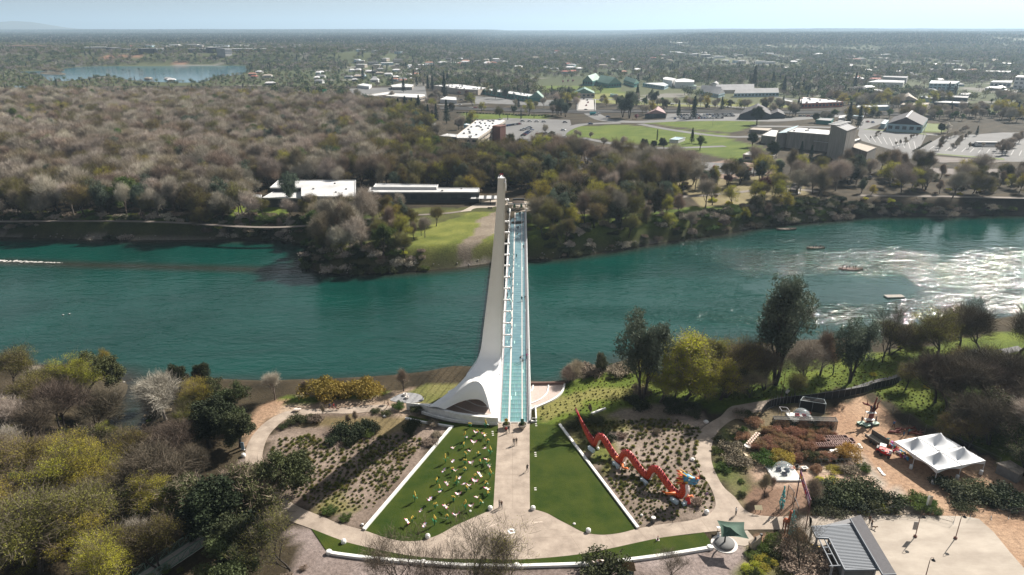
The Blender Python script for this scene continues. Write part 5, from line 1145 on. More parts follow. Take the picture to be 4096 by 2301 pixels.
for x_ in (-.25,.25):
    for y_ in (.55,-.4): m.tube([(x_,y_,2.4),(x_,y_+.03,1.3),(x_,y_-.02,1.2),(x_,y_,0)],[.22,.12,.12,.08],7)
m.tube([(0,.9,2.4),(0,1.05,1.7),(0,1.05,1.3)],[.06,.04,.08],5); m.build('body',[GO],g,True)
for x_ in (-.1,.1): MB().tube([(x_,-.9,5.7),(x_,-.85,5.98)],[.03,.05],5).build('horn',[DKM],g); MB().tube([(x_*1.6,-.92,5.6),(x_*4,-.85,5.65)],[.07,.02],5).build('ear',[GO],g)
TQ=mat('teal_glass',(.02,.24,.26),.15,col2=(.1,.42,.42),scale=1.2); 
def spire(u,v,label,h,seed,two=False):
    t=thing('teal_spire',label,'sculpture',gp(u,v)); R=random.Random(seed); bm=MB()
    MB().tube([(0,0,0),(0,0,h)],[.1,.02],6).build('mast',[DKM],t)
    m=MB()
    for k in range(150):
        z=.2+h*.97*(k/150); r=(.62*math.sin(math.pi*min(1,(k/150)*.9+.1))**.7)*(1-k/165)+.05; a=R.random()*6.28; rr=r*R.random()**.4; s_=R.uniform(.07,.15)
        m.lathe([(s_*.6,-s_*.8),(s_,0),(s_*.6,s_*.8)],(rr*math.cos(a)+(.45 if two and k%3==0 and z<h*.8 else 0),rr*math.sin(a),z),6)
    m.build('glass_beads',[TQ],t,True)['kind']='stuff'
spire(*z8(1040,600),'slender teal glass bead spire behind the entrance path, left one',5.2,5); spire(*z8(1150,935),'twin-tipped teal glass bead spire right of the giraffe',5.4,6,True)
ban=thing('banner_gate','purple and orange banner hung between two tall dark poles over the entrance path','banner')
p1=sq(*z8(1225,495)); p2=sq(*z8(1345,900)); PU=mat('banner_purple',(.14,.03,.12),.6,col2=(.22,.04,.14),scale=1)
h1,h2=7.2,7.0
MB().tube([p1,p1+Vector((0,0,h1+.3))],.1,6).build('pole',[mat('pole_purple',(.06,.03,.08),.5)],ban); MB().tube([p2,p2+Vector((0,0,h2+.3))],.1,6).build('pole',[mat('pole_brown',(.10,.04,.04),.5)],ban)
d=(p2-p1); L=d.length; dn_=d.normalized(); rot=Matrix((dn_,Vector((-dn_.y,dn_.x,0)),Vector((0,0,1)))).transposed().to_4x4(); MW=Matrix.Translation(p1+Vector((0,0,h1-1.6)))@rot
MB().box(.1,L-.1,-.03,.03,0,1.5,0,MW).build('banner',[PU],ban)
txt=[('N',.78),('E',.84),('W',.91)]
OR_=mat('print_orange',(.75,.25,.02),.6); YL_=mat('print_yellow',(.75,.55,.05),.6); WT_=mat('print_white',(.8,.8,.8),.6); RD_=mat('print_red',(.55,.02,.04),.6)
def letter(ch,x0,z0,s_,mt,side=-.045):
    cu=bpy.data.curves.new('letter','FONT'); cu.body=ch; cu.size=s_; cu.extrude=.008; cu.align_x='CENTER'; o=bpy.data.objects.new('tmp',cu); COL.objects.link(o); dg=bpy.context.evaluated_depsgraph_get(); me=bpy.data.meshes.new_from_object(o.evaluated_get(dg)); bpy.data.objects.remove(o)
    me.materials.clear(); me.materials.append(mt); o=bpy.data.objects.new('letter',me); COL.objects.link(o); o.parent=ban
    o.matrix_world=MW@Matrix.Translation((x0,side,z0))@Matrix.Rotation(math.pi/2,4,'X'); return o
for ch,k in txt: letter(ch,L*k,.3,1.15,WT_)
for k,(r,mt) in enumerate(((.55,OR_),(.4,YL_),(.5,RD_),(.32,OR_),(.42,RD_))):
    m=MB(); m.lathe([(r,-.01),(r,.01)],(0,0,0),10); o=m.build('print_flower',[mt],ban); o.matrix_world=MW@Matrix.Translation((L*(.07+.13*k),-.04,.45+.5*(k%2)))@Matrix.Rotation(math.pi/2,4,'X')
for k in range(6): m=MB(); m.lathe([(.16,-.01),(.16,.01)],(0,0,0),8); o=m.build('print_dot',[WT_],ban); o.matrix_world=MW@Matrix.Translation((L*(.25+.08*k),-.042,1.2-.1*(k%2)))@Matrix.Rotation(math.pi/2,4,'X')
fr=thing('mesh_gate','dark see-through mesh gate panels beside the banner pole','gate')
for (a,b,h_) in ((z8(1110,470),z8(1180,560),3.2),(z8(1190,600),z8(1240,730),2.8)):
    a=sq(*a);b=sq(*b); m=MB(); m.bar(a,a+Vector((0,0,h_)),.1,up=(0,1,0)); m.bar(b,b+Vector((0,0,h_)),.1,up=(0,1,0)); m.bar(a+Vector((0,0,h_)),b+Vector((0,0,h_)),.1); m.bar(a+Vector((0,0,h_*.5)),b+Vector((0,0,h_*.5)),.06)
    for k in range(9): p=a.lerp(b,k/8); m.bar(p,p+Vector((0,0,h_)),.02)
    m.build('gate_panel',[DKM],fr)
GL=bpy.data.materials.new('dome_plastic'); GL.use_nodes=True; bs=GL.node_tree.nodes['Principled BSDF']; bs.inputs['Base Color'].default_value=(.75,.85,.88,1); bs.inputs['Roughness'].default_value=.05; bs.inputs['Alpha'].default_value=.22; bs.inputs['Specular IOR Level'].default_value=1.0
def dome(u,v,label,r,inn):
    c=sq(u,v); t=thing('bubble_dome',label,'dome tent',c)
    m=MB(); m.box(-r*1.35,r*1.35,-r*1.2,r*1.2,0,.35); m.build('deck',[WALLW],t)
    m=MB(); m.lathe([(r*.86,.36),(r,.9),(r*.97,1.4),(r*.8,2.0),(r*.5,2.45),(r*.2,2.62),(.02,2.65)],(0,0,0),24); m.build('bubble',[GL],t,True)
    for k in range(3):
        a=k*2.1+.4; x_,y_=r*.45*math.cos(a),r*.45*math.sin(a); m=MB(); m.box(x_-.5,x_+.5,y_-.22,y_+.22,.36,.75); m.box(x_-.5,x_+.5,y_+.15,y_+.27,.75,1.1); m.build('sofa',[inn],t)
    m=MB(); m.lathe([(.35,.7),(.35,.75)],(0,0,.05),12); m.lathe([(.05,.3),(.05,.7)],(0,0,.05),6); m.build('table',[WALLW],t)
    for a in (0,1.2,2.4): m=MB(); m.lathe([(.04,-.05),(.07,0),(.04,.06)],(r*.5*math.cos(a),r*.5*math.sin(a),1.9),6); m.build('lantern',[DRD],t)
dome(*z6(1460,640),'clear bubble dome with red seats on white deck behind the mesh cage',2.0,REDC); dome(*z8(1065,150),'clear bubble dome with dark seats on a white deck above the giraffe',2.1,NAVY)
def frame(label,P,h,mt,cat='frame',net=None,name='mesh_cage'):
    t=thing(name,label,cat); n_=len(P)
    for i in range(n_):
        a,b=P[i],P[(i+1)%n_]; k_=max(1,int((b-a).length/2.4))
        MB().bar(a+Vector((0,0,h)),b+Vector((0,0,h)),.09).build('top_bar',[mt],t); MB().bar(a,a+Vector((0,0,h)),.08,up=(0,1,0)).build('post',[mt],t)
        for k in range(1,k_): MB().bar(a.lerp(b,k/k_),a.lerp(b,k/k_)+Vector((0,0,h)),.05,up=(0,1,0)).build('post',[mt],t)
        if net: m=MB(); q=[a,b,b+Vector((0,0,h-.05)),a+Vector((0,0,h-.05))]; m.add([tuple(x) for x in q],[(0,1,2,3)]); m.build('netting',[net],t)
    if net: m=MB(); m.add([tuple(x+Vector((0,0,h-.04))) for x in P],[tuple(range(n_))]); m.build('netting',[net],t)
    return t
NET=mat('netting_dark',(.05,.05,.05),.8,alpha=.5); NETD=mat('netting_black',(.01,.01,.01),.9,alpha=.93)
frame('small dark cage frame with pale top bars behind the upper dome',[sq(*z6(1430,505)),sq(*z6(1800,560)),sq(*z6(1770,490)),sq(*z6(1470,450))],2.6,mat('frame_pale',(.3,.36,.38),.5),net=NETD)
frame('long low mesh cage in front of the upper dome',[sq(*z6(1060,770)),sq(*z6(1970,800)),sq(*z6(1940,740)),sq(*z6(1040,720))],2.3,DKM,net=NET)
frame('bare cube frame left of the upper dome',[sq(*z6(1165,640)),sq(*z6(1280,650)),sq(*z6(1240,590)),sq(*z6(1130,580))],2.2,POST,name='cube_frame')
PF=mat('planter_frame',(.20,.09,.07),.6)
gr=thing('planter_grid','grid of square brown-rimmed raised planters in the reed garden','planter grid')
for r,(x0,y0,n_,sk) in enumerate(((1800,945,5,0),(1825,985,6,18),(1920,1015,4,0),(1600,1050,8,0))):
    for k in range(n_):
        c=sq(*z6(x0+35+k*(62 if r<3 else 64),y0+ (0 if r<3 else 0)+k*(-1.0)),.0); o=MB(); s_=.72
        for a,b in (((-s_,-s_),(s_,-s_)),((s_,-s_),(s_,s_)),((s_,s_),(-s_,s_)),((-s_,s_),(-s_,-s_))): o.bar((a[0],a[1],.55),(b[0],b[1],.55),.12,.5)
        q=o.build('planter_box',[PF],gr); q.location=c; w=MB().box(-.66,.66,-.66,.66,.3,.45).build('soil',[NETD],gr); w.location=c; 
ds=thing('disc_cluster','cluster of round white table discs beside the planter grid','discs')
for x_,y_ in ((1985,1085),(2030,1080),(1910,1100),(1955,1098),(2045,1100),(2010,1115),(1995,1135),(2060,1135),(1875,1140),(1880,1172),(2040,1168)): c=sq(*z6(x_,y_),.5); m=MB(); m.lathe([(.1,-.5),(.08,-.05),(.52,-.04),(.54,.04),(.3,.05)],tuple(c),14); m.build('disc',[WALLW],ds,True)
dt=thing('disc_tower','ladder-like sculpture of cream discs on red stems left of the reeds','sculpture')
for k in range(7):
    for s_ in (0,1):
        x_,y_=z6(690+k*22+s_*26,985-k*24+s_*6); c=sq(x_,y_,.9); m=MB(); m.lathe([(.05,-.9),(.05,-.04),(.34,-.03),(.36,.04)],tuple(c),10); m.build('disc',[mat('cream_disc',(.6,.45,.36),.6)],dt)
c=sq(*z6(695,1022),.7); m=MB(); m.lathe([(.06,-.7),(.06,-.04),(.8,-.03),(.82,.04)],tuple(c),18); m.build('disc',[CONC],dt)
o=MB(); o.add([tuple(sq(*z6(x,y),z)) for x,y,z in ((600,1050,.7),(640,1075,.7),(665,1140,.2),(700,1165,.2),(670,1185,.15),(630,1130,.2))]+[tuple(sq(*z6(x,y),z-.12)) for x,y,z in ((600,1050,.7),(640,1075,.7),(665,1140,.2),(700,1165,.2),(670,1185,.15),(630,1130,.2))],[(0,1,2,5),(5,2,3,4),(11,8,7,6),(10,9,8,11),(0,6,7,1),(1,7,8,2),(2,8,9,3),(3,9,10,4),(4,10,11,5),(5,11,6,0)]); tag(o.build('slide_panel',[mat('cream_panel',(.6,.48,.34),.7)]),'long cream leaf-shaped panel lying below the disc tower','panel')
ht=thing('hoop_tunnel','arched wire hoop tunnel with thin rails over the lower beds','hoop frame')
for k in range(7):
    a=sq(*z6(1720+k*112,1350-k*1)); m=MB(); m.tube([a+Vector((0,-1.1,0)),a+Vector((0,-1.0,1.3)),a+Vector((0,0,2.1)),a+Vector((0,1.2,1.5)),a+Vector((0,1.4,0))],.02,4); m.build('hoop',[STEEL],ht)
for z_,y_ in ((2.1,0),(1.3,-1.0),(1.5,1.2)): m=MB(); m.tube([sq(*z6(1720,1350))+Vector((0,y_,z_)),sq(*z6(2392,1344))+Vector((0,y_,z_))],.018,4); m.build('rail',[STEEL],ht)
fp_=thing('fire_pit','square pale fire pit table beside two dark chairs','fire pit',sq(*z8(1340,90)),.2); MB().box(-.6,.6,-.45,.45,.35,.5).build('top',[WALLW],fp_); MB().box(-.35,.35,-.25,.25,.0,.53).build('bowl',[DKM],fp_)
for k,(x_,y_) in enumerate((z8(1240,85),z8(1265,75))):
    ch=thing('garden_chair','dark garden chair, %s of two beside the fire pit'%('left','right')[k],'chair',sq(x_,y_),.5+k,'dark chairs by the fire pit'); MB().box(-.28,.28,-.25,.25,.36,.42).build('seat',[DKM],ch); MB().box(-.28,.28,.2,.26,.42,.9).build('backrest',[DKM],ch)
    for a in (-.24,.24):
        for b_ in (-.2,.2): MB().box(a-.03,a+.03,b_-.03,b_+.03,0,.36).build('leg',[DKM],ch)
pt=thing('terracotta_pot','round terracotta pot at the right of the lower dome','pot',sq(*z8(1180,95)),0); MB().lathe([(.35,0),(.5,.5),(.55,.6),(.45,.6),(.4,.5)],(0,0,0),14).build('bowl',[mat('terracotta',(.35,.1,.05),.8)],pt,True)
pt=thing('terracotta_pot','terracotta pot with a small grey tree at the right of the upper dome','pot',sq(*z6(1570,580)),0); MB().lathe([(.4,0),(.55,.6),(.6,.7),(.5,.7),(.4,.6)],(0,0,0),14).build('bowl',[_mats['terracotta']],pt,True)
TENT=mat('tent_fabric',(.70,.71,.73),.6,bump=.15,bscale=1.5); tn=thing('marquee_tent','white marquee with four pointed peaks on thin poles','tent')
zE=3.1
W0=sq(*z7(655,960),zE);S0=sq(*z7(1280,1375),zE);E0=sq(*z7(1975,1240),zE);N0=sq(*z7(1300,840),zE)
def bil(a,b): # a along W->S? b across
    return W0.lerp(S0,a).lerp(N0.lerp(E0,a),b)
def th(a,b):
    best=0
    for ca in (.25,.75):
        for cb in (.25,.75):
            d=max(abs(a-ca),abs(b-cb))*4; d2=math.hypot(a-ca,b-cb)*4; dd=.5*d+.5*d2
            best=max(best,max(0,1-dd)**1.9)
    edge=min(a,1-a,b,1-b)
    ridge=.28*math.exp(-((a-.5)/.02)**2)*0
    sag=-.25*math.sin(math.pi*((a*2)%1))*math.sin(math.pi*((b*2)%1))*0
    return best*2.2
ng=48; m=MB(); rows_=[[bil(i/ng,j/ng)+Vector((0,0,th(i/ng,j/ng))) for j in range(ng+1)] for i in range(ng+1)]
m.grid(rows_); m.build('roof_fabric',[TENT],tn,True)
for a0,b0,a1,b1,seg in ((0,0,1,0,2),(1,0,1,1,2),(1,1,0,1,2),(0,1,0,0,2)):
    m=MB(); r1=[];r2=[]
    for k in range(33):
        t=k/32; a=a0+(a1-a0)*t;b=b0+(b1-b0)*t; p=bil(a,b); dz=.32+ .5*abs(math.cos(math.pi*t*seg))**3
        r1.append(p);r2.append(p-Vector((0,0,dz)))
    m.grid([r1,r2]); m.build('valance',[TENT],tn)
m=MB(); m.tube([bil(.5,0)+Vector((0,0,.05)),bil(.5,1)+Vector((0,0,.05))],.05,4); m.tube([bil(0,.5)+Vector((0,0,.05)),bil(1,.5)+Vector((0,0,.05))],.05,4); m.build('seam_cable',[STEEL],tn)
BAR=mat('barrel_white',(.68,.70,.72),.4)
for k,(a,b) in enumerate(((0,0),(.5,0),(1,0),(1,.5),(1,1),(.5,1),(0,1),(0,.5))):
    p=bil(a,b); MB().tube([(p.x,p.y,0),(p.x,p.y,zE)],.06,6).build('pole',[BAR],tn)
    if k<5: q=thing('water_barrel','white ballast barrel at the %s pole of the marquee'%['west corner','south-west middle','nearest corner','right middle','far right corner'][k],'barrel',(p.x-.45,p.y-.3,0),0,'white ballast barrels round the marquee'); MB().lathe([(.3,0),(.34,.1),(.34,.85),(.3,.95),(.1,.97)],(0,0,0),12).build('drum',[BAR],q,True)
LC=[mat('lp%d'%i,c,.5) for i,c in enumerate(((.55,.03,.12),(.03,.2,.4),(.7,.4,.04),(.65,.6,.62),(.5,.12,.02),(.25,.04,.3),(.02,.25,.25)))]
names=['pink','blue','yellow','white','orange','purple','teal']
R=random.Random(5)
for k in range(30):
    t=k/30; x_,y_=(480+t*390+R.uniform(-30,30),930+t*300+R.uniform(-45,30)); c=sq(*z7(x_,y_)); i=R.randrange(7)
    q=thing('lantern_piece','%s cloth lantern piece in the heap spilling out from under the marquee'%names[i],'lantern piece',c,R.random()*6,'lantern pieces heaped by the marquee')
    if i%2: MB().tube([(-.5,0,.25),(-.1,0,.45),(.35,0,.35),(.6,0,.15)],[.1,.3,.26,.06],8).build('shell',[LC[i]],q,True)
    else: MB().tube([(-.4,-.1,.1),(0,.2,.5),(.3,0,.9)],[.22,.18,.04],7).build('shell',[LC[i]],q,True)
    MB().tube([(.2,0,.1),(.5,.2,.5)],[.1,.02],5).build('tip',[LC[(i+3)%7]],q)
RT=mat('red_trunk',(.16,.03,.02),.7,var=.2,scale=4); s=sq(*z7(300,690)); rt=thing('red_tree_sculpture','dark red bare tree sculpture with branching arms in scaffold','sculpture',s)
m=MB(); m.tube([(0,0,0),(0,0,1.2),(.1,0,3.4)],[.75,.55,.5],9); m.build('trunk',[RT],rt,True)
for L in ([(0,0,3.2),(-.6,0,4.4),(-1.4,0,4.9),(-1.6,0,6.0)],[(-1.1,0,4.7),(-2.2,0,5.0),(-2.6,0,5.4)],[(.1,0,3.2),(.3,0,5.0),(.5,0,6.6)],[(.3,0,3.2),(1.0,0,4.0),(.9,0,5.0),(1.7,0,5.9)]): MB().tube(L,[.28,.2,.13,.04][:len(L)],7).build('branch',[RT],rt,True)
sc=thing('scaffold','light metal scaffold with two decks around the red tree sculpture','scaffold',s+Vector((-.3,-.6,0)))
for x_ in (-1.3,.9):
    for y_ in (-.5,.5): MB().tube([(x_,y_,0),(x_,y_,3.5)],.03,5).build('upright',[STEEL],sc)
for z_ in (1.2,3.0): MB().box(-1.3,.9,-.5,.5,z_,z_+.08).build('deck_board',[WALLW],sc)
m=MB()
for z_ in (.6,1.8,2.4): m.bar((-1.3,-.5,z_),(.9,-.5,z_),.03); m.bar((-1.3,.5,z_),(.9,.5,z_),.03)
m.build('rails',[STEEL],sc)
for x_,y_,l in ((370,720,'green topped work stand right of the red tree'),(260,745,'green topped work stand left of the scaffold foot'),(175,715,'pale work table beside the seated worker')):
    q=thing('work_stand',l,'stand',sq(*z7(x_,y_)),.3); MB().box(-.9,.9,-.55,.55,.35,.5).build('top',[mat('stand_mint',(.35,.48,.40),.6)],q); MB().box(-.85,.85,-.5,.5,0,.35).build('base',[mat('stand_green',(.02,.10,.04),.6)],q)
person(*z7(380,700),'worker in grey standing on a stand right of the red tree with arm raised',GREY,NAVY,'work',z=.5); person(*z7(315,785),'worker in blue jeans bending below the scaffold',NAVY,NAVY,'lean',z=0,face=S_); person(*z7(640,762),'worker in a blue shirt and red cap walking on the orange ground',cloth('blue',(.05,.14,.28)),BRN,'walk',z=0,hair=REDC); person(*z7(790,882),'left worker in jeans at the pile of red branches',BRN,cloth('blue',(0,0,0)),'lean',z=0,face=2); person(*z7(852,872),'right worker in teal at the pile of red branches',TEAL,NAVY,'lean',z=0,face=-2); person(*z7(180,700),'worker seated at the pale work table',BLACK,BLACK,'stand',z=0)
a=s+Vector((-.7,-.6,3.08)); o=person(0,0,'left of two workers up on the scaffold at the red tree',NAVY,GREY,'work'); o.location=a; o=person(0,0,'right of two workers up on the scaffold at the red tree',BLACK,BLACK,'work'); o.location=a+Vector((.9,.2,0))
for k,(x_,y_,r_) in enumerate(((640,835,.2),(720,815,.5),(760,800,-.2),(880,790,.1),(920,840,.4),(960,870,-.3),(1010,850,.6),(680,850,-.1))):
    q=thing('lying_branch','curved dark red sculpture branch lying on the orange ground','branch',sq(*z7(x_,y_)),r_,'red sculpture branches lying on the ground'); 
    q['label']='curved dark red sculpture branch in the pile behind the marquee'
    MB().tube([(-1.4,0,.2),(-.5,.2,.35),(.3,0,.3),(1.2,.3,.5),(1.6,.2,.3)],[.14,.18,.16,.1,.04],6).build('limb',[RT],q,True); MB().tube([(.3,0,.3),(.7,-.5,.6),(1.2,-.7,.5)],[.12,.08,.03],5).build('twig',[RT],q,True)
T_=sq(*z7(390,985)); T2=sq(*z7(310,940)); ang=math.atan2((sq(*z7(450,1030))-T2).y,(sq(*z7(450,1030))-T2).x); tr=thing('flatbed_trailer','open flatbed trailer with dark high sides parked on the orange ground','trailer',T_,ang)
MB().box(-2.3,2.3,-.9,.9,.62,.74).build('bed',[mat('trailer_bed',(.33,.28,.22),.8)],tr); MB().box(-2.3,2.3,-1.0,-.92,.5,1.15).build('side',[mat('trailer_side',(.09,.08,.07),.7)],tr); MB().box(-2.3,2.3,.92,1.0,.5,1.9).build('side',[_mats['trailer_side']],tr); MB().box(2.25,2.35,-1,1,.5,.95).build('tailgate',[_mats['trailer_side']],tr); MB().bar((-2.3,0,.6),(-3.5,0,.5),.1).build('drawbar',[DKM],tr)
for x_ in (-.5,.4):
    for y_ in (-1.12,1.12): m=MB(); m.tube([(x_,y_-.1,.34),(x_,y_+.1,.34)],.34,12); m.build('wheel',[DKM],tr,True)
qd=thing('quad_bike','red and white utility quad vehicle with black tyres beside the trailer','quad bike',sq(*z7(520,1175)),-.7)
MB().tube([(-.9,0,.75),(-.3,0,.85),(.3,0,.8),(1.0,0,.7)],[.35,.42,.4,.25],8).build('body',[DRD],qd,True); MB().box(-.9,-.2,-.35,.35,1.1,1.25).build('seat',[DKM],qd); MB().box(.2,.9,-.4,.4,.98,1.05).build('rack',[WALLW],qd); MB().tube([(.2,-.45,1.35),(.35,0,1.3),(.2,.45,1.35)],.04,5).build('handlebar',[DKM],qd)
for x_ in (-.7,.75):
    for y_ in (-.5,.5): MB().tube([(x_,y_-.13,.32),(x_,y_+.13,.32)],.32,12).build('wheel',[DKM],qd,True)
u2=thing('utility_buggy','black and red buggy with a white roof between trailer and quad','buggy',sq(*z7(480,1120)),-.6)
MB().box(-1.2,1.2,-.65,.65,.4,.9).build('body',[DRD],u2); MB().box(-.7,.5,-.65,.65,1.75,1.82).build('roof',[WALLW],u2); MB().box(-1.2,-.7,-.6,.6,.9,1.1).build('cargo_bed',[DKM],u2)
for x_ in (-.65,.45):
    for y_ in (-.6,.6): MB().bar((x_,y_,.9),(x_,y_,1.78),.05,up=(0,1,0)).build('roof_post',[DKM],u2)
for x_ in (-.8,.8):
    for y_ in (-.65,.65): MB().tube([(x_,y_-.12,.3),(x_,y_+.12,.3)],.3,12).build('wheel',[DKM],u2,True)
sh=thing('shed','low shed with pale mottled roof at the right edge beyond the marquee','shed'); P=[sq(*z7(2130,1270),2.4),sq(*z7(2330,1232),2.4),sq(*z7(2560,1370),2.4),sq(*z7(2480,1440),2.4)]
m=MB(); m.poly([tuple(p)[:2] for p in P],2.4,0,2.2); m.build('roof',[mat('shed_roof',(.42,.36,.30),.8,col2=(.2,.17,.14),scale=1.2)],sh); cc=sum(P,Vector())/4; m=MB(); m.poly([tuple(cc.lerp(p,.9))[:2] for p in P],2.19,0,0); m.build('wall',[WALLG],sh)
for k,(L,l) in enumerate((([(145,1005),(160,1030),(180,1052)],'three pale flat stones beside the wet patch near the trailer'),([(430,1355),(445,1378),(465,1402),(488,1430),(505,1446)],'five pale round flat stones along the gravel edge'))):
    t=thing('flat_stones',l,'stones')
    for x_,y_ in L: c=sq(*z7(x_,y_),.02); m=MB(); m.lathe([(.33,0),(.36,.08),(.2,.1)],tuple(c),9); m.build('stone',[WR],t)
c=sq(2400,2283); sp=thing('spotted_lantern','white animal lantern with brown spots, back only, at the bottom edge','animal lantern',c); SPM=mat('spots',(.72,.62,.55),.6,col2=(.12,.05,.03),scale=2.2,contrast=(.5,.54),detail=1)
MB().tube([(-.9,0,1.2),(-.5,0,1.7),(.3,0,1.75),(.9,0,1.3)],[.3,.5,.5,.25],10).build('body',[SPM],sp,True)
for x_ in (-.5,.5):
    for y_ in (-.25,.25): MB().tube([(x_,y_,1.3),(x_,y_,0)],[.16,.1],6).build('leg',[SPM],sp)
MB().tube([(-1.0,0,1.6),(-1.4,0,1.9),(-1.7,0,1.7)],[.2,.22,.1],8).build('head',[SPM],sp,True)
c=sq(2510,2296); lt=thing('thatched_hut','small straw-thatched hut lantern with blue grey front at the bottom edge','hut lantern',c)
MB().box(-.9,.9,-.6,.6,0,1.5).build('wall',[mat('hut_blue',(.10,.16,.18),.7)],lt); m=MB(); m.add([(-1.2,-.9,1.4),(1.2,-.9,1.4),(1.2,.9,1.4),(-1.2,.9,1.4),(-.9,0,2.5),(.9,0,2.5)],[(0,1,5,4),(2,3,4,5),(1,2,5),(3,0,4),(0,3,2,1)]); m.build('thatch',[mat('thatch',(.28,.18,.08),.95,col2=(.1,.06,.03),scale=5)],lt)
GT=mat('truss_green',(.16,.24,.19),.6); tb=thing('truss_footbridge','pale green steel truss footbridge with concrete deck under the oaks at lower left','footbridge')
def z1(x,y): return (x/1.606,1400+y/1.606)
zt=.4; a=sq(*z1(960,1345),zt+1.5); b=sq(*z1(1225,1175),zt+1.5); d_=(b-a).normalized(); b=b+d_*10; a=a-d_*3; nrm=Vector((d_.y,-d_.x,0))*3.0
for s_ in (0,1):
    A0=a+nrm*s_; B0=b+nrm*s_; n_=int((B0-A0).length/1.9)
    MB().bar(A0,B0,.16).build('top_chord',[GT],tb); MB().bar(A0-Vector((0,0,1.5)),B0-Vector((0,0,1.5)),.16).build('bottom_chord',[GT],tb)
    for k in range(n_+1):
        p=A0.lerp(B0,k/n_); MB().bar(p,p-Vector((0,0,1.5)),.1,up=(0,1,0)).build('upright',[GT],tb)
        if k<n_: q=A0.lerp(B0,(k+1)/n_); MB().bar(p-Vector((0,0,1.5)),q,.09).build('diagonal',[GT],tb)
    for zz in (.3,.6,.9,1.2): MB().bar(A0-Vector((0,0,zz)),B0-Vector((0,0,zz)),.03).build('rail',[GT],tb)
m=MB(); q=[a,b,b+nrm,a+nrm]; m.poly([tuple(p)[:2] for p in q],zt,0,zt-.25); m.build('deck',[CONC],tb)
sheet('gravel_mound',smooth(G([(1560,1600),(1600,1578),(1640,1572),(1680,1580),(1695,1600),(1660,1612),(1600,1610)]),4,True),.07,mat('grey_gravel',(.20,.20,.21),.95,col2=(.30,.30,.31),scale=3,bump=.4,bscale=12),-.1)
for u,v,l in ((1620,1582,'upper'),(1628,1594,'lower')):
    q=thing('concrete_pipe','short tilted concrete pipe ring on the grey gravel mound, %s one'%l,'pipe',gp(u,v),.6); m=MB(); m.lathe([(.5,-.1),(.55,.55),(.38,.6),(.34,.1)],(0,0,0),14); m.build('ring',[CONC],q,True)
b=thing('park_bench','weathered bench on the dirt patch beside the path lamp','bench',sq(3150,1574),.9); MB().box(-1,1,-.25,.25,.42,.5).build('seat',[CONC],b); MB().box(-1,1,.22,.3,.5,.95).build('backrest',[CONC],b)
for x_ in (-.8,.8): MB().box(x_-.08,x_+.08,-.2,.2,0,.42).build('leg',[DKM],b)
def tree(kind,u,vb,hpx,label,cat='tree',sx=1.,group=None,name=None,z=None,lean=0.):
    p=PR[kind]; x,y,_=gp(u,vb,0); x,y,_=gp(u,vb,ground_z(x,y))
    d=y*cp_+H*sp_; ang=math.atan2(H,y); h=hpx*d/(F*math.cos(ang)/math.cos(ang-PITCH))
    return put(p,x,y,h,None,label,cat,group,sx=sx,name=name,lean=lean)
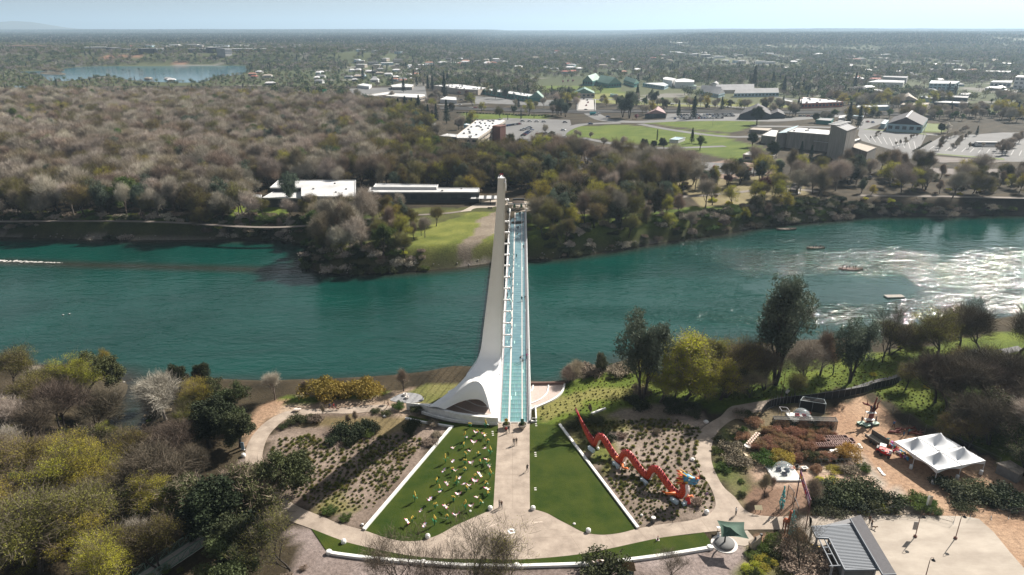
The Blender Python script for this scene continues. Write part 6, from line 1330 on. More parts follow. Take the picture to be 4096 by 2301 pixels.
NEAR=[
 ('bud2',285,1600,215,'yellow-green budding tree at the river edge, tallest of the left foreground',1.1),('bud1',60,1560,190,'brownish budding tree at far left above the river',1.2),('bare1',170,1590,130,'bare grey tree left of the yellow-green riverside tree',1.2),
 ('oak1',350,1640,190,'dark green tree right of the yellow-green riverside tree',1.0),('bud2',430,1560,110,'small bright budding tree at the creek mouth\'s left side',.9),('bud1',120,1680,200,'dull olive tree in the second row at far left',1.2),('dbare2',250,1720,200,'tangled brown bare tree in the second row left of the creek',1.2),('dbare2',380,1720,190,'brown bare tree leaning over the creek from the left',1.1),('bud2',430,1760,110,'low bright green budding tree by the dark creek',1.1),
 ('bare1',20,1760,190,'grey bare tree at the left edge, second row',1.2),('oak3',300,1860,160,'dark grey-green oak behind the big yellow-green canopy',1.2),('bare2',60,1880,170,'bare tree with pale crooked limbs at the left edge',1.3),
 ('bud2',430,1990,270,'broad yellow-green canopy right of centre in the lower left grove',1.35),('bud2',230,2040,280,'largest yellow-green canopy in the lower left grove',1.4),('bud2',70,2120,260,'yellow-green canopy at the left edge, middle of the grove',1.3),('bud1',350,2180,280,'olive canopy in the lower left grove above the dirt clearing',1.35),('bud2',600,2120,230,'yellow-green canopy reaching toward the dark oaks',1.2),('bud1',160,2290,300,'olive canopy at the bottom left corner',1.4),('bud2',480,2330,260,'yellow-green canopy at the bottom edge beside the truss footbridge',1.2),('bud2',20,2340,230,'yellow-green crown cut by the bottom left corner',1.3),('bare2',560,2250,160,'thin bare tree just left of the truss footbridge',1.1),
 ('bud2',330,1900,230,'yellow-green canopy behind the largest one in the left grove',1.3),('bud1',130,1930,230,'olive canopy at far left above the yellow-green ones',1.3),('bud1',520,1880,170,'olive tree at the creek\'s lower bend',1.2),('bud3',640,2280,230,'olive tree right beside the truss footbridge\'s left end',1.2),('bud2',300,2300,260,'yellow-green canopy low in the left grove above the bottom edge',1.4),('bud3',60,2230,240,'olive canopy in the left grove by the left edge',1.4),('oak3',740,2060,190,'dark oak between the wide bare tree and the footbridge',1.3),('dbare2',720,1830,170,'brown bare tree above the wide bare one',1.3),('oak3',560,2060,170,'dark oak shaded behind the footbridge',1.3),('dbare',160,1800,190,'bare dark tree in the third row at left',1.3),('bud3',200,1620,190,'olive tree behind the yellow-green riverside tree',1.2),('oak1',890,1640,140,'dark green oak by the dirt bank, nearer the river',1.1),('bud3',770,1700,140,'olive bushy tree right of the white-limbed sycamore',1.2),
 ('willow1',2740,1600,200,'lower yellow-green tree under the riverside pair',1.2),('bud2',2820,1590,190,'yellow-green budding tree low in the right riverside grove',1.2),('oak3',2900,1590,160,'dark oak in the right riverside grove',1.2),('dbare2',3060,1560,180,'dark bare tree at the foot of the tall pine',1.2),('bud3',3560,1420,170,'olive tree at the right bank behind the path',1.2),('bud1',3830,1420,200,'olive tree at the right bank near the edge oaks',1.2),('dbare2',3850,1640,230,'dense bare tree over the bright slope, middle',1.3),('oak3',3900,1720,180,'dark oak above the marquee',1.3),('dbare2',4000,1620,230,'bare tree in the right edge grove, upper',1.3),('bud3',3980,1560,190,'olive tree in the right edge grove, upper',1.3),('oak3',4060,1820,190,'dark oak at the right edge above the shed',1.3),('bud3',3870,1790,150,'olive bushy tree at the marquee\'s back corner',1.2),('dbare',4100,1660,240,'bare tree cut by the right edge in the grove',1.3),
 ('pale',665,1680,215,'white-limbed bare sycamore between creek and path',1.25),('bare1',585,1610,135,'bare grey tree behind the white-limbed sycamore',1.2),('oak2',720,1570,120,'dark evergreen at the river edge right of the sycamore',.9),('oak2',805,1560,110,'dark evergreen by the river, second of the pair',.9),('bud2',820,1650,180,'yellow-green tree behind the white-limbed sycamore',1.1),
 ('oak1',990,1690,160,'round dark green oak beside the dirt bank',1.0),('oak2',840,1790,170,'large dark green oak mass left of the path bend',1.35),('oak2',960,1790,150,'dark green oak touching the path bend',1.1),
 ('dbare',680,1960,260,'wide bare grey-olive tree in front of the creek',1.5),('dbare2',800,1920,150,'bare brown tree between the wide grey tree and the dark oak',1.2),
 ('oak3',950,2120,240,'dark oak left of the tall leaning oak over the path',1.2),('oak1',1080,2060,230,'tall dark oak overhanging the lower left path',1.1),('oak2',830,2180,230,'big dark oak above the truss footbridge',1.3),('oak2',980,2260,210,'dark oak right of the truss footbridge at the bottom',1.2),('oak1',900,2330,200,'dark oak crown at the bottom edge right of the footbridge',1.2),
 ('open2',1165,2290,300,'airy olive-green tree in front of the lower left path',.95),
('bare4',1660,1000,85,'slim bare tree at the grassy edge of the far point, first',1.0),('bare1',1700,950,95,'grey bare tree on the far point grass, second',1.0),('bare4',1610,1035,85,'bare tree near the tip of the far point',1.0),('bud1',1745,905,90,'olive tree before the far plaza lawn',1.0),('bare1',1690,1035,60,'low bare tree at the far point waterline',1.0),('bare3',1590,960,95,'brown bare tree on the far point path side',1.0),('bud3',1640,900,90,'dense olive tree between trail and point grass',1.0),('bare1',1250,905,110,'bare tree screening the museum hall, left',.9),('bare4',1330,890,115,'slim bare tree screening the museum hall, middle',.9),('bare1',1400,880,120,'bare tree screening the museum hall, right',.9),('bare4',1520,870,110,'slim bare tree before the museum wing',.9),('bare1',1600,865,105,'bare tree before the museum wing, right',.9),('willow1',2880,1600,170,'yellow-green tree low beside the path right of the grove',1.2),
 ('willow1',2640,1610,170,'yellow-green tree at the foot of the leaning pine',1.2),
 ('bare1',1100,1600,125,'round bare grey tree standing alone on the bank',1.0),('sh_r',1290,1585,70,'rust-yellow bush, left one of the riverside group',1.0),('sh_r',1350,1590,62,'rust-yellow bush, middle one of the riverside group',1.0),('sh_r',1455,1585,68,'rust-orange bush, right one of the riverside group',1.0),('bare4',1225,1585,70,'thin bare sapling left of the rust bushes',1.),('bare4',1615,1565,100,'dark bare tree at the water left of the bridge',1.0),
 ('open1',1620,2380,300,'dark bare tree in front of the lower left path',1.2),('open1',1880,2390,330,'bare tree with fine upright twigs at bottom centre-left',1.1),('open1',1780,2390,250,'thin bare tree left of the central pair',1.1),('open2',2070,2380,300,'budding tree in front of the plaza dial ring',1.2),('open1',1990,2360,190,'low bare tree between the two bottom centre trees',.9),
 ('open1',2690,2330,120,'low bare grey tree at the bottom edge below the curved wall',1.5),('sh_o',2430,2300,60,'dark leafy bush between the animal lanterns',1.3),
 ('pine1',2570,1600,360,'grey-green pine leaning at the left of the right riverside grove',.75),('willow1',2680,1560,230,'bright yellow-green round tree in the right riverside grove',1.2),('willow1',2790,1570,260,'largest yellow-green tree in the right riverside grove',1.2),('willow2',2860,1540,215,'yellow-green tree at the right of the bright pair',1.0),('bud1',2970,1570,230,'olive budding tree left of the tall pine',1.1),('pine2',3100,1540,420,'tall many-stemmed grey pine rising over the river',.8),('bare2',3200,1545,190,'bare tree under the tall grey pine',1.1),('bare4',3280,1500,210,'thin dark bare tree against the water',.9),('bud1',3330,1500,130,'small olive tree between bare tree and dark pine',.9),('pine1',3400,1530,265,'dark leaning pine right of the bare trees',.9),('open1',3530,1450,240,'bare twisted oak standing against the sun glitter',1.0),
 ('bud1',3740,1460,230,'olive-brown leafy oak at the right bank',1.2),('dbare',3930,1450,250,'large bare dark oak at the right edge over the water',1.2),('dbare',4060,1440,280,'bare oak cut by the right edge',1.2),('bud1',3650,1400,120,'low olive tree behind the right path',1.1),('bare3',2300,1510,75,'bare brown bush at the water right of the bridge',1.4),('oak3',2395,1500,95,'small evergreen sapling at the water right of the bridge',.7),('bare3',2270,1530,60,'low brown thicket beside the pink terrace',1.5),
 ('bare3',3000,1590,120,'brown bare shrubby tree on the right slope behind the path',1.2),('bud1',3180,1590,120,'low budding tree behind the path lamp',1.0),('pine2',2700,1590,150,'low grey-green pine behind the dragon bed',1.0),
 ('dbare',3740,1610,230,'bare tree with straight trunk on the bright grass slope',1.1),('dbare',3790,1640,230,'bare leaning tree on the bright grass slope, second',1.2),('bud1',3850,1540,160,'budding tree behind the bright grass slope',1.2),('dbare2',3930,1650,210,'dense brown bare tree above the marquee',1.3),('dbare',4040,1700,230,'dense dark thicket tree at the right edge above the marquee',1.4),('dbare2',3960,1780,200,'dark bare tree right behind the marquee',1.3),('bare1',4090,1800,220,'bare grey tree at the right edge behind the shed',1.3),('bud1',4060,1560,170,'olive tree at the right edge of the grass slope',1.2),('bud1',3620,1560,110,'low bushy tree near the screen fence\'s far end',1.2),('oak3',4090,1900,160,'dark oak at the right edge beside the shed',1.1),
 ('bare4',3235,2010,110,'thin bare young tree right of the lower dome',1.2),('bare4',3060,1990,110,'bare sapling left of the lower dome',.8),('open1',3200,2290,250,'grey bare shrubby tree left of the pavilion',.8),('bare4',3090,1960,60,'small bare sapling behind the giraffe',1),
 ('bare4',1390,1700,50,'small bare sapling left, in the bed by the cyclists\' path',.8),('bare4',1420,1690,55,'small bare sapling in the bed by the path, second',.8),('bare4',1290,1665,55,'bare sapling beside the cyclists',.7),('bare4',2357,1660,50,'tiny bare sapling behind the dragon\'s tail',.7),
]
for k,u,v,h,l,sx in NEAR: tree(k,u,v,h,l,'shrub' if k.startswith('sh_') else 'tree',sx)
SH=[('sh_d',1390,1740,2.6,1.6,'big dark green shrub, left one in the bed left of the bridge'),('sh_d',1450,1735,2.6,1.5,'big dark green shrub, middle one in the bed left of the bridge'),('sh_d',1420,1765,2.0,1.5,'dark green shrub in front of the big pair'),('sh_d',1345,1765,1.8,1.5,'small dark green shrub left of the big pair'),('sh_d',1480,1725,2.0,1.3,'dark green shrub at the right of the big group'),('sh_d',1653,1728,3.0,.9,'dark upright shrub beside the short white kerb'),
('sh_o',1190,1690,1.6,1.8,'grey green shrub at the top left of the planted bed'),('sh_o',1240,1680,1.3,1.5,'low olive shrub near the path at the top left bed'),('sh_b',1260,1690,1.8,1.3,'bare twiggy bush beside the low olive shrub'),('sh_o',1140,1710,1.0,1.5,'low shrub at the bed\'s left edge by the path bend'),('sh_g',1590,1635,1.8,1.0,'green bush left of the white wing wall'),('sh_o',1670,1648,1.8,1.1,'dark green bush in front of the white wing wall'),('sh_o',1545,1660,.9,1.8,'low olive mound among plants by the wing wall'),('sh_o',1500,1650,.8,2.0,'low dark mound beside the cream sign'),('sh_b',1730,1700,.9,2.0,'brown low heather mound near the lawn corner'),('sh_b',1725,1775,1.0,2.4,'brown mound beside the top of the sloping wall'),('sh_b',1750,1745,.8,2.2,'small brown mound above the sloping wall'),('sh_g',1320,2045,1.1,1.6,'green low bush at the bottom left of the bed by the path'),('sh_g',1380,2075,.9,1.6,'green low bush near the foot of the bed'),
('sh_o',2290,1715,1.3,1.8,'olive shrub group at the head of the right white wall'),('sh_o',2320,1690,1.2,1.8,'olive shrub behind the dragon\'s tail'),('sh_o',2380,1690,1.3,2.0,'olive shrub right of the dragon\'s tail'),('sh_d',2395,1760,1.4,1.6,'dark shrub behind the dragon\'s first hump'),('sh_d',2440,1770,1.6,1.2,'dark shrub below the dragon\'s first hump'),('sh_b',2790,2020,1.2,1.4,'red-brown bare bush at the dragon\'s front foot'),('sh_b',2630,1735,1.1,1.2,'brown bare bush amid the tussocks of the dragon bed'),('sh_b',2490,1750,1.2,1.3,'twiggy brown bush left in the dragon bed'),('sh_d',2540,1620,1.6,2.6,'wide dark shrub in tree shade behind the dragon bed'),('sh_d',2680,1630,1.6,2.6,'wide dark shrub in tree shade, right of the first'),('sh_d',2780,1650,1.5,2.4,'dark shrub where the bed meets the right path'),('sh_b',2560,1570,1.6,2.2,'brown bush under the leaning pine'),
('sh_b',2370,1490,2.4,2.0,'brown brush at the water right of the terrace'),('sh_b',2330,1495,2.0,2.0,'brown brush beside the terrace at the waterline'),('sh_b',2480,1500,2.2,2.0,'brown brush at the bank left of the grey pine'),
('sh_g',2900,1880,1.3,1.6,'green bush at the inner bend of the right path'),('sh_g',2870,1810,1.0,1.6,'low green bush at the inner bend, upper'),('sh_o',2880,1770,1.2,1.6,'olive bush on the inner bend, higher up'),('sh_b',2930,1800,1.8,1.8,'bare brown bush left of the disc tower'),('sh_b',2940,1860,2.0,1.8,'bare brown bush below the cream panel'),('sh_s',2975,1760,1.8,1.3,'straw-brown bush behind the disc tower'),('sh_s',3010,1695,1.8,1.4,'rusty straw bush at the fence start'),('sh_o',2985,1670,1.6,1.6,'dark bush in the corner of the path bend'),('sh_b',2960,1665,1.4,2.0,'bare bush beside the path bend top'),
('sh_g',3050,1848,2.2,1.4,'dark green round bush left of the golden bush'),('sh_y',3125,1848,2.6,1.1,'round golden bush above the lower dome'),('sh_y',3395,1830,2.8,1.1,'round golden bush beside the white discs'),('sh_g',3450,1880,1.4,1.2,'round dark bush at the end of the hoop tunnel'),('sh_s',3270,1885,1.4,1.2,'rusty bush inside the hoop tunnel'),('sh_w',3340,1885,.8,2.6,'bright green low mound inside the hoop tunnel'),('sh_b',3400,1888,1.3,1.8,'mauve-brown bush inside the hoop tunnel'),('sh_w',3310,1935,1.0,3.0,'bright green mound right of the bare young tree'),
('sh_d',3330,1990,2.4,1.8,'dark green hedge shrub, left of the big hedge mass'),('sh_o',3400,1985,2.8,1.8,'dark olive hedge shrub, middle of the big hedge mass'),('sh_o',3460,1985,2.8,1.7,'dark olive hedge shrub, right middle of the big hedge mass'),('sh_d',3530,2010,2.6,1.6,'dark hedge shrub, right end of the big hedge mass'),('sh_o',3480,2030,2.0,1.8,'hedge shrub in front of the mass, right'),('sh_d',3400,2035,2.0,1.8,'hedge shrub in front of the mass, left'),('sh_d',3290,2010,1.8,1.6,'dark shrub beside the banner'),('sh_o',3270,2045,1.2,2.2,'grey-green ground shrub behind the temporary fence, left'),('sh_o',3340,2052,1.2,2.2,'grey-green ground shrub behind the temporary fence, second'),('sh_w',3450,2050,1.1,1.2,'lime green bush at the hedge foot'),('sh_w',3540,2040,1.2,1.2,'lime green bush by the small white sign'),
('sh_g',3650,2020,2.0,1.6,'green bush in the island beside the double sign'),('sh_s',3655,2030,1.3,1.2,'straw tussock bush in the island'),('sh_g',3740,2050,1.3,1.3,'round bush at the right of the island'),('sh_g',3700,2015,1.4,1.6,'green bush behind the double sign'),
('sh_d',3790,1965,2.0,2.0,'grey-green hedge, left end below the marquee'),('sh_o',3850,1985,2.0,2.2,'grey-green hedge, second below the marquee'),('sh_o',3920,1985,2.2,2.0,'grey-green hedge, third below the marquee'),('sh_d',3980,2005,2.0,2.0,'grey-green hedge, fourth below the marquee'),('sh_d',4060,2005,2.6,1.8,'dark green bush at the right edge below the shed'),('sh_o',3850,2025,1.4,2.0,'lower grey-green shrub at the hedge foot'),('sh_d',4010,2040,1.2,2.0,'low shrub at the right end of the hedge foot'),
('sh_g',3100,2180,1.8,1.2,'green bush right of the viewer post'),('sh_g',3060,2200,1.4,1.2,'green bush behind the sandstone block'),('sh_o',3110,2210,1.6,1.4,'dark bush under the grey bare tree'),('sh_w',3060,2250,1.0,2.4,'bright green mound below the sandstone block'),('sh_w',3010,2280,1.0,2.2,'bright green mound at the bottom left of the shrub bed'),('sh_g',3010,2220,.9,2.0,'green ground cover at the foot of the sandstone block'),('sh_b',3160,2230,2.4,1.4,'tall bare grey bush between block and pavilion'),('sh_b',3270,2260,2.4,1.6,'bare bush at the pavilion corner'),('sh_b',3190,2290,1.6,2.4,'bare grey thicket at the bottom edge left of the pavilion'),('sh_b',3300,2295,1.4,2.2,'bare thicket under the pavilion trellis'),('sh_s',3190,2150,1.6,1.2,'straw-gold grass bush right of the teal spire'),
('sh_g',1460,1745,1.5,1.5,'dark green shrub squeezed between the big pair')]
def shrub_at(kind,u,v,h,wf,label):
    p=PR[kind]; x,y,_=gp(u,v,0); s=h/p['h']; r=put(p,x,y,None,None,label,'shrub',None,sc=s,sx=1); r.scale=(s*wf*.8,s*wf*.8,s); return r
for a in SH: shrub_at(*a)
R=random.Random(9); k=0
for row,(y0,x0,x1) in enumerate(((860,900,1980),(930,950,1800),(1000,880,1650),(1080,800,1600),(770,1080,1900),(1230,1350,2050))):
    n_=int((x1-x0)/58)
    for i in range(n_):
        x_=x0+(x1-x0)*(i+R.random()*.6)/n_; y_=y0+R.uniform(-18,18); x,y,_=gp(*z6(x_,y_)); kd=('gr_s','sh_s','sh_s')[R.randrange(3)] if row<4 else ('sh_o','sh_s')[R.randrange(2)]
        s=R.uniform(1.2,2.0)/PR[kd]['h']; r=put(PR[kd],x,y,None,None,'rust-brown reed clump in the dense reed garden rows' if kd!='sh_o' else 'green-brown clump among the reed garden rows','reeds','reed clumps in the garden rows',sc=s); r.scale=(s*.9,s*.9,s)
bedR=G([(2300,1720),(2400,1690),(2560,1680),(2700,1680),(2800,1720),(2785,1790),(2800,1880),(2855,1990),(2840,2045),(2640,2085),(2560,2095),(2420,1900)]); bedL=G([(1075,1830),(1110,1760),(1250,1740),(1330,1790),(1560,1740),(1700,1760),(1640,1850),(1500,2030),(1300,2050),(1110,1940)])
strp=[Vector(p) for p in pts]
spots=[]
R=random.Random(21)
def far_enough(x,y,L,d): return all((x-a[0])**2+(y-a[1])**2>d*d for a in L)
for P,which in ((bedR,'R'),(bedL,'L')):
    xs_=[p[0] for p in P];ys_=[p[1] for p in P]; loc_=[]
    for t in range(7500):
        x=R.uniform(min(xs_),max(xs_));y=R.uniform(min(ys_),max(ys_))
        if not inpoly(x,y,P): continue
        den=nz(np.array([x]),np.array([y]),9,77,2)[0]
        if which=='R' and x<24 and y<133 and den<.4: continue
        if far_enough(x,y,loc_[-400:],.66+ 1.5*max(0,.72-den)): loc_.append((x,y,which,den))
    spots+=loc_
spots.sort(key=lambda s_:s_[1])
sing=spots[:290]; rest=spots[290:]
for x,y,w_,dn_ in sing:
    kd=('gr_y','gr_o','sh_t')[R.randrange(3)]; s=R.uniform(.32,.85)
    put(PR[kd],x,y,None,None,'small green grass tussock in the %s planted bed'%('right' if w_=='R' else 'left'),'grass tussock','grass tussocks in the %s planted bed'%('right' if w_=='R' else 'left'),sc=s)
def mass(name,spots,protos,label=None):
    me=bpy.data.meshes.new(name); me.from_pydata([s[:3] for s in spots],[],[])
    for an,ty,ix in (('sc','FLOAT',3),('ro','FLOAT',4),('ix','INT',5)):
        at=me.attributes.new(an,ty,'POINT'); at.data.foreach_set('value',np.array([s[ix] for s in spots],np.float32 if ty=='FLOAT' else np.int32))
    o=bpy.data.objects.new(name,me); COL.objects.link(o); o['kind']='stuff'
    if label:o['label']=label
    c=bpy.data.collections.new(name+'_kinds')
    for i,pr_ in enumerate(protos):
        vs=[];fs=[];mi=[];mats=[]
        j=bpy.data.meshes.new('kind'); off=0; V=[];Fl=[];Ls=[];Lt=[];MI=[]; ls=0
        for p in pr_['parts']:
            m_=p.data; n=len(m_.vertices); a=np.empty(n*3,np.float32); m_.vertices.foreach_get('co',a); V.append(a)
            l=np.empty(len(m_.loops),np.int32); m_.loops.foreach_get('vertex_index',l); Fl.append(l+off); q=np.empty(len(m_.polygons),np.int32); m_.polygons.foreach_get('loop_start',q); Ls.append(q+ls); q=np.empty(len(m_.polygons),np.int32); m_.polygons.foreach_get('loop_total',q); Lt.append(q); q=np.empty(len(m_.polygons),np.int32); m_.polygons.foreach_get('material_index',q); MI.append(q+len(mats)); mats+=list(m_.materials); off+=n; ls+=len(l)
        V=np.concatenate(V);Fl=np.concatenate(Fl);Ls=np.concatenate(Ls);Lt=np.concatenate(Lt);MI=np.concatenate(MI)
        j.vertices.add(len(V)//3); j.vertices.foreach_set('co',V); j.loops.add(len(Fl)); j.loops.foreach_set('vertex_index',Fl); j.polygons.add(len(Ls)); j.polygons.foreach_set('loop_start',Ls); j.polygons.foreach_set('loop_total',Lt); j.polygons.foreach_set('material_index',MI); j.update(calc_edges=True)
        for m_ in mats: j.materials.append(m_)
        ob=bpy.data.objects.new('%02d_kind'%i,j); c.objects.link(ob)
    ng=bpy.data.node_groups.new(name,'GeometryNodeTree'); ng.interface.new_socket('Geometry',in_out='INPUT',socket_type='NodeSocketGeometry'); ng.interface.new_socket('Geometry',in_out='OUTPUT',socket_type='NodeSocketGeometry')
    N=ng.nodes; gi=N.new('NodeGroupInput'); go=N.new('NodeGroupOutput'); ci=N.new('GeometryNodeCollectionInfo'); ci.inputs[0].default_value=c; ci.inputs['Separate Children'].default_value=True; ci.inputs['Reset Children'].default_value=True
    ip=N.new('GeometryNodeInstanceOnPoints'); ip.inputs['Pick Instance'].default_value=True
    def na(nm,t):
        a=N.new('GeometryNodeInputNamedAttribute'); a.data_type=t; a.inputs[0].default_value=nm; return a.outputs[0]
    cx=N.new('ShaderNodeCombineXYZ'); ng.links.new(na('ro','FLOAT'),cx.inputs[2]); er=N.new('FunctionNodeEulerToRotation'); ng.links.new(cx.outputs[0],er.inputs[0])
    ng.links.new(gi.outputs[0],ip.inputs['Points']); ng.links.new(ci.outputs[0],ip.inputs['Instance']); ng.links.new(na('ix','INT'),ip.inputs['Instance Index']); ng.links.new(er.outputs[0],ip.inputs['Rotation']); ng.links.new(na('sc','FLOAT'),ip.inputs['Scale']); ng.links.new(ip.outputs[0],go.inputs[0])
    md=o.modifiers.new('instances','NODES'); md.node_group=ng; return o
mass('grass_tussocks',[(x,y,0,R.uniform(.35,1.2),R.random()*6.28,R.randrange(3)) for x,y,_,_ in rest],[PR['gr_y'],PR['gr_o'],PR['sh_t']],'small grass tussocks filling the planted beds')
WHR=mat('white_roof',(.42,.42,.42),.7,col2=(.62,.62,.62),scale=.06); GRR=mat('grey_roof',(.26,.26,.27),.8,var=.15,scale=.1); BGE=mat('beige_wall',(.36,.31,.26),.85,var=.1,scale=.2); TANW=mat('stained_concrete',(.17,.155,.14),.9,col2=(.26,.24,.215),scale=.25,stretch=(3,3,.4)); DKW=mat('dark_wall',(.035,.04,.045),.7); BRK=mat('brick_wall',(.16,.07,.055),.85,var=.15,scale=1); GNR=mat('green_roof',(.10,.19,.15),.6,var=.1,scale=.1); GNW=mat('green_wall',(.02,.14,.12),.7); BLW=mat('pale_blue_wall',(.30,.42,.48),.7); DRF=mat('dark_brown_roof',(.04,.035,.04),.8,var=.2,scale=.5,objrand=.15); RDR=mat('red_roof',(.33,.10,.07),.8); WNG=mat('window_glass',(.03,.045,.06),.15); WHWL=mat('white_wall',(.55,.55,.55),.8); TER=mat('terracotta_roof',(.35,.17,.12),.85); PNK=mat('pinkish_roof',(.30,.19,.19),.8)
NOTREE=[]
def fr(ox,oy,s): return lambda x,y:(ox+x/s,oy+y/s)
zm=fr(980,680,2.576); zh=fr(1700,300,2.08); zr_=fr(2200,250,2.0457); zc=fr(2950,450,2.08); zp=fr(3300,350,1.829); z2=fr(1350,0,1.831); z3=fr(2696,0,1.831); z0=fr(0,0,1.831)
def bld(label,Z,P,h,wall,roof,name='building',win=0,rooft='flat',over=.0,parap=.35,solid=True,cat='building',wm=None,bands=1):
    Q=[Z(*p) for p in P]; c0=gp(*Q[0]); g0=0.
    for _ in range(4): t=gp(*Q[0],g0+h); g0=ground_z(t[0],t[1])
    g0=max(0.,g0); R_=[tuple(gp(u,v,g0+h))[:2] for u,v in Q]
    area=sum(R_[i][0]*R_[(i+1)%len(R_)][1]-R_[(i+1)%len(R_)][0]*R_[i][1] for i in range(len(R_)))
    if area<0: R_=R_[::-1]
    cx=sum(p[0] for p in R_)/len(R_);cy=sum(p[1] for p in R_)/len(R_)
    t=thing(name,label,cat,(cx,cy,g0-.3)); L=[(x-cx,y-cy) for x,y in R_]; n_=len(L)
    m=MB()
    for i in range(n_):
        a,b=L[i],L[(i+1)%n_]; m.add([(a[0],a[1],0),(b[0],b[1],0),(b[0],b[1],h),(a[0],a[1],h)],[(0,1,2,3)])
    m.build('wall',[wall],t)
    m=MB()
    if rooft=='flat':
        m.poly(L,h+.3,0,h); m.build('roof',[roof],t)
        m=MB()
        for i in range(n_): a,b=L[i],L[(i+1)%n_]; m.bar((a[0],a[1],h+.3+parap/2),(b[0],b[1],h+.3+parap/2),.35,parap)
        m.build('parapet',[wall if wall is not DKW else roof],t)
    else:
        A=[Vector((x,y,h)) for x,y in L[:4]]; s01=(A[1]-A[0]).length+(A[3]-A[2]).length; s12=(A[2]-A[1]).length+(A[0]-A[3]).length
        rh=Vector((0,0,min(s01,s12)*.5*(.22 if rooft=='low' else .4)))
        if s01>=s12: r0=(A[0]+A[3])/2+rh;r1=(A[1]+A[2])/2+rh; k=.18 if rooft=='hip' else 0; r0,r1=r0.lerp(r1,k),r1.lerp(r0,k); m.add([tuple(p) for p in (*A,r0,r1)],[(0,1,5,4),(2,3,4,5),(3,0,4),(1,2,5)])
        else: r0=(A[0]+A[1])/2+rh;r1=(A[3]+A[2])/2+rh; k=.18 if rooft=='hip' else 0; r0,r1=r0.lerp(r1,k),r1.lerp(r0,k); m.add([tuple(p) for p in (*A,r0,r1)],[(1,2,5,4),(3,0,4,5),(0,1,4),(2,3,5)])
        m.build('roof',[roof],t)
    if win:
        for i in range(n_):
            a=Vector((*L[i],0));b=Vector((*L[(i+1)%n_],0)); d=b-a
            if d.length<4: continue
            nrm=Vector((d.y,-d.x,0)).normalized()
            if nrm.dot(Vector((-cx,-cy,0)))<0: continue
            k_=max(1,min(14,int(d.length/5.)))
            for r in range(bands):
                for k in range(k_):
                    p=a.lerp(b,(k+.2)/k_)+nrm*.05;q=a.lerp(b,(k+.8)/k_)+nrm*.05; z0_=h*(r+.35)/bands+.2; z1_=h*(r+.78)/bands
                    MB().bar(p+Vector((0,0,(z0_+z1_)/2)),q+Vector((0,0,(z0_+z1_)/2)),.12,z1_-z0_).build('window',[WNG],t)
    NOTREE.append(([(x,y) for x,y in R_],3.5)); q_=cy*.07 if cy>500 else 12; NOTREE.append(([(min(x for x,y in R_),min(y for x,y in R_)-q_),(max(x for x,y in R_),min(y for x,y in R_)-q_),(max(x for x,y in R_),cy),(min(x for x,y in R_),cy)],0)); return t
def roofbits(t,n_,seed,sp=.6,h=0):
    R=random.Random(seed); w=[c for c in t.children if c.name.startswith('roof')][0]; vs=[v.co for v in w.data.vertices]; z=max(v.z for v in vs); xs_=[v.x for v in vs];ys_=[v.y for v in vs]; L=[(v.x,v.y) for v in vs[:len(vs)//2]]
    k=0
    for _ in range(n_*8):
        x=R.uniform(min(xs_),max(xs_));y=R.uniform(min(ys_),max(ys_))
        if inpoly(x,y,L) and k<n_: k+=1; MB().box(x-sp,x+sp,y-sp*.7,y+sp*.7,z,z+sp*1.3).build('roof_unit',[GRR],t)
a=bld('white-roofed museum hall with dark walls across the river, left block',zm,[(258,187),(345,112),(1140,110),(1135,280),(583,275),(583,187)],6.5,DKW,WHR,'museum_hall',win=0); roofbits(a,5,1,.5)
bld('low white-roofed wing at the left of the museum hall',zm,[(180,292),(330,207),(575,207),(575,294)],4.5,DKW,WHR,'museum_hall')
a=bld('long narrow white-roofed museum wing behind bare trees, right block',zm,[(1270,235),(1290,184),(2410,192),(2412,232)],5.2,DKW,WHR,'museum_wing',win=1); roofbits(a,4,2,.5)
bld('raised grey-white roof section with dark red back wall on the museum wing',zm,[(1325,180),(1350,145),(1990,158),(1970,182)],6.4,WHWL,WHR,'museum_wing')
bld('small white service shed at the museum\'s left end',zm,[(58,292),(95,262),(170,262),(165,295)],3,WHWL,WHR,'service_shed')
pg=thing('pergola','dark slatted pergola at the right end of the museum','pergola',sq(*zm(2480,340))); MB().box(-8,8,-4,4,2.8,3.0).build('roof_slab',[DKW],pg)
for k in range(4): MB().box(-7.5+k*4,-5+k*4,-3.5,3.5,3.02,3.12).build('roof_panel',[WHR],pg)
for x_ in (-7,-2.5,2.5,7):
    for y_ in (-3.5,3.5): MB().box(x_-.15,x_+.15,y_-.15,y_+.15,0,2.8).build('post',[DKW],pg)
a=bld('three-storey hotel with bright white roof and window rows beyond the wood',zh,[(265,502),(430,376),(665,372),(668,386),(560,446),(440,530),(265,528)],11,BGE,WHR,'hotel',win=1,bands=3); roofbits(a,34,3,.8)
bld('tall brick end block of the hotel',zh,[(560,428),(605,416),(672,416),(672,424),(625,432)],13,BRK,BRK,'hotel_block')
a=bld('low white annex with units at the hotel\'s left front',zh,[(120,510),(190,490),(262,495),(262,520)],5,DKW,WHR,'hotel_annex'); bld('blue-grey block at the hotel\'s rear left',zh,[(322,415),(350,405),(425,420),(400,430)],10,BLW,WHR,'hotel_block')
a=bld('big flat-roofed store with pale grey walls beside the highway',zh,[(65,88),(200,80),(280,78),(520,108),(440,125),(300,118)],7,BGE,WHR,'store',win=0); roofbits(a,26,5,1.0)
a=bld('long strip store with green facade and row of roof units',zh,[(480,122),(560,115),(915,165),(860,182)],6,GNW,WHR,'strip_store',win=1); roofbits(a,22,6,.8)
bld('green hipped canopy building at the end of the strip store',zh,[(860,188),(900,170),(990,175),(985,192)],5,GNW,GNR,'canopy_building',rooft='hip')
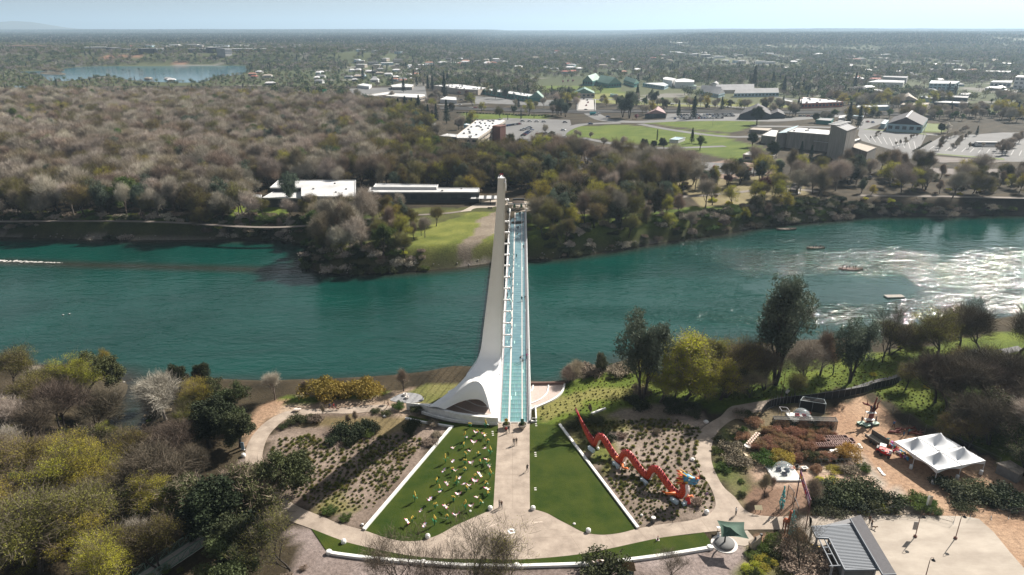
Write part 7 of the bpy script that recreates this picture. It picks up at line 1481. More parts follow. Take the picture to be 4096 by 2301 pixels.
bld('small white and blue roofed building in the store parking lot',zh,[(125,205),(180,180),(258,185),(265,212)],4,WHWL,WHR,'shop'); bld('white-roofed motel block left of the conifers',z2,[(215,695),(390,672),(412,676),(412,690),(235,708)],5,BGE,WHR,'motel',win=1); bld('white-roofed low building left of the tall conifers',z2,[(345,704),(430,684),(640,690),(645,705),(590,718)],5,BGE,WHR,'shop',win=1)
bld('white-roofed house cluster building far left of the conifers',z2,[(145,625),(190,612),(250,620),(230,635)],4,WHWL,WHR,'house'); bld('long pale roofed building behind the store, left',z2,[(390,625),(470,612),(560,620),(545,640),(400,640)],4,TANW,WHR,'shop'); bld('small flat pale roof among the wood right of the conifers',z2,[(638,918),(650,900),(742,903),(740,922)],4,DKW,GRR,'shed')
for l,P,h in (('green school hall with hipped roof, left one behind the playing field',[(267,145),(330,118),(420,132),(350,152)],8),('green school hall with wide low roof, middle one',[(385,155),(440,138),(585,166),(480,172)],7),('green school hall, right one with steep end',[(603,140),(640,134),(728,160),(690,168)],7)): bld(l,zr_,P,h,GNW,GNR,'school_hall',win=1,rooft='low')
bld('beige barn with pale green roof beside the overpass',zr_,[(190,252),(200,236),(360,234),(367,252)],6,BGE,GNR,'barn',win=1,rooft='low'); bld('tiny field shed near the ball field fence',zr_,[(492,262),(500,256),(552,262),(552,270)],3,BLW,GNR,'shed')
bld('blue-walled building with pale roofs right of the school',zr_,[(760,170),(930,165),(970,182),(935,195)],5,BLW,WHR,'school_wing',win=1); bld('white rounded hall, left one of a pair',zr_,[(925,128),(960,120),(1030,132),(1000,150),(930,140)],9,WHWL,WHR,'white_hall'); bld('white rounded hall, right one of a pair',zr_,[(1020,142),(1100,131),(1180,145),(1180,162),(1030,162)],9,WHWL,WHR,'white_hall'); bld('mint-roofed low hall under the white halls',zr_,[(1080,190),(1100,182),(1190,184),(1200,198)],4,WHWL,GNR,'low_hall')
bld('pale motel wing at the field edge',zr_,[(1230,228),(1290,219),(1432,246),(1380,260)],5,BLW,GRR,'motel_wing',win=1,rooft='low'); bld('small low building with dark front near the white halls',zr_,[(1310,175),(1340,162),(1380,165),(1375,178)],4,WHWL,GRR,'house',rooft='low')
bld('house with weathered pink-white roof beside the road junction',zr_,[(780,418),(840,388),(925,384),(950,415)],5,DKW,PNK,'roadhouse',win=1,rooft='low')
bld('low flat tank building with pale blue top on the green',zr_,[(978,632),(1030,611),(1107,616),(1050,637)],2.4,WHWL,BLW,'tank_building')
bld('long motel row with pale green walls, left of the grove',z3,[(190,668),(210,655),(345,670),(340,686)],5,BLW,GRR,'motel_row',win=1,rooft='low'); bld('long motel row with window strip, centre',z3,[(440,683),(460,672),(750,667),(770,677)],5.5,BLW,GRR,'motel_row',win=1,rooft='low'); bld('dark-roofed motel row behind the centre row',z3,[(300,660),(310,648),(580,643),(588,655)],5,BGE,GRR,'motel_row',rooft='low')
a=bld('white-roofed building with dark red edge band facing the highway',z3,[(905,745),(950,712),(1190,735),(1240,748),(930,760)],5.5,RDR,WHR,'garage_building',win=1); roofbits(a,14,8,1)
bld('white truck body-like long shed beside the red-edged building',z3,[(790,735),(800,726),(870,740),(862,748)],4,WHWL,WHR,'long_shed')
for i,(l,P,h,wl,rf,rt) in enumerate((('dark-walled workshop with tan gabled roof',[(1637,725),(1670,706),(1750,704),(1800,738)],6,DKW,BGE,'low'),('blue-edged workshop with bright roof',[(1797,712),(1830,703),(1930,716),(1920,726)],5,BLW,WHR,'flat'),('wide grey workshop row under the hill',[(1945,708),(1960,698),(2160,704),(2150,720)],5,DKW,GRR,'flat'),('bright-roofed workshop with dark front',[(1905,750),(1990,741),(2155,749),(2140,760)],4,DKW,WHR,'flat'),('pale-roofed depot in front of the workshops',[(1660,768),(1680,756),(1870,753),(1850,775)],4,BGE,BGE,'flat'),('long white shed along the highway at right',[(1335,788),(1350,775),(1560,770),(1580,782)],4,BLW,WHR,'flat'),('white scalloped-roof hall among trees',[(1415,602),(1500,585),(1690,592),(1680,606)],7,WHWL,WHR,'flat'),('pale curved-front office with square windows',[(1870,612),(1885,590),(2095,596),(2060,614)],12,BLW,WHR,'flat'),('white four-storey office cut by the right edge',[(2500,565),(2520,553),(2620,556),(2610,570)],17,WHWL,WHR,'flat'),('white stepped office left of the edge office',[(2318,602),(2340,592),(2480,591),(2470,606)],8,WHWL,WHR,'flat'),('long dim grey hall behind the scalloped roof',[(1530,565),(1540,556),(1715,560),(1705,572)],9,GRR,GRR,'flat'),('pale roofed row on the hillside with sun-lit edge',[(2265,525),(2290,517),(2470,520),(2460,532)],6,BGE,WHR,'flat'))):
    bld(l,z3,P,h,wl,rf,'workshop' if i<6 else 'office',win=1 if i in(2,7,8,9) else 0,rooft=rt,bands=3 if i in (7,8) else 1)
bld('large hospital block on the wooded hill at upper right',z3,[(2055,306),(2100,296),(2280,298),(2260,312)],16,WHWL,WHR,'hospital',win=1,bands=3); bld('hospital tower with dark window wall',z3,[(2280,285),(2300,278),(2408,282),(2380,292)],28,BLW,WHR,'hospital_tower',win=1,bands=4); bld('long low hospital wing with bright roof',z3,[(2240,335),(2260,326),(2450,328),(2430,340)],10,WHWL,WHR,'hospital')
a=bld('big community hall with dark striped roof and pale blue walls',zp,[(457,262),(505,212),(755,225),(718,276)],7,BLW,DRF,'community_hall',win=1,rooft='low'); bld('white flat annex at the left of the dark-roofed hall',zp,[(408,266),(440,237),(468,240),(440,270)],4,BLW,WHR,'annex')
w=[c for c in a.children if c.name.startswith('roof')][0]; V_=[v.co.copy() for v in w.data.vertices]
r0,r1=V_[4],V_[5]; A4=V_[:4]
MB().bar(r0+Vector((0,0,.15)),r1+Vector((0,0,.15)),1.6,.3).build('ridge_light',[WHWL],a)
for k in (.0,):
    for i,j,rr in ((0,3,r0),(1,2,r1)): pass
a=bld('grey concrete auditorium, main hall with pale flat roof',zc,[(415,162),(500,126),(770,148),(770,190)],12,TANW,WHR,'auditorium_hall'); roofbits(a,5,11,.6)
ft_=bld('tall concrete stage tower of the auditorium with sloping roof',zc,[(780,97),(860,68),(995,126),(912,156)],22,TANW,GRR,'stage_tower',parap=.2)
for k in range(4):
    p=sq(*zc(812+k*26,104-k*8.5),22.4); MB().box(-4.5,4.5,-1.3,1.3,-.1,.35,0,Matrix.Translation(p-ft_.location)@Matrix.Rotation(-.9,4,'Z')).build('skylight',[WHWL],ft_)
bld('low bright terrace roof round the auditorium\'s base',zc,[(385,208),(420,198),(870,255),(1020,212),(1026,224),(900,270),(860,262)],7,TANW,WHR,'auditorium_terrace'); bld('separate concrete box hall at the auditorium\'s right front',zc,[(928,280),(1010,253),(1157,292),(1080,329)],9,TANW,BGE,'box_hall',parap=.2); bld('white entrance roofs at the auditorium\'s left end',zc,[(200,192),(285,146),(340,150),(320,206)],6,TANW,WHR,'entrance_hall'); bld('slanted concrete fin block with blue wall at the auditorium entrance',zc,[(330,175),(410,135),(505,108),(505,118),(410,170)],11,TANW,BLW,'fin_block')
bld('small white-roofed pavilion building under the conifers',zc,[(45,352),(100,326),(335,345),(300,366),(150,362)],4,BGE,WHR,'park_building',win=1); bld('long dark-shingled church with high gable beside the parked cars',z3,[(480,838),(520,796),(700,800),(712,838)],5,DKW,DRF,'church',rooft='low'); bld('dark low extension of the shingled church',z3,[(700,838),(710,812),(800,815),(815,840)],4,DKW,DRF,'church_annex',rooft='low')
bld('small pale house roof behind the dark conifer at the hall',z3,[(1205,868),(1215,850),(1262,842),(1255,862)],4,WHWL,WHR,'house'); bld('dark flat toilet block at the lot\'s left',z3,[(1040,880),(1070,866),(1170,868),(1150,888)],3.5,GNW,GRR,'toilet_block')
for i,(l,x0_,x1_,y_,h,wl,rf) in enumerate((('tan long building on the bluff at far left',60,370,360,9,TANW,TER),('white banded office on the bluff',625,785,380,12,WHWL,WHR),('dark glass office on the bluff, left one',818,895,385,12,DKW,GRR),('dark low office on the bluff, second',930,1010,388,9,DKW,GRR),('black box office on the bluff, third',1040,1135,394,12,DKW,GRR),('grey office with windows on the bluff, fourth',1150,1205,392,12,GRR,GRR),('brown-black office on the bluff, middle',1535,1640,390,14,DKW,WHR),('grey office with small windows on the bluff',1650,1700,395,12,GRR,GRR),('white low office on the bluff right of the grey one',1705,1860,385,9,WHWL,WHR),('teal glass office with grid front on the bluff',1875,2005,400,14,GNW,WHR),('dark curved office on the bluff beside lake trees',1390,1520,388,9,DKW,GRR))):
    u0,v0=z0(x0_,y_);u1,v1=z0(x1_,y_-2); g=26 if x0_<1750 else 20
    a0=Vector(gp(u0,v0,g));a1=Vector(gp(u1,v1,g)); dp=28; t=thing('office_building',l,'building',a0-Vector((0,0,3))); L=a1-a0; n_=Vector((-L.y,L.x,0)).normalized(); P=[(0,0),(L.x,L.y),(L.x+n_.x*dp,L.y+n_.y*dp),(n_.x*dp,n_.y*dp)]
    m=MB(); m.poly(P,h+3,0,-6); m.build('wall',[wl],t); m=MB(); m.poly([(x*1.01-.5,y*1.01-.5) for x,y in P],h+3.8,0,h+3.01); m.build('roof',[rf],t)
    for k in range(3):
        if wl in (WHWL,GRR,GNW): MB().bar(Vector((0,-.6,4.5+k*3.6)),L+Vector((0,-.6,4.5+k*3.6)),.5,1.5).build('window_band',[WNG],t)
    NOTREE.append(([(a0.x+x,a0.y+y) for x,y in P]+[(a0.x+L.x,a0.y-45),(a0.x,a0.y-45)][::1],6))
CL=[ # u0,u1,v0,v1,count,size,kind
 (560,1240,183,196,46,24,'w'),(1700,2030,236,262,34,16,'m'),(1420,1600,205,225,14,20,'w'),(2690,2890,178,196,22,26,'w'),(2930,3130,215,262,16,20,'w'),(1380,1700,236,330,36,13,'m'),(2050,2700,150,300,40,16,'m'),(3100,4090,200,330,48,16,'m'),(3400,4090,330,400,14,15,'m'),(60,560,175,196,12,18,'m'),(1000,1400,290,345,10,12,'m'),(2600,4050,130,200,44,22,'m'),(200,1400,150,178,34,22,'m'),(560,700,318,332,5,10,'m')]
WHR2=mat('bright_roof',(.66,.65,.66),.6,objrand=.12)
R=random.Random(77); roofm=[WHR2,WHR2,GRR,TER,DRF,BGE,RDR]; wallm=[WHWL,BGE,BLW,TANW]
nm_={'w':'shop_building','m':'town_house'}; adj=['white-roofed','pale-roofed','grey-roofed','terracotta-roofed','dark-roofed','beige-roofed','red-roofed']
for ci,(u0,u1,v0,v1,cnt,sz,kd) in enumerate(CL):
    plc=['on the bluff above the lake','in the town centre left of the field','in the far commercial strip','in the distant white strip at centre right','among trees at upper right centre','in the wooded streets left of centre','scattered among trees behind the fields','in the wooded streets at the right','near the highway at the right','at the far upper left','between lake and highway','far off below the horizon at right','far off below the horizon at left','on the wooded spit before the lake'][ci]
    for k in range(cnt):
        u=R.uniform(u0,u1);v=R.uniform(v0,v1); x,y,_=gp(u,v,0)
        g=min(60,ground_z(x,y)); x,y,_=gp(u,v,g); g=max(0,ground_z(x,y))
        if y<650 or g>75: continue
        i=R.choice((0,0,0,1,2)) if kd=='w' else R.choice((0,0,1,2,2,3,4,5,6)); w_=sz*R.uniform(.6,1.5);d_=sz*R.uniform(.5,.9);h=R.uniform(3.2,5) if kd=='m' else R.uniform(5,8)
        if any(inpoly(x,y,P) for P,_ in NOTREE): continue
        t=thing(nm_[kd],'%s %s %s'%(adj[i],'commercial building' if kd=='w' else 'house',plc),'building',(x,y,g-.3),R.uniform(-.5,.5),'town buildings '+plc)
        MB().box(-w_/2,w_/2,-d_/2,d_/2,0,h).build('wall',[R.choice(wallm)],t)
        if kd=='w': MB().box(-w_/2-.3,w_/2+.3,-d_/2-.3,d_/2+.3,h+.01,h+.8).build('roof',[roofm[i]],t)
        else: m=MB(); e=.6; m.add([(-w_/2-e,-d_/2-e,h),(w_/2+e,-d_/2-e,h),(w_/2+e,d_/2+e,h),(-w_/2-e,d_/2+e,h),(-w_/2*.6,0,h+2.2),(w_/2*.6,0,h+2.2)],[(0,1,5,4),(2,3,4,5),(1,2,5),(3,0,4),(0,3,2,1)]); m.build('roof',[roofm[i]],t)
        if y<1500: MB().box(-w_*.3,w_*.3,-d_/2-.08,-d_/2+.02,1.2,2.6).build('window_strip',[WNG],t)
        q_=(y*.09 if kd=='w' else y*.035); NOTREE.append(([(x-w_*.6,y-d_-q_),(x+w_*.6,y-d_-q_),(x+w_*.6,y+d_*.7),(x-w_*.6,y+d_*.7)],2))
def road(name,L,w_,z=.03,m=None,px=True):
    P=smooth([gp(*p)[:2] for p in L],5); q=strip(P,w_); sheet(name,q,z,m or ROAD,-.15); NOTREE.append((q,2.5)); return P
hw=road('highway',[(-500,392),(0,397),(300,400),(700,408),(1300,420),(1700,432),(2000,440),(2200,446),(2330,448),(2550,446),(2900,448),(3100,450),(3300,452),(3700,460)],26)
road('highway_ramp',[(1720,420),(1900,415),(2050,408),(2200,402),(2310,400),(2500,398),(2620,410),(2800,420),(3000,432)],9,.035)
road('road',[(2345,392),(2345,420),(2350,440),(2385,465),(2440,483),(2560,488),(2700,482),(2900,480),(3100,482),(3250,470),(3400,460)],17,.04)
road('road',[(2480,492),(2400,494),(2320,500),(2262,520),(2238,545),(2255,575),(2285,600)],10,.036)
road('road',[(2560,496),(2640,512),(2740,528),(2850,542),(2950,548),(3050,545)],9,.038)
road('road',[(2330,552),(2450,575),(2560,590),(2700,592),(2900,585)],7,.034)
road('road',[(3000,505),(3250,508),(3420,515),(3600,530),(3750,540)],10,.033)
road('road',[(2580,332),(2700,340),(2850,352),(3000,372),(3150,395),(3300,410)],8,.033)
road('service_road',[(1960,818),(2050,795),(2150,790),(2250,788),(2305,775),(2328,745),(2330,700),(2300,660)],6,.03,ASPHALT)
road('trail',[(1885,838),(1800,852),(1650,862),(1450,880),(1200,905),(1000,908),(700,890),(400,884),(0,886),(-300,890)],2.6,.04,mat('trail',(.16,.135,.115),.9,var=.1,scale=.5))
road('trail',[(2300,850),(2600,800),(2900,775),(3130,755),(3400,780),(3700,785),(4096,792),(4400,796)],4,.04,_mats['trail'])
ov=thing('overpass','pale road overpass with concrete side walls crossing the highway','overpass')
for s_ in (2309,2381): a=sq(s_,400,.1);b=sq(s_-(s_-2345)*-.02,446,.1); MB().bar(a+Vector((0,0,.5)),b+Vector((0,0,.5)),.5,1.2).build('side_wall',[WHWL],ov)
MB().bar(sq(2345,400,-.02),sq(2345,446,-.02),19,.3).build('deck',[mat('overpass_deck',(.38,.36,.34),.8)],ov)
bw=thing('highway_barrier','long pale concrete barrier along the highway','barrier')
m=MB()
for s_ in (-1,0,1):
    q=[(a[0],a[1]) for a in hw]; Ls=[]
    for i,p in enumerate(q):
        a=q[max(i-1,0)];b=q[min(i+1,len(q)-1)]; dx,dy=b[0]-a[0],b[1]-a[1];l=math.hypot(dx,dy); Ls.append((p[0]+dy/l*13*s_,p[1]-dx/l*13*s_,.5))
    m=MB()
    for a,b in zip(Ls,Ls[1:]): m.bar(a,b,.35,1.0)
    m.build('barrier',[mat('barrier_concrete',(.30,.28,.26),.9)],bw)
def lot(P,m=ROAD,z=.028): q=G(P); sheet('parking_lot',q,z,m,-.1); NOTREE.append((q,1.5))
lot([(2010,472),(2280,480),(2285,500),(2250,520),(2225,555),(2270,600),(2180,612),(2090,585),(2030,560),(2010,520)]); lot([(2670,455),(2960,452),(3000,478),(2660,482)]); lot([zp(250,308),zp(740,350),zp(700,430),zp(600,500),zp(480,455),zp(270,392),zp(240,350)]); lot([zp(560,520),zp(740,422),zp(870,350),zp(1090,345),zp(1300,330),zp(1700,330),zp(1700,600),zp(1310,535),zp(820,490),zp(700,520)],ROAD,.024)
lot([zp(285,228),zp(450,232),zp(420,262),zp(300,305),zp(240,300)],ROAD,.031); lot([(1900,385),(2230,405),(2200,425),(1900,412)],ROAD,.027); lot([(1390,355),(1700,345),(1710,400),(1400,395)],ROAD,.02)
lot([(2330,625),(2600,640),(3080,660),(3060,700),(2600,690),(2380,665)],ASPHALT,.022)
m=MB()
for k in range(9):
    a=gp(*zp(290+k*45,345+k*6)); b=gp(*zp(330+k*42,395+k*8)); m.poly(strip([a[:2],b[:2]],.25),.045)
for k in range(12):
    a=gp(*zp(760+k*60,455+k*4)); b=gp(*zp(800+k*58,430+k*3)); m.poly(strip([a[:2],b[:2]],.25),.045)
o=m.build('bay_lines',[WHWL]); o['kind']='structure'
sheet('dirt_lot',G([zp(760,502),zp(1300,535),zp(1800,600),zp(1800,690),zp(1300,660),zp(850,640),zp(700,560)]),.018,mat('dirt_lot',(.12,.10,.09),.95,col2=(.18,.155,.14),scale=.1,stretch=(.5,3,1)),-.1); NOTREE.append((G([zp(760,502),zp(1300,535),zp(1800,600),zp(1800,690),zp(1300,660),zp(850,640)]),0))
for P in ([zp(800,488),zp(830,484),zp(1310,520),zp(1315,532)],[zp(280,303),zp(290,308),zp(745,347),zp(735,338)],[zp(745,262),zp(870,275),zp(850,325),zp(700,318)]): sheet('grass_verge',G(P),.05,mat('verge_grass',(.09,.12,.015),.9,var=.2,scale=.2),-.1)
plz=G([(1840,848),(1900,843),(1985,843),(2035,846),(2112,846),(2150,838),(2230,820),(2310,798),(2290,790),(2200,800),(2110,793),(2040,800),(1990,797),(1905,815)]); sheet('far_plaza',plz,.05,PALE,-.1); NOTREE.append((plz,3))
cb=thing('circular_bench','ring of low dark-backed curved benches on the far plaza','bench',sq(2074,812))
for k in range(3):
    a0_=.25+k*.95; L=[(9*math.cos(a),6.5*math.sin(a),.45) for a in [a0_+j*.14 for j in range(6)]]; MB().tube(L,.5,5).build('bench_back',[DKW],cb)
L=[(5.5*math.cos(a),3.2*math.sin(a)-1,.3) for a in [math.pi+.3+j*.32 for j in range(8)]]; MB().tube(L,.4,5).build('bench_front',[WALLW],cb); m=MB(); m.lathe([(3.2,0),(3.0,.5),(.6,.9)],(0,0,0),14); m.build('planting',[SOIL],cb)
for u,v,l in ((1960,838,'dark park bench left of the pylon on the far plaza'),(2118,828,'thin bench on the far plaza right of the deck end')):
    b=thing('park_bench',l,'bench',sq(u,v)); MB().box(-1.2,1.2,-.3,.3,.45,.55).build('seat',[DKM],b); MB().box(-1.2,1.2,.25,.33,.55,1.1).build('backrest',[DKM],b); MB().box(-1.1,-.9,-.25,.25,0,.45).build('leg',[DKM],b); MB().box(.9,1.1,-.25,.25,0,.45).build('leg',[DKM],b)
for k in range(7):
    b=thing('parked_bicycle','dark parked bicycle in the row behind the circular bench','bicycle',sq(2062+k*5,800.5),1.2,'bicycles parked behind the circular bench')
    for x_ in (-.5,.5): MB().tube([(x_+.34*math.cos(a),0,.35+.34*math.sin(a)) for a in [j*math.pi/5 for j in range(11)]],.04,4,cap=False).build('wheel',[DKM],b)
    MB().bar((-.5,0,.35),(0,0,.9),.06).bar((.5,0,.35),(.3,0,1.0),.06).bar((0,0,.85),(.35,0,.8),.06).build('frame',[DKM],b)
g=thing('gazebo','small dark gazebo with hipped slatted roof among riverside oaks','gazebo',sq(3172,772)); m=MB(); m.lathe([(4.6,3.2),(1.6,4.6),(1.4,5.2),(.1,5.8)],(0,0,0),8); m.build('roof',[DRF],g); m=MB(); m.lathe([(4.2,0),(4.2,.4),(.1,.4)],(0,0,0),8); m.build('platform',[CONC],g)
for k in range(8): a=k*math.pi/4; MB().box(-.15,.15,-.15,.15,0,3.3,0,Matrix.Translation((3.8*math.cos(a),3.8*math.sin(a),0))).build('post',[DKW],g)
MB().box(-2,2,-2,2,.4,1.6).build('counter',[TANW],g); NOTREE.append((G([(3140,775),(3215,775),(3215,745),(3140,745)]),2))
bld('low square concrete box with pale top on the riverside lawn',z3,[(552,948),(580,936),(718,940),(690,958)],3.0,TANW,BGE,'concrete_box',parap=.1); bld('small pale blue boat shed roof by the right bank',z3,[(1305,850),(1320,843),(1390,846),(1385,860)],2.5,WHWL,BLW,'boat_shed')
BO=mat('boat_hull',(.11,.075,.055),.7)
def boat(u,v,label,rz,n_,L=8.5):
    x,y,_=gp(u,v,WZ); b=thing('rowing_boat',label,'boat',(x,y,WZ),rz); m=MB(); rows_=[]
    for k in range(9):
        t=k/8; w_=1.35*math.sin(math.pi*min(.94,t*.9+.06))**.5; x_=(t-.5)*L; sh=.5+.5*abs(t-.5)**2*4*.6; rows_.append([(x_,-w_,sh),(x_,-w_*.7,-.1),(x_,0,-.2),(x_,w_*.7,-.1),(x_,w_,sh)])
    m.grid(rows_); rows2=[[(p[0]*.94,p[1]*.85,p[2]-.02 if j in(0,4) else p[2]+.22) for j,p in enumerate(r)] for r in rows_]; m.grid(rows2,0,True)
    m.grid([[r[0],q_[0]] for r,q_ in zip(rows_,rows2)]); m.grid([[r[4],q_[4]] for r,q_ in zip(rows_,rows2)]); m.build('hull',[BO],b,True)
    for k in range(4): MB().box(-L*.3+k*L*.2-.15,-L*.3+k*L*.2+.15,-1.05,1.05,.3,.38).build('bench',[mat('boat_bench',(.25,.2,.16),.8)],b)
    for k in range(n_):
        p=Vector((-L*.33+k*L*.55/max(1,n_-1),.35*(-1)**k,.15)); o=bpy.data.objects.new('person',bodies['stand']); COL.objects.link(o); c,s_=math.cos(rz),math.sin(rz); o.location=(x+p.x*c-p.y*s_,y+p.x*s_+p.y*c,WZ+p.z); o.rotation_euler=(0,0,random.random()*6)
        for i,mm in enumerate((SKIN,(BLACK,NAVY,GREY,BRN)[k%4],BLACK,HAIR)): o.material_slots[i].link='OBJECT'; o.material_slots[i].material=mm
        tag(o,'dark-clad person standing in the %s'%('nearer boat on the glitter' if u>3300 else 'farther boat on the glitter'),'person','people in the boats')
    return b
boat(3262,994,'dark brown drift boat with people, farther of two on the glitter',.1,4); boat(3402,1079,'dark brown drift boat with people, nearer of two on the glitter',-.05,5,9.5); boat(3145,919,'low dark boat moored at the far bank',.1,0,10)
x,y,_=gp(3577,1189,WZ); f=thing('floating_dock','small weathered floating dock on the bright water','dock',(x,y,WZ),.05); MB().box(-3.4,3.4,-1.3,1.3,.15,.5).build('deck',[mat('dock_wood',(.30,.27,.24),.9,var=.2,scale=3)],f)
for x_ in (-2.6,2.6): MB().box(x_-.5,x_+.5,-1.2,1.2,-.3,.15).build('pontoon',[DKM],f)
fm=mat('foam',(.45,.43,.41),.9,bump=.5,bscale=2)
m=MB(); R=random.Random(3)
for k in range(150):
    t=R.random(); u=-80+t*330; v=1040+t*12+R.gauss(0,2.3*(1-t*.8)); x,y,_=gp(u,v,WZ); s=R.uniform(.3,1.0)*(1-t*.6); m.lathe([(s,0.02),(s*.5,.06),(.05,.08)],(x,y,WZ),6)
o=m.build('river_foam',[fm]); o['kind']='stuff'
for u,v,l in ((253,1262,'left of'),(278,1258,'right of')):
    b=thing('water_bird','small white bird floating on the river, the one %s the pair'%l,'bird',gp(u,v,WZ)); MB().tube([(-.5,0,.1),(0,0,.2),(.35,0,.15)],[.05,.22,.08],7).build('body',[WALLW],b,True); MB().tube([(.3,0,.15),(.4,0,.45),(.55,0,.45)],[.07,.06,.02],5).build('neck',[WALLW],b,True)
CARM=[mat('car_'+n,c,.3,metal=.2) for n,c in (('white',(.62,.62,.62)),('black',(.02,.02,.025)),('silver',(.35,.36,.38)),('red',(.25,.02,.02)),('blue',(.03,.06,.18)),('dark',(.05,.05,.06)),('tan',(.25,.2,.14)))]
CN=['white','black','silver','red','blue','dark grey','tan']
def carmesh():
    m=MB(); pr_=[(-2.2,.45),(-2.2,.85),(-1.6,1.0),(-1.0,1.05),(1.2,1.0),(1.9,.9),(2.2,.75),(2.2,.4)]
    vs=[(x,-.88,z) for x,z in pr_]+[(x,.88,z) for x,z in pr_]; n=len(pr_); m.add(vs,[tuple(range(n)),tuple(range(2*n-1,n-1,-1))]+[(i,i+n,(i+1)%n+n,(i+1)%n) for i in range(n)]); b=m.mesh('body',[CARM[0]])
    m=MB(); m.add([(-1.7,-.8,1.0),(1.0,-.8,1.0),(1.0,.8,1.0),(-1.7,.8,1.0),(-1.3,-.65,1.5),(.3,-.65,1.5),(.3,.65,1.5),(-1.3,.65,1.5)],[(0,1,5,4),(1,2,6,5),(2,3,7,6),(3,0,4,7)]); g=m.mesh('windows',[WNG]); m=MB(); m.box(-1.3,.3,-.65,.65,1.5,1.54); r=m.mesh('roof',[CARM[0]])
    m=MB(); m.tube([(0,-.1,0),(0,.1,0)],.33,10); w=m.mesh('wheel',[DKM]); return b,g,r,w
cb_,cg_,cr_,cw_=carmesh()
def car(u,v,rz,ci,label,group=None,z=None):
    x,y,_=gp(u,v,0); t=thing('parked_car' if group and 'parked' in group else 'car',label,'car',(x,y,.06),rz,group,1.08)
    for n_,me in (('body',cb_),('windows',cg_),('roof',cr_)):
        o=bpy.data.objects.new(n_,me); COL.objects.link(o); o.parent=t
        if n_!='windows': o.material_slots[0].link='OBJECT'; o.material_slots[0].material=CARM[ci]
    for x_ in (-1.4,1.35):
        for y_ in (-.8,.8): o=bpy.data.objects.new('wheel',cw_); COL.objects.link(o); o.parent=t; o.location=(x_,y_,.33)
R=random.Random(15)
def carrow(u0,v0,u1,v1,n_,rz,place,skip=.15):
    for k in range(n_):
        if R.random()<skip: continue
        t=k/max(1,n_-1); ci=R.choice((0,0,0,1,2,2,3,4,5,5)); car(u0+(u1-u0)*t,v0+(v1-v0)*t,rz+R.gauss(0,.04),ci,'%s car parked %s'%(CN[ci],place),'cars parked '+place)
carrow(2088,523,2120,512,8,.1,'in the first row beside the hotel'); carrow(2092,545,2125,522,8,.1,'in the second row beside the hotel'); carrow(2150,540,2185,536,6,.05,'in the middle of the hotel lot'); carrow(2105,590,2138,580,7,.1,'in the lower hotel row under the trees'); carrow(2030,505,2085,497,8,1.4,'at the brick end of the hotel'); carrow(2090,487,2260,492,7,.1,'at the back of the hotel lot',.3)
carrow(2715,463,2930,459,22,1.5,'in the back row of the church lot'); carrow(2715,470,2935,466,22,1.5,'in the middle row of the church lot'); carrow(2700,477,2900,474,18,1.5,'in the front row of the church lot',.3); carrow(3040,462,3250,468,14,.2,'right of the church',.4); carrow(1740,385,1860,405,9,.2,'by the highway store',.3); carrow(2360,640,2560,655,16,1.3,'under the riverside trees, left part',.3); carrow(2600,655,3000,682,26,1.3,'under the riverside trees, right part',.45); carrow(3200,700,3900,735,16,1.2,'behind the riverside oaks at right',.6); carrow(3470,490,3490,492,2,1.5,'in the lot by the dark-roofed hall',0)
for u,v,ci,l,rz in ((2335,398,5,'dark car at the far end of the overpass',1.5),(2349,403,1,'black car waiting on the overpass',1.5),(2352,412,3,'red car on the overpass',1.5),(2345,424,3,'small red car midway on the overpass',1.5),(2344,442,1,'dark red car turning below the overpass',.2),(2396,456,0,'white car at the junction beside the bus',.6),(2385,462,0,'white pickup following the blue bus',.3),(2432,470,4,'blue-green car right of the junction',.1),(2362,498,4,'blue car at the kerb of the curve',.3),(2254,523,0,'white car on the left curve road, upper',-.6),(2258,553,0,'white car on the left curve road, lower',.2),(1885,434,0,'white car on the highway left of the cypresses',.05),(1900,433,3,'red car beside the white one on the highway',.05),(1840,422,0,'white car on the highway ramp',.05),(480,408,0,'white car on the far left highway',.02),(570,402,0,'white van on the far left highway',.02),(2690,421,0,'white pickup on the road past the field',.1),(3125,530,1,'dark car in front of the auditorium',.2),(2480,580,1,'black car parked at the lower green edge',.1)): car(u,v,rz,ci,l)
b=thing('bus','teal box bus at the junction below the overpass','bus',sq(2371,461),.1); MB().box(-3.2,3.2,-1.2,1.2,.5,3.2).build('body',[mat('bus_teal',(.02,.25,.28),.4)],b); MB().box(2.3,3.25,-1.1,1.1,1.6,2.6).build('windscreen',[WNG],b)
for x_ in (-2,2):
    for y_ in (-1.1,1.1): MB().tube([(x_,y_-.15,.5),(x_,y_+.15,.5)],.5,10).build('wheel',[DKM],b)
b=thing('camper_trailer','white camper trailer with window strip in the tree-dotted lot','trailer',sq(*zp(1175,432)),-.05); MB().box(-8,8,-1.4,1.4,.6,3.6).build('body',[WHWL],b); MB().box(-7,7,-1.45,-1.38,2,2.8).build('window_strip',[WNG],b); MB().box(-4.5,-3.7,-1.3,1.3,0,.6).build('wheel',[DKM],b)
b=thing('pickup_truck','dark pickup truck in front of the white camper trailer','truck',sq(*zp(1100,428)),-.05); MB().tube([(-3,0,1),(-.5,0,1.1),(2.8,0,.9)],[1.1,1.2,.9],6).build('body',[CARM[1]],b); MB().box(-1,1,-1,1,1.9,2.5).build('cab',[WNG],b)
b=thing('yellow_road_sign','round yellow diamond sign over the left highway','sign',sq(505,400)); MB().tube([(0,0,0),(0,0,8)],.15,6).build('post',[STEEL],b); MB().add([(0,0,5.5),(3.2,0,8.5),(0,0,11.5),(-3.2,0,8.5),(0,.3,5.5),(3.2,.3,8.5),(0,.3,11.5),(-3.2,.3,8.5)],[(0,1,2,3),(7,6,5,4),(0,4,5,1),(1,5,6,2),(2,6,7,3),(3,7,4,0)]).build('board',[mat('sign_amber',(.7,.35,.01),.5)],b)
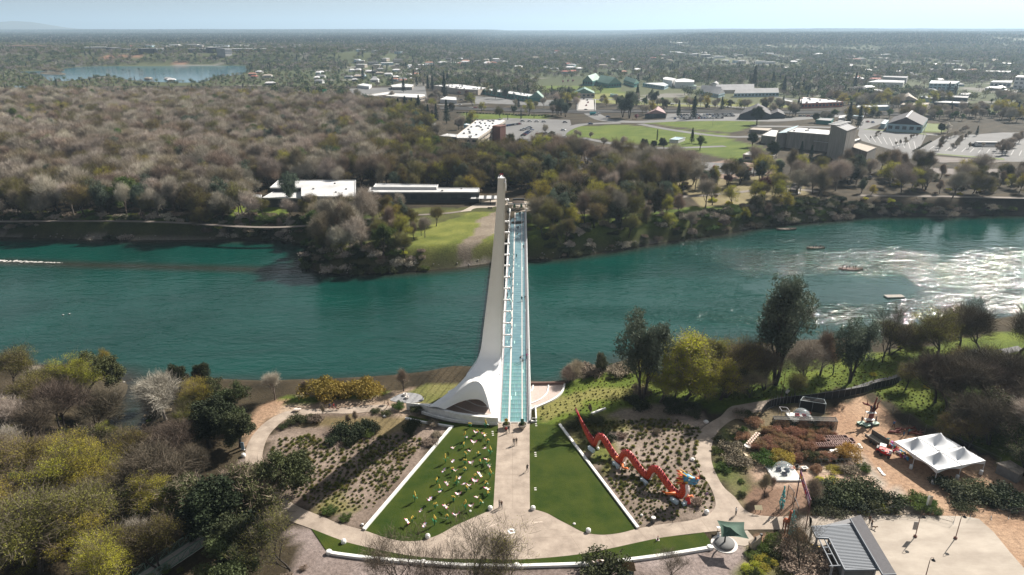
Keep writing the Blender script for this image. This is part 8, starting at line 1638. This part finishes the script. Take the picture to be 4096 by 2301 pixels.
b=thing('highway_sign','white curved mast with green highway sign above the wood','sign',sq(1296,424)); MB().tube([(0,0,0),(0,0,11),(.5,0,14),(3,0,16)],.45,7).build('mast',[WHWL],b); MB().box(0,5,-.2,.2,13.5,19).build('board',[mat('sign_road_green',(.02,.3,.15),.5)],b)
for u,v,h,l in ((3525,498,16,'lot light mast by the white blossoming tree'),(2180,560,9,'lamp mast beside the hotel cars'),(2528,483,10,'flag mast at the junction'),(2250,405,11,'highway lamp left of the overpass'),(3690,560,12,'twin lamp mast in the far right lot'),(2850,505,8,'lamp with sign on the upper green')):
    b=thing('light_mast',l,'street lamp',sq(u,v)); MB().tube([(0,0,0),(0,0,h)],.12,5).build('pole',[STEEL],b); MB().box(-1,1,-.2,.2,h,h+.2).build('lamp_head',[STEEL],b)
m=MB(); rows_=[]
for i in range(14):
    row=[]
    for k in range(60):
        x=-19000+k*300; pk=math.exp(-((x+10600)/850)**2)*190+math.exp(-((x+8400)/3000)**2)*85+math.exp(-((x+13800)/2000)**2)*110
        t=math.sin(math.pi*i/13); row.append((x,14500+i*170,-5+pk*t*(1+.15*nz(np.array([x*1.]),np.array([i*300.]),1500,3)[0])))
    rows_.append(row)
m.grid(rows_,0); o=m.build('hills',[mat('hill_scrub',(.09,.09,.06),.95,var=.2,scale=.001)],None,True); o['kind']='structure'
for nm,P_ in (('b',[(2120,850),(1985,850),(1985,1100),(2120,1100)]),): NOTREE.append((G(P_),4))
fields=[[(2260,540),(2290,512),(2500,503),(2900,538),(2930,562),(3050,592),(3060,640),(2960,640),(2700,585),(2540,570),(2330,548)],[(2570,490),(2700,485),(3050,486),(3010,503),(2930,527),(2820,518)],[(2150,327),(2300,320),(2500,332),(2715,347),(2715,378),(2350,372),(2150,368)],[(2360,378),(2700,373),(2800,402),(3100,397),(3200,428),(2700,423),(2350,408)],[(1850,454),(2220,464),(2170,473),(1860,476)],[(3960,432),(4300,432),(4300,465),(3980,448)],[(60,285),(200,284),(330,268),(600,262),(900,262),(1010,268),(960,300),(860,306),(800,330),(560,325),(420,305),(330,318),(210,325),(160,300)],[(400,378),(700,366),(1000,372),(1020,402),(700,405),(440,404)],[(1660,960),(1720,905),(1880,848),(1985,845),(1980,1020),(1850,1020),(1720,1010)]]
for P_ in fields: NOTREE.append((G(P_),1))
bb_=[(min(p[0] for p in P)-m_,max(p[0] for p in P)+m_,min(p[1] for p in P)-m_,max(p[1] for p in P)+m_,P,m_) for P,m_ in NOTREE]
def blocked(X,Y):
    m=np.zeros(X.shape,bool)
    for x0,x1,y0,y1,P,mg in bb_:
        s=(X>x0)&(X<x1)&(Y>y0)&(Y<y1)&~m
        if s.any():
            xi=X[s];yi=Y[s]; k=np_inpoly(xi,yi,P)
            if mg>0: k|=np_dist(xi,yi,P)<mg
            m[s]=k
    return m
def scatter(x0,x1,y0,y1,step,seed,jit=.9):
    r=np.random.default_rng(seed); gx=np.arange(x0,x1,step);gy=np.arange(y0,y1,step); X,Y=np.meshgrid(gx,gy); X=(X+(r.random(X.shape)-.5)*step*jit*1.3).ravel(); Y=(Y+(r.random(Y.shape)-.5)*step*jit*1.3).ravel(); return X,Y,r
def pxy(X,Y):
    d=Y*cp_+H*sp_; up=Y*sp_-H*cp_; return CX+F*X/d, CY-F*up/d
dense=[(-900,950),(-900,408),(300,408),(700,414),(1300,426),(1560,452),(1700,480),(1700,600),(1880,640),(2030,640),(2200,640),(2350,628),(2500,645),(2700,665),(2790,700),(2760,790),(2600,820),(2480,900),(2380,960),(2180,1010),(2130,960),(2125,865),(2290,815),(2230,775),(2100,768),(1960,760),(1940,740),(1900,790),(1200,800),(1000,800),(985,820),(1300,850),(1600,850),(1500,930),(1400,1050),(1300,1050),(1235,960),(900,945)]
point=[(1235,960),(1290,1062),(1400,1085),(1600,1075),(1720,1050),(1660,1000),(1600,930),(1640,880),(1700,862),(1500,850),(1300,870)]
sparse=[(2125,865),(2480,860),(2790,700),(3100,690),(4500,660),(4500,856),(4096,856),(3500,862),(3330,878),(3100,898),(3000,910),(2740,950),(2500,988),(2400,1003),(2180,1022)]
X,Y,r=scatter(-780,430,222,1010,8.5,5); U,V=pxy(X,Y)
inD=np_inpoly(U,V,dense); inD|=np_inpoly(U,V,point); inS=np_inpoly(U,V,sparse)&~inD
sdr=river_sd(X,Y); ok=(sdr>2.5)&~blocked(X,Y)&(inD|(inS&(r.random(X.shape)<np.where(U<2750,.75,.42))))
bushline=(sdr>1)&(sdr<9)&(Y>230)
X=X[ok];Y=Y[ok];U=U[ok];V=V[ok];inD=inD[ok]; sd_=sdr[ok]
od=np.argsort(Y); X,Y,U,V,inD,sd_=X[od],Y[od],U[od],V[od],inD[od],sd_[od]
mixn=nz(X,Y,60,50,3)
cnt={'bare_tree':24,'budding_tree':30,'evergreen_oak':14,'grey_pine':6,'leafy_tree':0,'plum_tree':0}
restW=[]; kinds=['bare1','bare2','bare3','bare4','bud1','bud2','bud3','oak1','oak3','pine1','pine2','green','willow2']
allp=[PR[k] for k in kinds]
for i in range(len(X)):
    q=r.random(); m_=mixn[i]
    if not inD[i]: k=('bare2','bare1','bud1','bare4','oak3','bud2','bud3','pine2')[int(q*8)]
    else: k='bare1' if q<.17 else 'bare2' if q<.36 else 'bare4' if q<.50 else 'bare3' if q<.62 else 'bud1' if q<.74 else 'bud3' if q<.82 else 'bud2' if q<.87 else ('pine1' if q<.91 else 'pine2' if q<.935 else 'oak3' if q<.97 else 'green')
    if U[i]>1550 and U[i]<2400 and inD[i] and q<.45: k=('bud2','bud1','bud3','oak3')[int(q*8.8)%4]
    h=r.uniform(14,23) if k[:3] in('bar','bud') else r.uniform(13,20)
    if sd_[i]<10: h*=.75
    if 1000<U[i]<1960 and 760<V[i]<900:
        if r.random()<.55: continue
        h*=.7
    if not inD[i]: h*=r.uniform(.6,.95)
    p=PR[k]; nm=p['name']; s=h/p['h']; z=ground_z(X[i],Y[i])
    if cnt.get(nm,0)<285:
        cnt[nm]=cnt.get(nm,0)+1
        pl=('at far waterline ' if sd_[i]<12 else 'in front rows ' if V[i]>800 else 'in middle rows ' if V[i]>650 else 'in back rows ')+next(b for a,b in ((300,'by the left edge'),(650,'below the lake'),(1000,'left of the museum'),(1450,'around the museum hall'),(1980,'around the museum wing'),(2300,'just right of the bridge'),(2650,'below the lower green'),(3100,'left of the gazebo'),(3500,'below the auditorium'),(9999,'below the dirt lot')) if U[i]<a)
        ds_={'bare1':'bare grey','bare2':'wide bare grey','bare3':'many-stemmed brown','bare4':'slim brown','bud1':'olive budding','bud2':'yellow-green budding','bud3':'dense olive budding','oak1':'dark evergreen','oak3':'dark oak','pine1':'grey pine','pine2':'forked pine','green':'leafy green'}[k]
        put(p,X[i],Y[i],None,None,'%s tree %s'%(ds_,pl),'tree','trees '+pl,sc=s,z=z,sx=r.uniform(.8,1.1))
    else: restW.append((X[i],Y[i],z,s*r.uniform(.95,1.15),r.random()*6.28,kinds.index(k)))
mass('woodland_trees',restW,allp,'bare and budding trees of the deeper wood')
X2,Y2,r=scatter(-430,430,225,820,6.0,9); U2,V2=pxy(X2,Y2); sd2=river_sd(X2,Y2); okb=~blocked(X2,Y2)&((np_inpoly(U2,V2,dense)&(r.random(X2.shape)<.6)&(sd2>1.5))|((sd2>.3)&(sd2<9)&(r.random(X2.shape)<.95)&~((U2>1740)&(U2<1990))&~((U2>2500)&(U2<2700)))|(np_inpoly(U2,V2,sparse)&(sd2>1)&(r.random(X2.shape)<.10)))
Xb,Yb,rb=scatter(-430,430,225,360,2.7,15); Ub,Vb=pxy(Xb,Yb); sb_=river_sd(Xb,Yb); kb=(sb_>.4)&(sb_<13)&(rb.random(Xb.shape)<np.where((Ub>2120)&(Ub<3000),.38,.85))&~((Ub>1640)&(Ub<2120)&(sb_>4))&~blocked(Xb,Yb)
mass('bank_brush',[(x,y,ground_z(x,y)-.2,rb.uniform(1.4,4.3),rb.random()*6.28,int(rb.random()*6)) for x,y in zip(Xb[kb],Yb[kb])],[PR['sh_b'],PR['sh_o'],PR['sh_l'],PR['sh_d'],PR['sh_l'],PR['sh_g']],'dense brush along the far bank')
mass('undergrowth',[(x,y,ground_z(x,y),r.uniform(1.2,3.0),r.random()*6.28,int(r.random()*6)) for x,y in zip(X2[okb],Y2[okb])],[PR['sh_b'],PR['sh_o'],PR['sh_b'],PR['sh_d'],PR['sh_b'],PR['sh_w']],'brown and olive brush under the trees')
X3,Y3,r=scatter(-170,200,60,215,3.2,19); U3,V3=pxy(X3,Y3); sd3=river_sd(X3,Y3)
g1=[(-400,1560),(520,1560),(470,1640),(440,1740),(430,1850),(560,1830),(620,1620),(900,1570),(960,1620),(930,1780),(800,1800),(1000,1960),(1200,2110),(1280,2200),(1230,2301),(1200,2500),(-600,2500)]; g2=[(2260,1530),(2500,1500),(3000,1430),(3550,1390),(4400,1260),(4700,1500),(4600,1980),(4096,1960),(4000,1850),(3900,1700),(3600,1490),(3100,1560),(2700,1600),(2560,1580)]; g3=[(3020,2200),(3230,2180),(3360,2290),(3380,2400),(2950,2400)]; g4=[(2870,1840),(2960,1690),(3040,1660),(2990,1800),(2960,1900),(3050,2040),(2960,2020)]
okb=((np_inpoly(U3,V3,g1)&(r.random(X3.shape)<.55))|(np_inpoly(U3,V3,g2)&(r.random(X3.shape)<.06))|(np_inpoly(U3,V3,g3)&(r.random(X3.shape)<.8))|(np_inpoly(U3,V3,g4)&(r.random(X3.shape)<.8))|((sd3>.3)&(sd3<5)&(r.random(X3.shape)<.6)&((X3<-60)|(X3>12))))&(sd3>.3)&~((U3>340)&(U3<600)&(V3>2150))
mass('undergrowth',[(x,y,ground_z(x,y),r.uniform(.6,1.5),r.random()*6.28,int(r.random()*6)) for x,y in zip(X3[okb],Y3[okb])],[PR['sh_b'],PR['sh_o'],PR['sh_b'],PR['sh_g'],PR['gr_o'],PR['sh_w']],'brush and brambles under the near trees')
X4,Y4,r=scatter(-80,130,100,190,1.1,29); U4,V4=pxy(X4,Y4); gs=[(2130,1690),(2135,1640),(2260,1600),(2270,1540),(2500,1500),(3000,1460),(3550,1410),(4400,1300),(4600,1950),(3950,1790),(3700,1690),(3480,1570),(3560,1530),(3300,1570),(3000,1600),(2700,1590),(2400,1640)]
okb=np_inpoly(U4,V4,gs)&(river_sd(X4,Y4)>4)
mass('meadow_grass',[(x,y,0,r.uniform(.25,.6),r.random()*6.28,int(r.random()*2)) for x,y in zip(X4[okb],Y4[okb])],[PR['gr_y'],PR['gr_o']],'tufts of long bright grass on the slope')
rk=[]
for s_ in range(3):
    me=rockm(s_*3.1,1.,.55); me.materials.append(mat('river_rock',(.24,.22,.20),.9,var=.25,scale=2)); ob=bpy.data.objects.new('rock',me); rk.append(dict(parts=[ob]))
X5,Y5,r=scatter(-260,260,120,345,1.5,39); sd5=river_sd(X5,Y5); okb=(sd5>-.6)&(sd5<2.6)&(r.random(X5.shape)<(.12+.5*(nz(X5,Y5,18,61)>.55)))
mass('bank_rocks',[(x,y,float(bank_profile(np.array([s_]))[0])+.05,r.uniform(.12,.5),r.random()*6.28,int(r.random()*3)) for x,y,s_ in zip(X5[okb],Y5[okb],sd5[okb])],rk,'loose stones along the waterline')
MID=[('fir1',1595,478,85,'dark conifer, leftmost of the tight conifer group'),('fir2',1622,474,90,'dark conifer in the tight group, second'),('fir1',1650,486,95,'dark conifer in the tight group, third'),('fir1',1677,480,100,'dark conifer in the tight group, fourth'),('fir2',1665,494,80,'dark conifer in front of the tight group'),('fir1',1712,492,75,'dark conifer right of the tight group'),('fir1',1745,490,75,'dark conifer, second from the right of the group'),('fir1',1787,494,95,'dark conifer nearest the hotel'),('fir2',1730,500,60,'small dark conifer before the group'),('oak2',1835,520,48,'round dark tree at the hotel\'s back left'),
('pine1',2212,455,55,'tall dark tree left of the overpass, first'),('pine1',2228,460,60,'tall dark tree left of the overpass, second'),('pine2',2244,462,70,'tall dark tree left of the overpass, third'),('pine1',2262,468,62,'tall dark tree left of the overpass, fourth'),('oak2',2275,440,30,'dark bushy tree beside the overpass'),('pine1',2055,457,40,'lone forked tree on the strip of lawn'),('cyp',2084,476,42,'slim cypress at the lawn strip, right'),('cyp',2031,480,26,'slim cypress at the lawn strip, middle'),('cyp',1867,478,32,'slim cypress at the lawn strip, first of two left'),('cyp',1879,478,32,'slim cypress at the lawn strip, second of two left'),('cyp',2136,474,22,'small cypress at the lawn strip, far right'),
('pine2',2517,474,112,'tall bushy eucalyptus-like tree beside the junction'),('pine1',2490,470,95,'tall thin-crowned tree left of the bushy one'),('fir1',2547,424,85,'dense dark tree leaning over the highway wall'),('pine1',2613,424,70,'loose dark tree right of the highway wall'),('fir1',2713,468,66,'dark cedar before the church lot'),('fir2',2774,476,92,'tall dark conifer beside the parked cars'),('fir1',2767,573,62,'dark conifer right of the tank building'),('cyp',2628,562,45,'black cypress rising from the green'),('oak2',2580,607,52,'round black-green oak under the cypress, left'),('oak2',2612,600,40,'round black-green oak, middle of three'),('oak2',2655,600,50,'round black-green oak under the cypress, right'),('green',2800,600,60,'pale green tree right of the tank building'),('wht',2800,575,40,'pale budding tree behind the green one'),('pink',2550,478,26,'pink blossoming tree at the junction'),('pink',2250,332,14,'mauve blossoming tree row at the school, left'),('pink',2275,330,14,'mauve blossoming tree row at the school, middle'),('pink',2290,330,15,'mauve blossoming tree row at the school, right'),
('bare2',2305,548,35,'round bare tree at the left end of the green, first'),('bare2',2322,552,30,'round bare tree at the left end of the green, second'),('bare2',2360,555,32,'round bare tree at the left end of the green, third'),('bare2',2415,585,42,'bare tree at the lower edge of the green, left'),('bare2',2487,590,52,'bare tree at the lower edge of the green, right'),('bare1',2180,545,55,'bare tree inside the hotel lot'),('oak3',2210,560,40,'dark tree beside the hotel lot lamp'),
('oak2',3028,500,75,'large bare-looking oak on the upper green\'s right end'),('fir1',3390,507,98,'dark conifer behind the stage tower, left'),('fir1',3432,512,88,'dark conifer behind the stage tower, right'),('oak2',3260,490,40,'dark tree behind the auditorium'),('fir1',3130,430,48,'dark conifer at the highway right of the field'),('oak2',3180,465,45,'round tree by the highway at right'),('fir1',3013,357,95,'tall dark conifer behind the motel rows'),('fir1',3089,350,62,'broad dark conifer right of the tall one'),('fir2',3133,378,76,'dark conifer near the red-edged building'),('fir1',3190,378,50,'dark conifer right of the white blossom'),('fir2',3417,357,68,'slim dark conifer in the wooded streets'),('wht',3162,378,38,'white blossoming tree beside the dark conifer'),('fir1',2733,330,45,'dark conifer at the field\'s far edge'),('fir2',3790,382,55,'dark conifer group at right, first'),('fir2',3820,385,50,'dark conifer group at right, second'),('wht',3790,532,45,'white blossoming tree beside the community hall'),('oak2',3765,535,42,'dark tree under the white blossom'),('fir1',3905,545,42,'dark conifer in the far lot'),
('fir1',1452,325,55,'dark conifer left of the white roofs'),('cyp',1493,315,50,'tall thin cypress left of the store'),('fir1',1615,370,60,'dark conifer before the store, first'),('fir1',1655,325,45,'dark conifer behind the shops'),('fir2',1712,360,55,'dark conifer at the store\'s left'),('fir2',1730,362,60,'second dark conifer at the store\'s left'),('fir1',1778,395,95,'tallest dark conifer in front of the store'),('fir1',1790,340,55,'dark conifer behind the store'),('pine1',1982,395,50,'tree in front of the strip store, left'),('pine1',2022,397,55,'tree in front of the strip store, right'),('plum',1835,388,28,'plum coloured tree in the store lot'),('plum',1868,385,28,'second plum coloured tree in the store lot'),('fir2',1655,258,28,'far dark conifer left of the town roofs'),
('bare2',1565,395,36,'bare tree beside the white-roofed shop'),('bare2',1745,390,40,'bare tree in the store lot'),('plum',3050,790,95,'dark red-leaved tree on the right riverside lawn'),('plum',2910,750,60,'dull red tree left of the dark red one'),('mauve',75,890,42,'mauve blossoming bush tree at the left bank'),('pine1',1165,822,140,'tall dark grey-green pine in front of the museum hall'),('pine2',1855,760,110,'feathery grey pine right of the museum wing'),('pine1',720,690,110,'grey-green pine rising from the left wood'),('pine1',830,750,120,'grey-green pine in the left wood, nearer'),('pine2',1130,640,100,'grey-green pine rising from the wood left of the museum'),('willow1',1240,640,70,'bright yellow-green tree in the middle of the wood'),('willow1',1245,860,45,'yellow-green bush before the museum hall'),('willow1',3870,855,70,'bright yellow-green bush on the right bank'),('willow1',3470,858,45,'yellow-green bush at the right bank\'s left'),('bud2',4030,800,70,'yellow-green young tree at the right edge bank'),
('bare2',3240,850,135,'large bare oak on the right bank, first'),('bare2',3330,830,140,'dark spreading bare oak near the box hall'),('bud2',3560,750,125,'half-leafed spreading oak before the dirt lot, left'),('bud2',3640,770,120,'half-leafed spreading oak before the dirt lot, middle'),('bare2',3600,800,130,'dark limbed bare oak before the dirt lot'),('bud1',3520,690,100,'round olive oak at the box hall corner'),('bare2',3680,800,110,'bare oak leaning right before the dirt lot'),('bare2',3810,790,120,'broad bare oak at the dirt lot\'s lower edge'),('bare2',3930,790,95,'bare oak right of the broad one'),('bare1',4060,800,100,'bare oak at the right edge of the bank'),('oak2',3400,740,90,'dark evergreen oak between the bare oaks'),('bud1',3280,700,90,'olive tree in front of the auditorium'),('bud2',3400,690,80,'yellow-green tree in front of the auditorium'),('oak2',3090,640,75,'dark conifer-like tree at the auditorium\'s left front'),('oak2',3010,590,60,'dark tree by the auditorium entrance'),('fir1',3200,640,75,'dark conifer before the auditorium wall'),('fir1',3240,650,70,'second dark conifer before the auditorium wall'),('oak2',3060,690,70,'dark cedar over the park building')]
for k,u,v,h,l in MID: tree(k,u,v,h,l)
R=random.Random(4)
for (x0_,y0_,x1_,y1_,n_,h) in ((505,440,600,410,3,26),(580,400,680,360,4,26),(820,470,900,380,5,45),(900,380,1040,320,6,35),(930,460,1000,400,5,36),(960,440,1050,350,5,36),(1050,455,1060,440,1,30),(1150,460,1160,440,1,30),(1290,510,1420,400,8,60),(1240,480,1300,430,4,40),(360,360,400,350,2,26),(310,385,420,352,3,18)):
    for k in range(n_):
        t=(k+.5)/n_; u,v=zp(x0_+(x1_-x0_)*t+R.uniform(-6,6),y0_+(y1_-y0_)*t+R.uniform(-3,3)); kd=R.choice(('bare2','bare1','bare4')); x,y,_=gp(u,v); q=put(PR[kd],x,y,h/1.829/2.9*R.uniform(.8,1.1),None,'small bare tree in the planted rows of the right parking lots','tree','bare trees in rows in the right parking lots',name='lot_tree')
for k in range(9):
    u,v=zp(650+k*15,470-k*9); x,y,_=gp(u,v); r_=put(PR['sh_o'],x,y,None,None,'dark clipped hedge bush in the diagonal row of the right lot','hedge','hedge bushes in the right lot',sc=1.5)
for k in range(30):
    u=1830+k*13; v=452+k*.5; x,y,_=gp(u,v); put(PR['sh_d'],x,y,None,None,'small dark round bush in the row along the highway lawn','bush','bushes in the row along the highway lawn',sc=1.7,name='round_bush')
for u,v,h in ((495,300,22),(560,308,34),(572,310,28),(570,318,22),(622,305,30),(658,316,20),(805,318,16),(840,312,18),(520,306,24)):
    tree('palm',u,v,h,'palm tree standing over the lake shore trees',group='palm trees on the lake shore',sx=1.3)
for k,(u,v) in enumerate(((185,292),(205,290),(225,294),(245,296))): tree('bare3',u,v,24,'grey bare bushy tree on the small lake island',sx=1.5)
sheet('island',smooth(G([(160,292),(200,286),(250,292),(262,300),(220,300),(175,298)]),4,True),.5,mat('island_soil',(.08,.065,.04),.95),.1)
tree('cyp',228,352,44,'tall black cypress before the lake at far left')
def lowtree(seed,m_,h,rad,n,sz,conic=False,trunk=BARK):
    T=Tree(seed); nr=T.nr; T.mb.tube([(0,0,-.5),(0,0,h*.55)],[.35,.15],4,cap=False)
    K=9; 
    if conic: zz=np.linspace(.15,.97,14)*h; C=np.stack([nr.normal(size=14)*.2,nr.normal(size=14)*.2,zz],-1); Rr=rad*(1-zz/h)+.25; n_=n//14
    else: a=nr.random(K)*6.28; q=rad*.6*np.sqrt(nr.random(K)); C=np.stack([q*np.cos(a),q*np.sin(a),h*(.5+.33*nr.random(K))],-1); Rr=rad*(.42+.25*nr.random(K)); n_=n//K
    return finish(T,'far',leaves(C,Rr,n_,sz,nr,.9),[m_],np.zeros(len(C)*n_,int),trunk,h)
F_G=foliage('far_green',(.045,.062,.022),.35,.1); F_O=foliage('far_olive',(.10,.10,.035),.3,.1); F_D=foliage('far_dark',(.015,.028,.015),.3,.05); F_B=mat('far_bare',(.15,.12,.10),.95,col2=(.26,.22,.19),scale=.3,objrand=.25)
lowp=[lowtree(1,F_G,9,6.5,200,1.3),lowtree(2,F_G,11,6,200,1.3),lowtree(3,F_O,8,6,180,1.2),lowtree(4,F_B,10,5.5,200,.8),lowtree(5,F_B,9,5,200,.8),lowtree(6,F_D,13,3.2,180,1.2,True),lowtree(7,F_D,14,2.8,170,1.2,True),lowtree(8,F_G,7,6,160,1.3),lowtree(9,F_O,10,6,160,1.2)]
def clump(seed,k,spread,big=1.):
    rr_=random.Random(seed); T=Tree(seed); tr=[];idx=[]; ms=[F_G,F_O,F_D,F_B]
    for j in range(k):
        x,y=rr_.uniform(-spread,spread),rr_.uniform(-spread,spread); i=rr_.choice((0,0,1,2,2,3)); h=rr_.uniform(8,14)*(1.3 if i==2 else 1)*big
        C=np.array([[x,y,h*.5],[x+2,y+1,h*.72],[x-2,y-1,h*.6],[x,y,h*.9]])*1.; t=leaves(C,np.array([3.8,2.6,2.8,1.4])*(.6 if i==2 else 1.)*big,9,2.6*big,T.nr,1.); tr.append(t); idx+=[i]*len(t)
    tr=np.concatenate(tr); return finish(T,'clump',tr,ms,np.array(idx),BARK,12)
clp=[clump(k,14,30) for k in range(5)]; clq=[clump(20+k,26,90,1.5) for k in range(4)]
sp=[]
def add_zone(y0,y1,step,protos,seed,dens,smin,smax,xr=.82):
    X,Y,r=scatter(-y1*xr,y1*xr,y0,y1,step,seed); k=(np.abs(X)<Y*xr+30); X=X[k];Y=Y[k]; U,V=pxy(X,Y)
    ok=~blocked(X,Y)&(r.random(X.shape)<dens(X,Y,U,V)); X=X[ok];Y=Y[ok]; Z=far_h(X,Y); Z=np.where(Y<470,0,Z); n=nz(X,Y,130,90,3)
    return [(float(X[i]),float(Y[i]),float(Z[i])-.1,float(r.uniform(smin,smax)),float(r.random()*6.28),int(protos(n[i],r))) for i in range(len(X))]
def d1(X,Y,U,V):
    d=.50+.6*(nz(X,Y,90,70,3)-.5)*2; d=np.where((U>2230)&(U<3150)&(V>470),.0,d); d=np.where(np_inpoly(U,V,dense)|np_inpoly(U,V,sparse),0,d); d=np.where((V>640)|((U>2850)&(V>480)),0.0,d); d=np.where((U>3000)&(U<4300)&(V>400)&(V<500),np.maximum(d,.2),d); d=np.where((U>1750)&(U<2320)&(V>440)&(V<640),0.05,d); return d
def mx(n,r):
    q=r.random(); return (0 if q<.16 else 1 if q<.3 else 2 if q<.42 else 3 if q<.60 else 4 if q<.72 else 5 if q<.76 else 6 if q<.78 else 7 if q<.90 else 8) if n>.45 else (3 if q<.3 else 4 if q<.55 else 2 if q<.68 else 0 if q<.85 else 5 if q<.88 else 8)
full=[PR[k] for k in ('green','oak1','bud2','bare1','bare2','fir1','fir2','oak3','bud1')]
mass('town_trees',add_zone(520,900,9.5,mx,101,d1,.75,1.35),full,'trees along the town streets beyond the wood')
sp=add_zone(900,3000,12.5,mx,102,lambda X,Y,U,V:np.where((X<-400)&(Y>1650)&(Y<2150),1,np.clip(.72+2.2*(nz(X,Y,220,71,3)-.5),0,1)),.65,1.25)
sp=[(a,b,c,s_*(.55 if a<-200 and 1000<b<1560 else 1),e,f) for a,b,c,s_,e,f in sp]
mass('distant_trees',sp,lowp,'tree cover of the distant town')
sp=add_zone(3000,7500,42,lambda n,r:int(r.random()*5),103,lambda X,Y,U,V:np.clip(.85+1.6*(nz(X,Y,500,72,3)-.5),0,1),.7,1.25)
mass('distant_forest',sp,clp,'forest cover toward the horizon')
sp=add_zone(7500,17000,120,lambda n,r:int(r.random()*4),104,lambda X,Y,U,V:np.full(X.shape,.95),.6,1.0)
mass('horizon_forest',sp,clq,'forest on the horizon')
ORD=['leftmost','second from left','third from left','fourth from left','fifth from left','sixth from left','seventh from left','eighth from left','ninth from left','tenth from left','eleventh from left','twelfth from left','thirteenth from left','fourteenth from left']
bylab={}
for o in COL.objects:
    if o.parent is None and o.get('label') and o.get('category'): bylab.setdefault(o['label'],[]).append(o)
for l,L in bylab.items():
    if 1<len(L)<=14:
        L.sort(key=lambda o:proj(*o.location)[0])
        for i,o in enumerate(L): o['label']=(l+', '+(ORD[i] if i<len(L)-1 else 'rightmost'))
HZ=True
if HZ:
    m=MB(); m.box(-45000,45000,-200,45000,-11,600)
    hm=bpy.data.materials.new('haze'); hm.use_nodes=True; n=hm.node_tree; n.nodes.remove(n.nodes['Principled BSDF'])
    pv=n.nodes.new('ShaderNodeVolumePrincipled'); pv.inputs['Color'].default_value=(.58,.79,1,1); pv.inputs['Density'].default_value=HAZE_D; pv.inputs['Anisotropy'].default_value=.25
    n.links.new(pv.outputs[0],n.nodes['Material Output'].inputs['Volume'])
    o=m.build('haze',hm); o['kind']='stuff'
